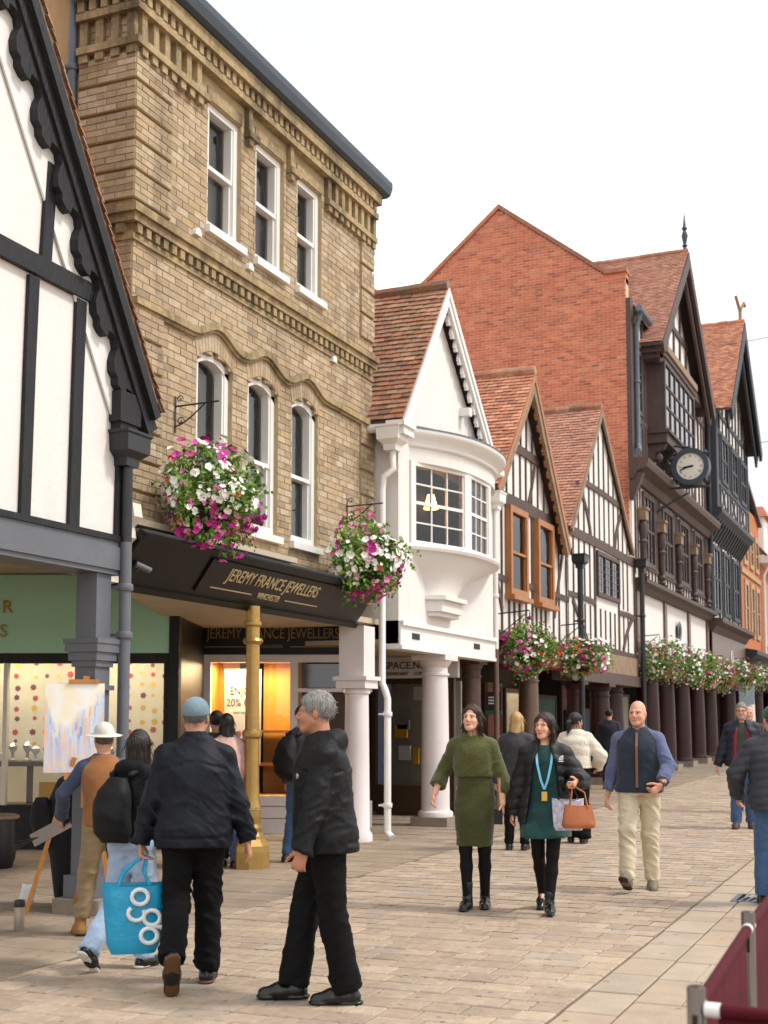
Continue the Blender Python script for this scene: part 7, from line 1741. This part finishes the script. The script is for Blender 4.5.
# 2 grey haired man in profile
J2 = person('grey haired man in black hooded jacket turning his head, standing by the gold column', 325, 1001, 122, 1.76,
    dict(foot_l=(-.09, -.11, 0, 0), foot_r=(.08, .17, 0, 0), hand_l=(-.27, .16, .87), hand_r=(.27, .0, .84), lean=(0, .03), curl_l=.8, hdir_l=(.05, .25, -1), palm_l=(.8, -.3, 0), toe_l=-8),
    [('trousers', black_tr, dict(e=.026, bottom=.075, fold=.007)), ('top', blackshell, dict(e=.046, hem=.84, flare=.06, fold=.007, se=.03, hood=True, collar=.03, seams=(1.34, .9), name='jacket')), ('top', coll, dict(e=.012, hem=1.3, sleeve=0, collar=.035, fold=.0, name='shirt')), ('shoes', bl, dict(size=1.08, sole=bl))],
    skin='b07c60', hair=dict(style='short', col='7d7a76', thick=.011, brow=True), head=(-15, 0), bulk=1.06, res=.8)
# 3 woman in olive
J3 = person('woman in olive green jumper and matching knee length dress with black boots', 476, 908, 192, 1.70,
    dict(foot_r=(.06, .09, 0, 0), foot_l=(-.07, -.04, 0, 0), hand_r=(.35, .08, .97), hand_l=(-.25, .12, .9), pole_r=(.35, -1, -.2), lean=(.02, .0), curl_r=.5, curl_l=.7),
    [('tights', tights), ('skirt', olive2, dict(hem=.54, rx=.15, e=.006, fold=.011, top=1.26, freq=(14, 14, 34), name='dress')), ('top', olive, dict(e=.032, hem=1.13, sleeve=.78, se=.027, cuff=1.3, flare=.0, collar=.05, fold=.006, name='jumper')), ('boots', bl, dict(size=.98, shaft=.22, sole=bl))],
    skin='d8a88c', hair=dict(style='long', col='38241a', len=.27), head=(-14, 8), female=True, res=.85)
# 4 woman with lanyard
J4 = person('woman in open black puffer jacket and dark green dress with pale blue lanyard', 547, 912, 192, 1.63,
    dict(foot_l=(-.03, .12, 0, 0), foot_r=(.05, -.2, .05, 30), hand_l=(-.28, .27, 1.16), pole_l=(-.6, -.6, -.8), hand_r=(.3, -.04, .86), curl_l=1.0, hdir_l=(.1, .7, -.3), lean=(0, .02), eyes_shut=True),
    [('tights', tights), ('skirt', green_dress, dict(hem=.66, rx=.225, e=.014, fold=.013, top=1.3, freq=(26, 26, 6), name='dress', sway=(.0, .02))), ('top', green_dress, dict(e=.014, hem=1.1, sleeve=0, neck=1.46, fold=.003, name='bodice')),
     ('top', puff, dict(e=.05, hem=.78, flare=.14, sleeve=1., se=.045, quilt=.085, fold=.004, open=(.17, .1), name='puffer_jacket')), ('boots', bl, dict(size=.95, shaft=.17, sole=bl))],
    skin='d9a488', hair=dict(style='long', col='33211a', len=.26, thick=.014), head=(-26, 2), female=True, res=.85)
# 5 bald man
J5 = person('bald man in navy fleece vest, blue shirt and cream chinos striding', 641, 890, 186, 1.74,
    dict(foot_r=(.09, .24, .045, -28), foot_l=(-.09, -.14, 0, 6), hand_r=(.3, -.02, .85), hand_l=(-.22, .3, .98), pole_l=(-1, -.5, -.3), curl_r=.7, curl_l=1.3, hdir_l=(.5, .3, -.5), palm_l=(.9, -.1, -.4), lean=(0, .02)),
    [('trousers', chino, dict(e=.022, bottom=.06, fold=.008)), ('top', shirt, dict(e=.018, hem=.98, sleeve=.86, se=.024, collar=.03, fold=.006, cuff=1.1, name='shirt')), ('top', vest, dict(e=.036, hem=.9, sleeve=0, collar=.045, fold=.004, flare=.02, name='vest')), ('shoes', grey_shoe, dict(size=1.05, sole=sole_d))],
    skin='cf9a80', hair=dict(style='bald', col='8a7668', brow=True), head=(-12, 0), bulk=1.1, res=.85)
# 6 bearded man with glasses
J6 = person('bearded man with glasses in open navy jacket with red lining and jeans', 744, 828, 188, 1.76,
    dict(foot_r=(.1, .06, 0, 0), foot_l=(-.1, -.02, 0, 0), hand_r=(.34, .02, .86), hand_l=(-.28, .05, .86)),
    [('trousers', jeans, dict(e=.022, bottom=.065)), ('top', grey_shirt, dict(e=.02, hem=.92, sleeve=0, fold=.004, name='shirt')), ('top', red_l, dict(e=.034, hem=.9, sleeve=0, open=(.09, .07), fold=.003, name='lining')), ('top', navy_p, dict(e=.06, hem=.86, se=.034, open=(.13, .11), quilt=.1, fold=.003, flare=.05, name='jacket')), ('shoes', brown_shoe, dict(size=1.08, sole=sole_d))],
    skin='c9937a', hair=dict(style='short', col='7d7268', thick=.008), head=(-4, 0), glasses=True, beard='8d857d', bulk=1.08, res=1.15)
# 7 man in green cap
J7 = person('man in green cap and dark grey quilted jacket, seen from behind at the barrier', 778, 906, 14, 1.68,
    dict(foot_l=(-.1, .06, 0, 0), foot_r=(.1, -.1, .03, 20), hand_l=(-.3, .2, .96), hand_r=(.3, .1, .9), pole_l=(-1, -.8, -.3)),
    [('trousers', jeans, dict(e=.026, bottom=.07)), ('top', grey_p, dict(e=.05, hem=.84, se=.04, quilt=.07, fold=.003, collar=.04, name='jacket')), ('shoes', bl, dict(sole=sole_w)), ('cap', cap_g)],
    skin='c59078', hair=dict(style='short', col='4b4540', thick=.005), head=(10, 0), bulk=1.15)
# 8 woman in cream fur jacket
J8 = person('woman in cream quilted fur jacket and black flared trousers, seen from behind', 577, 843, 8, 1.63,
    dict(foot_l=(-.08, .05, 0, 0), foot_r=(.08, -.05, 0, 0), hand_r=(.26, .24, 1.02), hand_l=(-.3, .02, .9), pole_r=(1, -.6, -.4)),
    [('trousers', black_tr, dict(e=.02, bottom=.1, fold=.006)), ('top', fur, dict(e=.06, hem=1.0, se=.05, quilt=.12, fold=.004, collar=.03, name='fur_jacket')), ('shoes', bl, {})],
    skin='c48f74', hair=dict(style='pony', col='17120f', thick=.012), head=(-40, 0), female=True, res=1.15)
# 9 blonde woman half hidden behind the lanyard woman
J9 = person('blonde woman in dark coat half hidden behind the woman with the lanyard', 517, 850, 10, 1.64, {},
    [('trousers', black_tr, {}), ('top', char_j, dict(e=.035, hem=.75, name='coat')), ('shoes', bl, {})], skin='cf9d84', hair=dict(style='long', col='b08f5e', len=.24), female=True, res=1.3)
# 10 the painter
J10 = person('painter in cream sun hat and tan vest standing at the easel', 104, 936, 42, 1.55,
    dict(foot_l=(-.16, .1, 0, 0), foot_r=(.12, -.02, 0, 0), hand_l=(-.34, .3, .98), hand_r=(.2, .3, 1.0), lean=(-.02, .06), pole_l=(-1, -.4, -.3)),
    [('trousers', khaki, dict(e=.024, bottom=.06, len=.82)), ('top', blue_sl, dict(e=.02, hem=.95, name='shirt')), ('top', tan_v, dict(e=.034, hem=.9, sleeve=0, name='vest')), ('boots', suede, dict(size=1.05, shaft=.3, sr=.06, sole=sole_d)), ('sunhat', hat_c)],
    skin='c08d72', hair=dict(style='short', col='5d5048', thick=.006), head=(0, 6))
# 11 young woman with backpack
J11 = person('young woman in black hoodie and pale blue jeans watching the painter', 130, 968, -8, 1.53,
    dict(foot_l=(-.1, -.26, .07, 42), foot_r=(.06, .06, 0, 0), hand_l=(-.26, .1, .84), hand_r=(.25, .14, .84), lean=(.0, .03)),
    [('trousers', light_jeans, dict(e=.022, bottom=.065, fold=.007)), ('top', blk_h, dict(e=.034, hem=.94, hood=True, name='hoodie')), ('shoes', bl, dict(sole=sole_w)), ('backpack', pack, dict(label='black backpack worn by the young woman in pale jeans'))],
    skin='cf9d84', hair=dict(style='bob', col='231914', thick=.014), head=(35, 6), female=True)
# 12, 13 two people at the jeweller's window
J12 = person('woman in pale pink jacket with dark hair facing the jeweller window', 226, 868, 40, 1.63, {},
    [('trousers', jeans, {}), ('top', pink_j, dict(e=.03, hem=.85, name='jacket')), ('shoes', bl, {})], skin='c9977c', hair=dict(style='long', col='1c1412', len=.2), female=True, res=1.3)
J13 = person('dark haired person in dark coat looking into the jeweller window', 215, 866, 30, 1.66, {},
    [('trousers', black_tr, {}), ('top', char_j, dict(e=.03, hem=.85, name='coat')), ('shoes', bl, {})], skin='b98870', hair=dict(style='short', col='1c1412', thick=.01), res=1.3)
# 14 person with black backpack by the gold column
J14 = person('person in charcoal jacket and jeans with black backpack behind the grey haired man', 300, 862, -22, 1.72,
    dict(hand_l=(-.36, .1, .88), foot_l=(-.1, -.1, 0, 0), foot_r=(.1, .1, 0, 0)), [('trousers', jeans, dict(e=.024)), ('top', char_j, dict(e=.034, hem=.88, name='jacket')), ('shoes', bl, {}), ('backpack', pack, dict(label='black backpack on the person behind the grey haired man'))],
    skin='c08d72', hair=dict(style='short', col='2a211c', thick=.01), res=1.2)
# 15 person in the arcade, 16 far man
J15 = person('person in dark navy coat standing in the arcade between maroon columns', 610, 789, 15, 1.7, {}, [('trousers', dk, {}), ('top', dk, dict(e=.035, hem=.6, name='coat')), ('shoes', bl, {})], skin='b98870', hair=dict(style='short', col='1c1412', thick=.01), res=1.7)
J16 = person('man in dark clothes and navy canvas shoes partly hidden behind the bearded man', 751, 812, 190, 1.72, dict(foot_r=(.16, .16, 0, 0), foot_l=(-.1, -.2, .04, 30)), [('trousers', dk, dict(len=.9)), ('top', char_j, dict(e=.03, name='jacket')), ('shoes', dk, dict(sole=sole_w))], skin='c9937a', hair=dict(style='bald', col='8a7668'), res=1.5)

# ---- things worn and carried
def strip(pts, w, th, nrm=(0, 1, 0)):
    m = MB()
    for a, b in zip(pts[:-1], pts[1:]): m.bar(a, b, w, th, nrm)
    return m
s_ = J4['s']
lan = M('lanyard_blue', '6fb8d8', rough=.5); m = MB()
for q in (-1, 1):
    ps = [(q * .065 * s_, -.02, 1.5 * s_), (q * .075 * s_, .09, 1.44 * s_), (q * .06 * s_, .142, 1.3 * s_), (q * .03 * s_, .15, 1.16 * s_), (0, .15, 1.08 * s_)]
    for a, b in zip(ps[:-1], ps[1:]): m.bar(a, b, .018, .004, (0, 1, .1))
local_mb(m, 'lanyard', lan, J4, False)
local_mb(MB().box(-.022, .022, .148, .156, .98 * s_, 1.06 * s_), 'badge', M('badge_yellow', 'd8b04a', rough=.4), J4, False)
m = MB()
for k in range(3): r_ = .012 + k * .011; m.tube([(-.155 + r_ * math.cos(a * math.pi / 10) * 1.0, .178 - .0, 1.335 * s_ + r_ * math.sin(a * math.pi / 10)) for a in range(6)], .004, 5)
m.box(-.155, -.118, .172, .181, 1.322 * s_, 1.329 * s_); local_mb(m, 'jacket_emblem', M('emblem_white', 'e6e6e6', rough=.6), J4, False)
# tan handbag and patterned bag on her arm
hp = to_world(J4, J4['palm_l'])
leath = M('tan_leather', '9a5526', rough=.42, var=.15, scale=8, bump=.15, bscale=30); pat = M('patterned_bag', 'b7b3c2', rough=.7, var=.45, scale=30)
def bag_shape(mb, c, u, w0, w1, d0, d1, z0, z1, n=28, seed=1):
    u = Vector(u).normalized(); v = Vector((-u.y, u.x, 0)); vs = []; K = 9; rr = random.Random(seed); ph = rr.random() * 6
    for k in range(K):
        t = k / (K - 1); w_ = (w0 + (w1 - w0) * t) / 2; d_ = (d0 + (d1 - d0) * t ** 1.3) / 2; rnd_ = .86 if k == 0 else 1
        for i in range(n):
            a = 2 * math.pi * i / n; cx = math.copysign(abs(math.cos(a)) ** .45, math.cos(a)); cy = math.copysign(abs(math.sin(a)) ** .6, math.sin(a)); b_ = 1 + .03 * math.sin(5 * a + ph + 4 * t)
            p = Vector(c) + u * (cx * w_ * rnd_ * b_) + v * (cy * d_ * rnd_ * b_); vs.append((p.x, p.y, c[2] + z0 + (z1 - z0) * t + .012 * math.sin(2 * a + ph) * t))
    mb.add(vs, [(k * n + i, k * n + (i + 1) % n, (k + 1) * n + (i + 1) % n, (k + 1) * n + i) for k in range(K - 1) for i in range(n)] + [tuple(range(n)), tuple(range((K - 1) * n, K * n))]); return mb
hb_ = thing('handbag', 'tan leather handbag hanging from the arm of the woman with the lanyard', 'handbag', hp)
cu_ = (math.cos(YAW), math.sin(YAW), 0)
bc = (hp[0] + .06, hp[1] - .04, hp[2] - .33)
bag_shape(MB(), bc, cu_, .27, .21, .12, .05, 0, .17).build('body', leath, hb_, True)
m = MB()
for q in (-.025, .025):
    m.tube([(bc[0] + cu_[0] * (-.07) - cu_[1] * q, bc[1] + cu_[1] * (-.07) + cu_[0] * q, bc[2] + .15), (bc[0] - cu_[0] * .05, bc[1] - cu_[1] * .05, bc[2] + .27), (hp[0], hp[1], hp[2] + .0), (bc[0] + cu_[0] * .05, bc[1] + cu_[1] * .05, bc[2] + .27), (bc[0] + cu_[0] * .07 - cu_[1] * q, bc[1] + cu_[1] * .07 + cu_[0] * q, bc[2] + .15)], .007, 6)
m.build('handle', leath, hb_, True)
pb2 = thing('patterned_bag', 'small pale patterned bag behind the tan handbag', 'bag', hp)
bag_shape(MB(), (hp[0] - .05, hp[1] + .07, hp[2] - .36), cu_, .24, .25, .08, .05, 0, .24, seed=4).build('body', pat, pb2, True)
MB().tube([(hp[0] - .13, hp[1] + .04, hp[2] - .13), (hp[0], hp[1], hp[2] - .0), (hp[0] + .03, hp[1] + .1, hp[2] - .13)], .006, 6).build('handle', 'pillar_maroon', pb2, True)
# blue shopping bag
bp = to_world(J1, J1['palm_l']); teal = M('bag_blue', '1492b8', rough=.3, var=.1, scale=6, bump=.4, bscale=10, spec=.5)
sb = thing('shopping_bag', 'bright blue shopping bag with white lettering in the hand of the man in navy', 'bag', bp)
bu = Vector((math.cos(YAW + .25), math.sin(YAW + .25), 0)); bv = Vector((-bu.y, bu.x, 0)); bc = Vector(bp) - bu * .06 - Vector((0, 0, .56))
bag_shape(MB(), tuple(bc), bu, .3, .36, .16, .13, 0, .4, seed=3).build('body', teal, sb, True)
m = MB()
for q in (-.05, .05):
    b0 = bc + bv * q + Vector((0, 0, .39)); m.tube([b0 - bu * .09, b0 - bu * .06 + Vector((0, 0, .08)), Vector(bp) - bu * .015 + bv * q * .2, Vector(bp) + bu * .015 + bv * q * .2, b0 + bu * .06 + Vector((0, 0, .08)), b0 + bu * .09], .011, 6)
m.build('handle', teal, sb, True)
lw = M('bag_white', 'e2e6e8', rough=.4)
ud = (bu * math.cos(R(72)) + Vector((0, 0, 1)) * math.sin(R(72)))
for s2, du_, dz_ in (('co', .0, .2), ('op', .1, .17)):
    text(s2, .2, tuple(bc + bu * du_ - bv * .088 + Vector((0, 0, dz_))), ud, Vector((0, 0, 1)).cross(Vector((0, 0, 0))) + (-bu), 'bag_white', sb, depth=.006, spacing=.85) if False else None
def tube_letter(parent, kind, o, a, b, sc, r_):
    P = {'c': [(.35 + .3 * math.cos(t), .35 + .35 * math.sin(t)) for t in [R(50 + k * 26) for k in range(11)]], 'o': [(.35 + .32 * math.cos(R(k * 24)), .35 + .35 * math.sin(R(k * 24))) for k in range(16)], 'p': [(.05, -.35), (.05, .35)] + [(.37 + .32 * math.cos(R(180 - k * 24)), .35 + .35 * math.sin(R(180 - k * 24))) for k in range(16)]}[kind]
    pts = [o + a * (x * sc) + b * (y * sc) for x, y in P]; m = MB(); m.tube(pts, r_, 8); m.build('letter', lw, parent, True)
face = bc - bv * .082
la, lb = (Vector((0, 0, 1)) * .97 + bu * .2).normalized(), (-bu * .97 + Vector((0, 0, 1)) * .2).normalized()
for k, (ch, pu, pz) in enumerate((('c', .06, .2), ('o', .08, .295), ('o', .135, .07), ('p', .15, .17))):
    tube_letter(sb, ch, face + bu * (pu - .01) + Vector((0, 0, pz - .02)), la, lb, .135, .013)
# watch straps
def watch(J, nm, mat):
    w, e = J['wr_' + nm], J['el_' + nm]; d = unit(e - w); a = unit(np.cross(d, (0, 0, 1))); b = np.cross(d, a); c = w + d * .012; m = MB(); r_ = .034 * J['s']
    m.tube([tuple(c + (a * math.cos(2 * math.pi * k / 14) + b * math.sin(2 * math.pi * k / 14)) * r_) for k in range(15)], .007, 6, caps=False)
    m.tube([tuple(c + a * sg * r_ - 0 * b) for sg in (0.96, 1.15)], .016, 10); m.tube([tuple(c - a * sg * r_) for sg in (0.96, 1.15)], .016, 10); local_mb(m, 'watch', mat, J)
watch(J2, 'l', 'steel'); watch(J5, 'l', 'black_plastic')
# zip on the vest
s_ = J5['s']; zp = M('zip_brown', '7a5238', rough=.5); m = MB()
for a, b in (((0, .185, .95), (0, .187, 1.12)), ((0, .187, 1.12), (0, .186, 1.32)), ((0, .186, 1.32), (0, .13, 1.45))): m.bar(tuple(q * s_ for q in a), tuple(q * s_ for q in b), .022, .012, (0, 1, 0))
local_mb(m, 'zip', zp, J5, False)
# jacket emblem on the grey haired man, phone in the hand of the woman in olive
pe = to_world(J3, J3['palm_l']); ph_ = MB().box(pe[0] - .035, pe[0] + .035, pe[1] - .06, pe[1] - .05, pe[2] - .09, pe[2] + .03); tag(ph_.build('phone', 'black_plastic', None), 'dark phone in the hand of the woman in olive', 'phone')
# paint tray with brushes in the painter's hand
pw = to_world(J10, J10['palm_l']); tr = thing('paint_tray', 'grey paint tray with brushes held by the painter', 'tray', pw)
d_ = Vector((-cd.x * .2 - rt.x, -cd.y * .2 - rt.y, -.55)).normalized(); m = MB(); m.bar(Vector(pw) - d_ * .05, Vector(pw) + d_ * .26, .1, .008, (cd.x, cd.y, .4)); m.build('tray', 'steel', tr)
for k in range(4): a_ = Vector(pw) + d_ * (.2 + .02 * k); MB().tube([a_, a_ + Vector((-rt.x * .16, -rt.y * .16, -.03 - .02 * k))], .004, 5).build('brush', random.choice(['ink', 'steel']), tr)

# small trims on the near jackets
emb = M('trim_silver', 'b9bcc0', rough=.4, metal=.5); s_ = J2['s']
m = MB(); m.tube([(-.105 * s_, .166 * s_, 1.27 * s_), (-.107 * s_, .178 * s_, 1.27 * s_)], .016, 12); local_mb(m, 'jacket_emblem', emb, J2)
m = MB(); zl = [(0.012, .168, .86), (.012, .176, 1.0), (.012, .176, 1.2), (.012, .165, 1.34), (.012, .125, 1.44)]
for a, b in zip(zl[:-1], zl[1:]): m.bar(tuple(q * s_ for q in a), tuple(q * s_ for q in b), .018, .03, (0, 1, 0))
local_mb(m, 'zip', 'black_plastic', J2, False)
s_ = J5['s']; m = MB()     # brown piping round the armholes of the vest
for q in (-1, 1):
    sh = J5['sh_r' if q > 0 else 'sh_l']; m.tube([(sh[0] + q * .016, sh[1] + .075 * s_ * math.cos(a), sh[2] - .005 + .078 * s_ * math.sin(a)) for a in [R(-70 + k * 32) for k in range(11)]], .006, 6)
local_mb(m, 'piping', zp, J5)
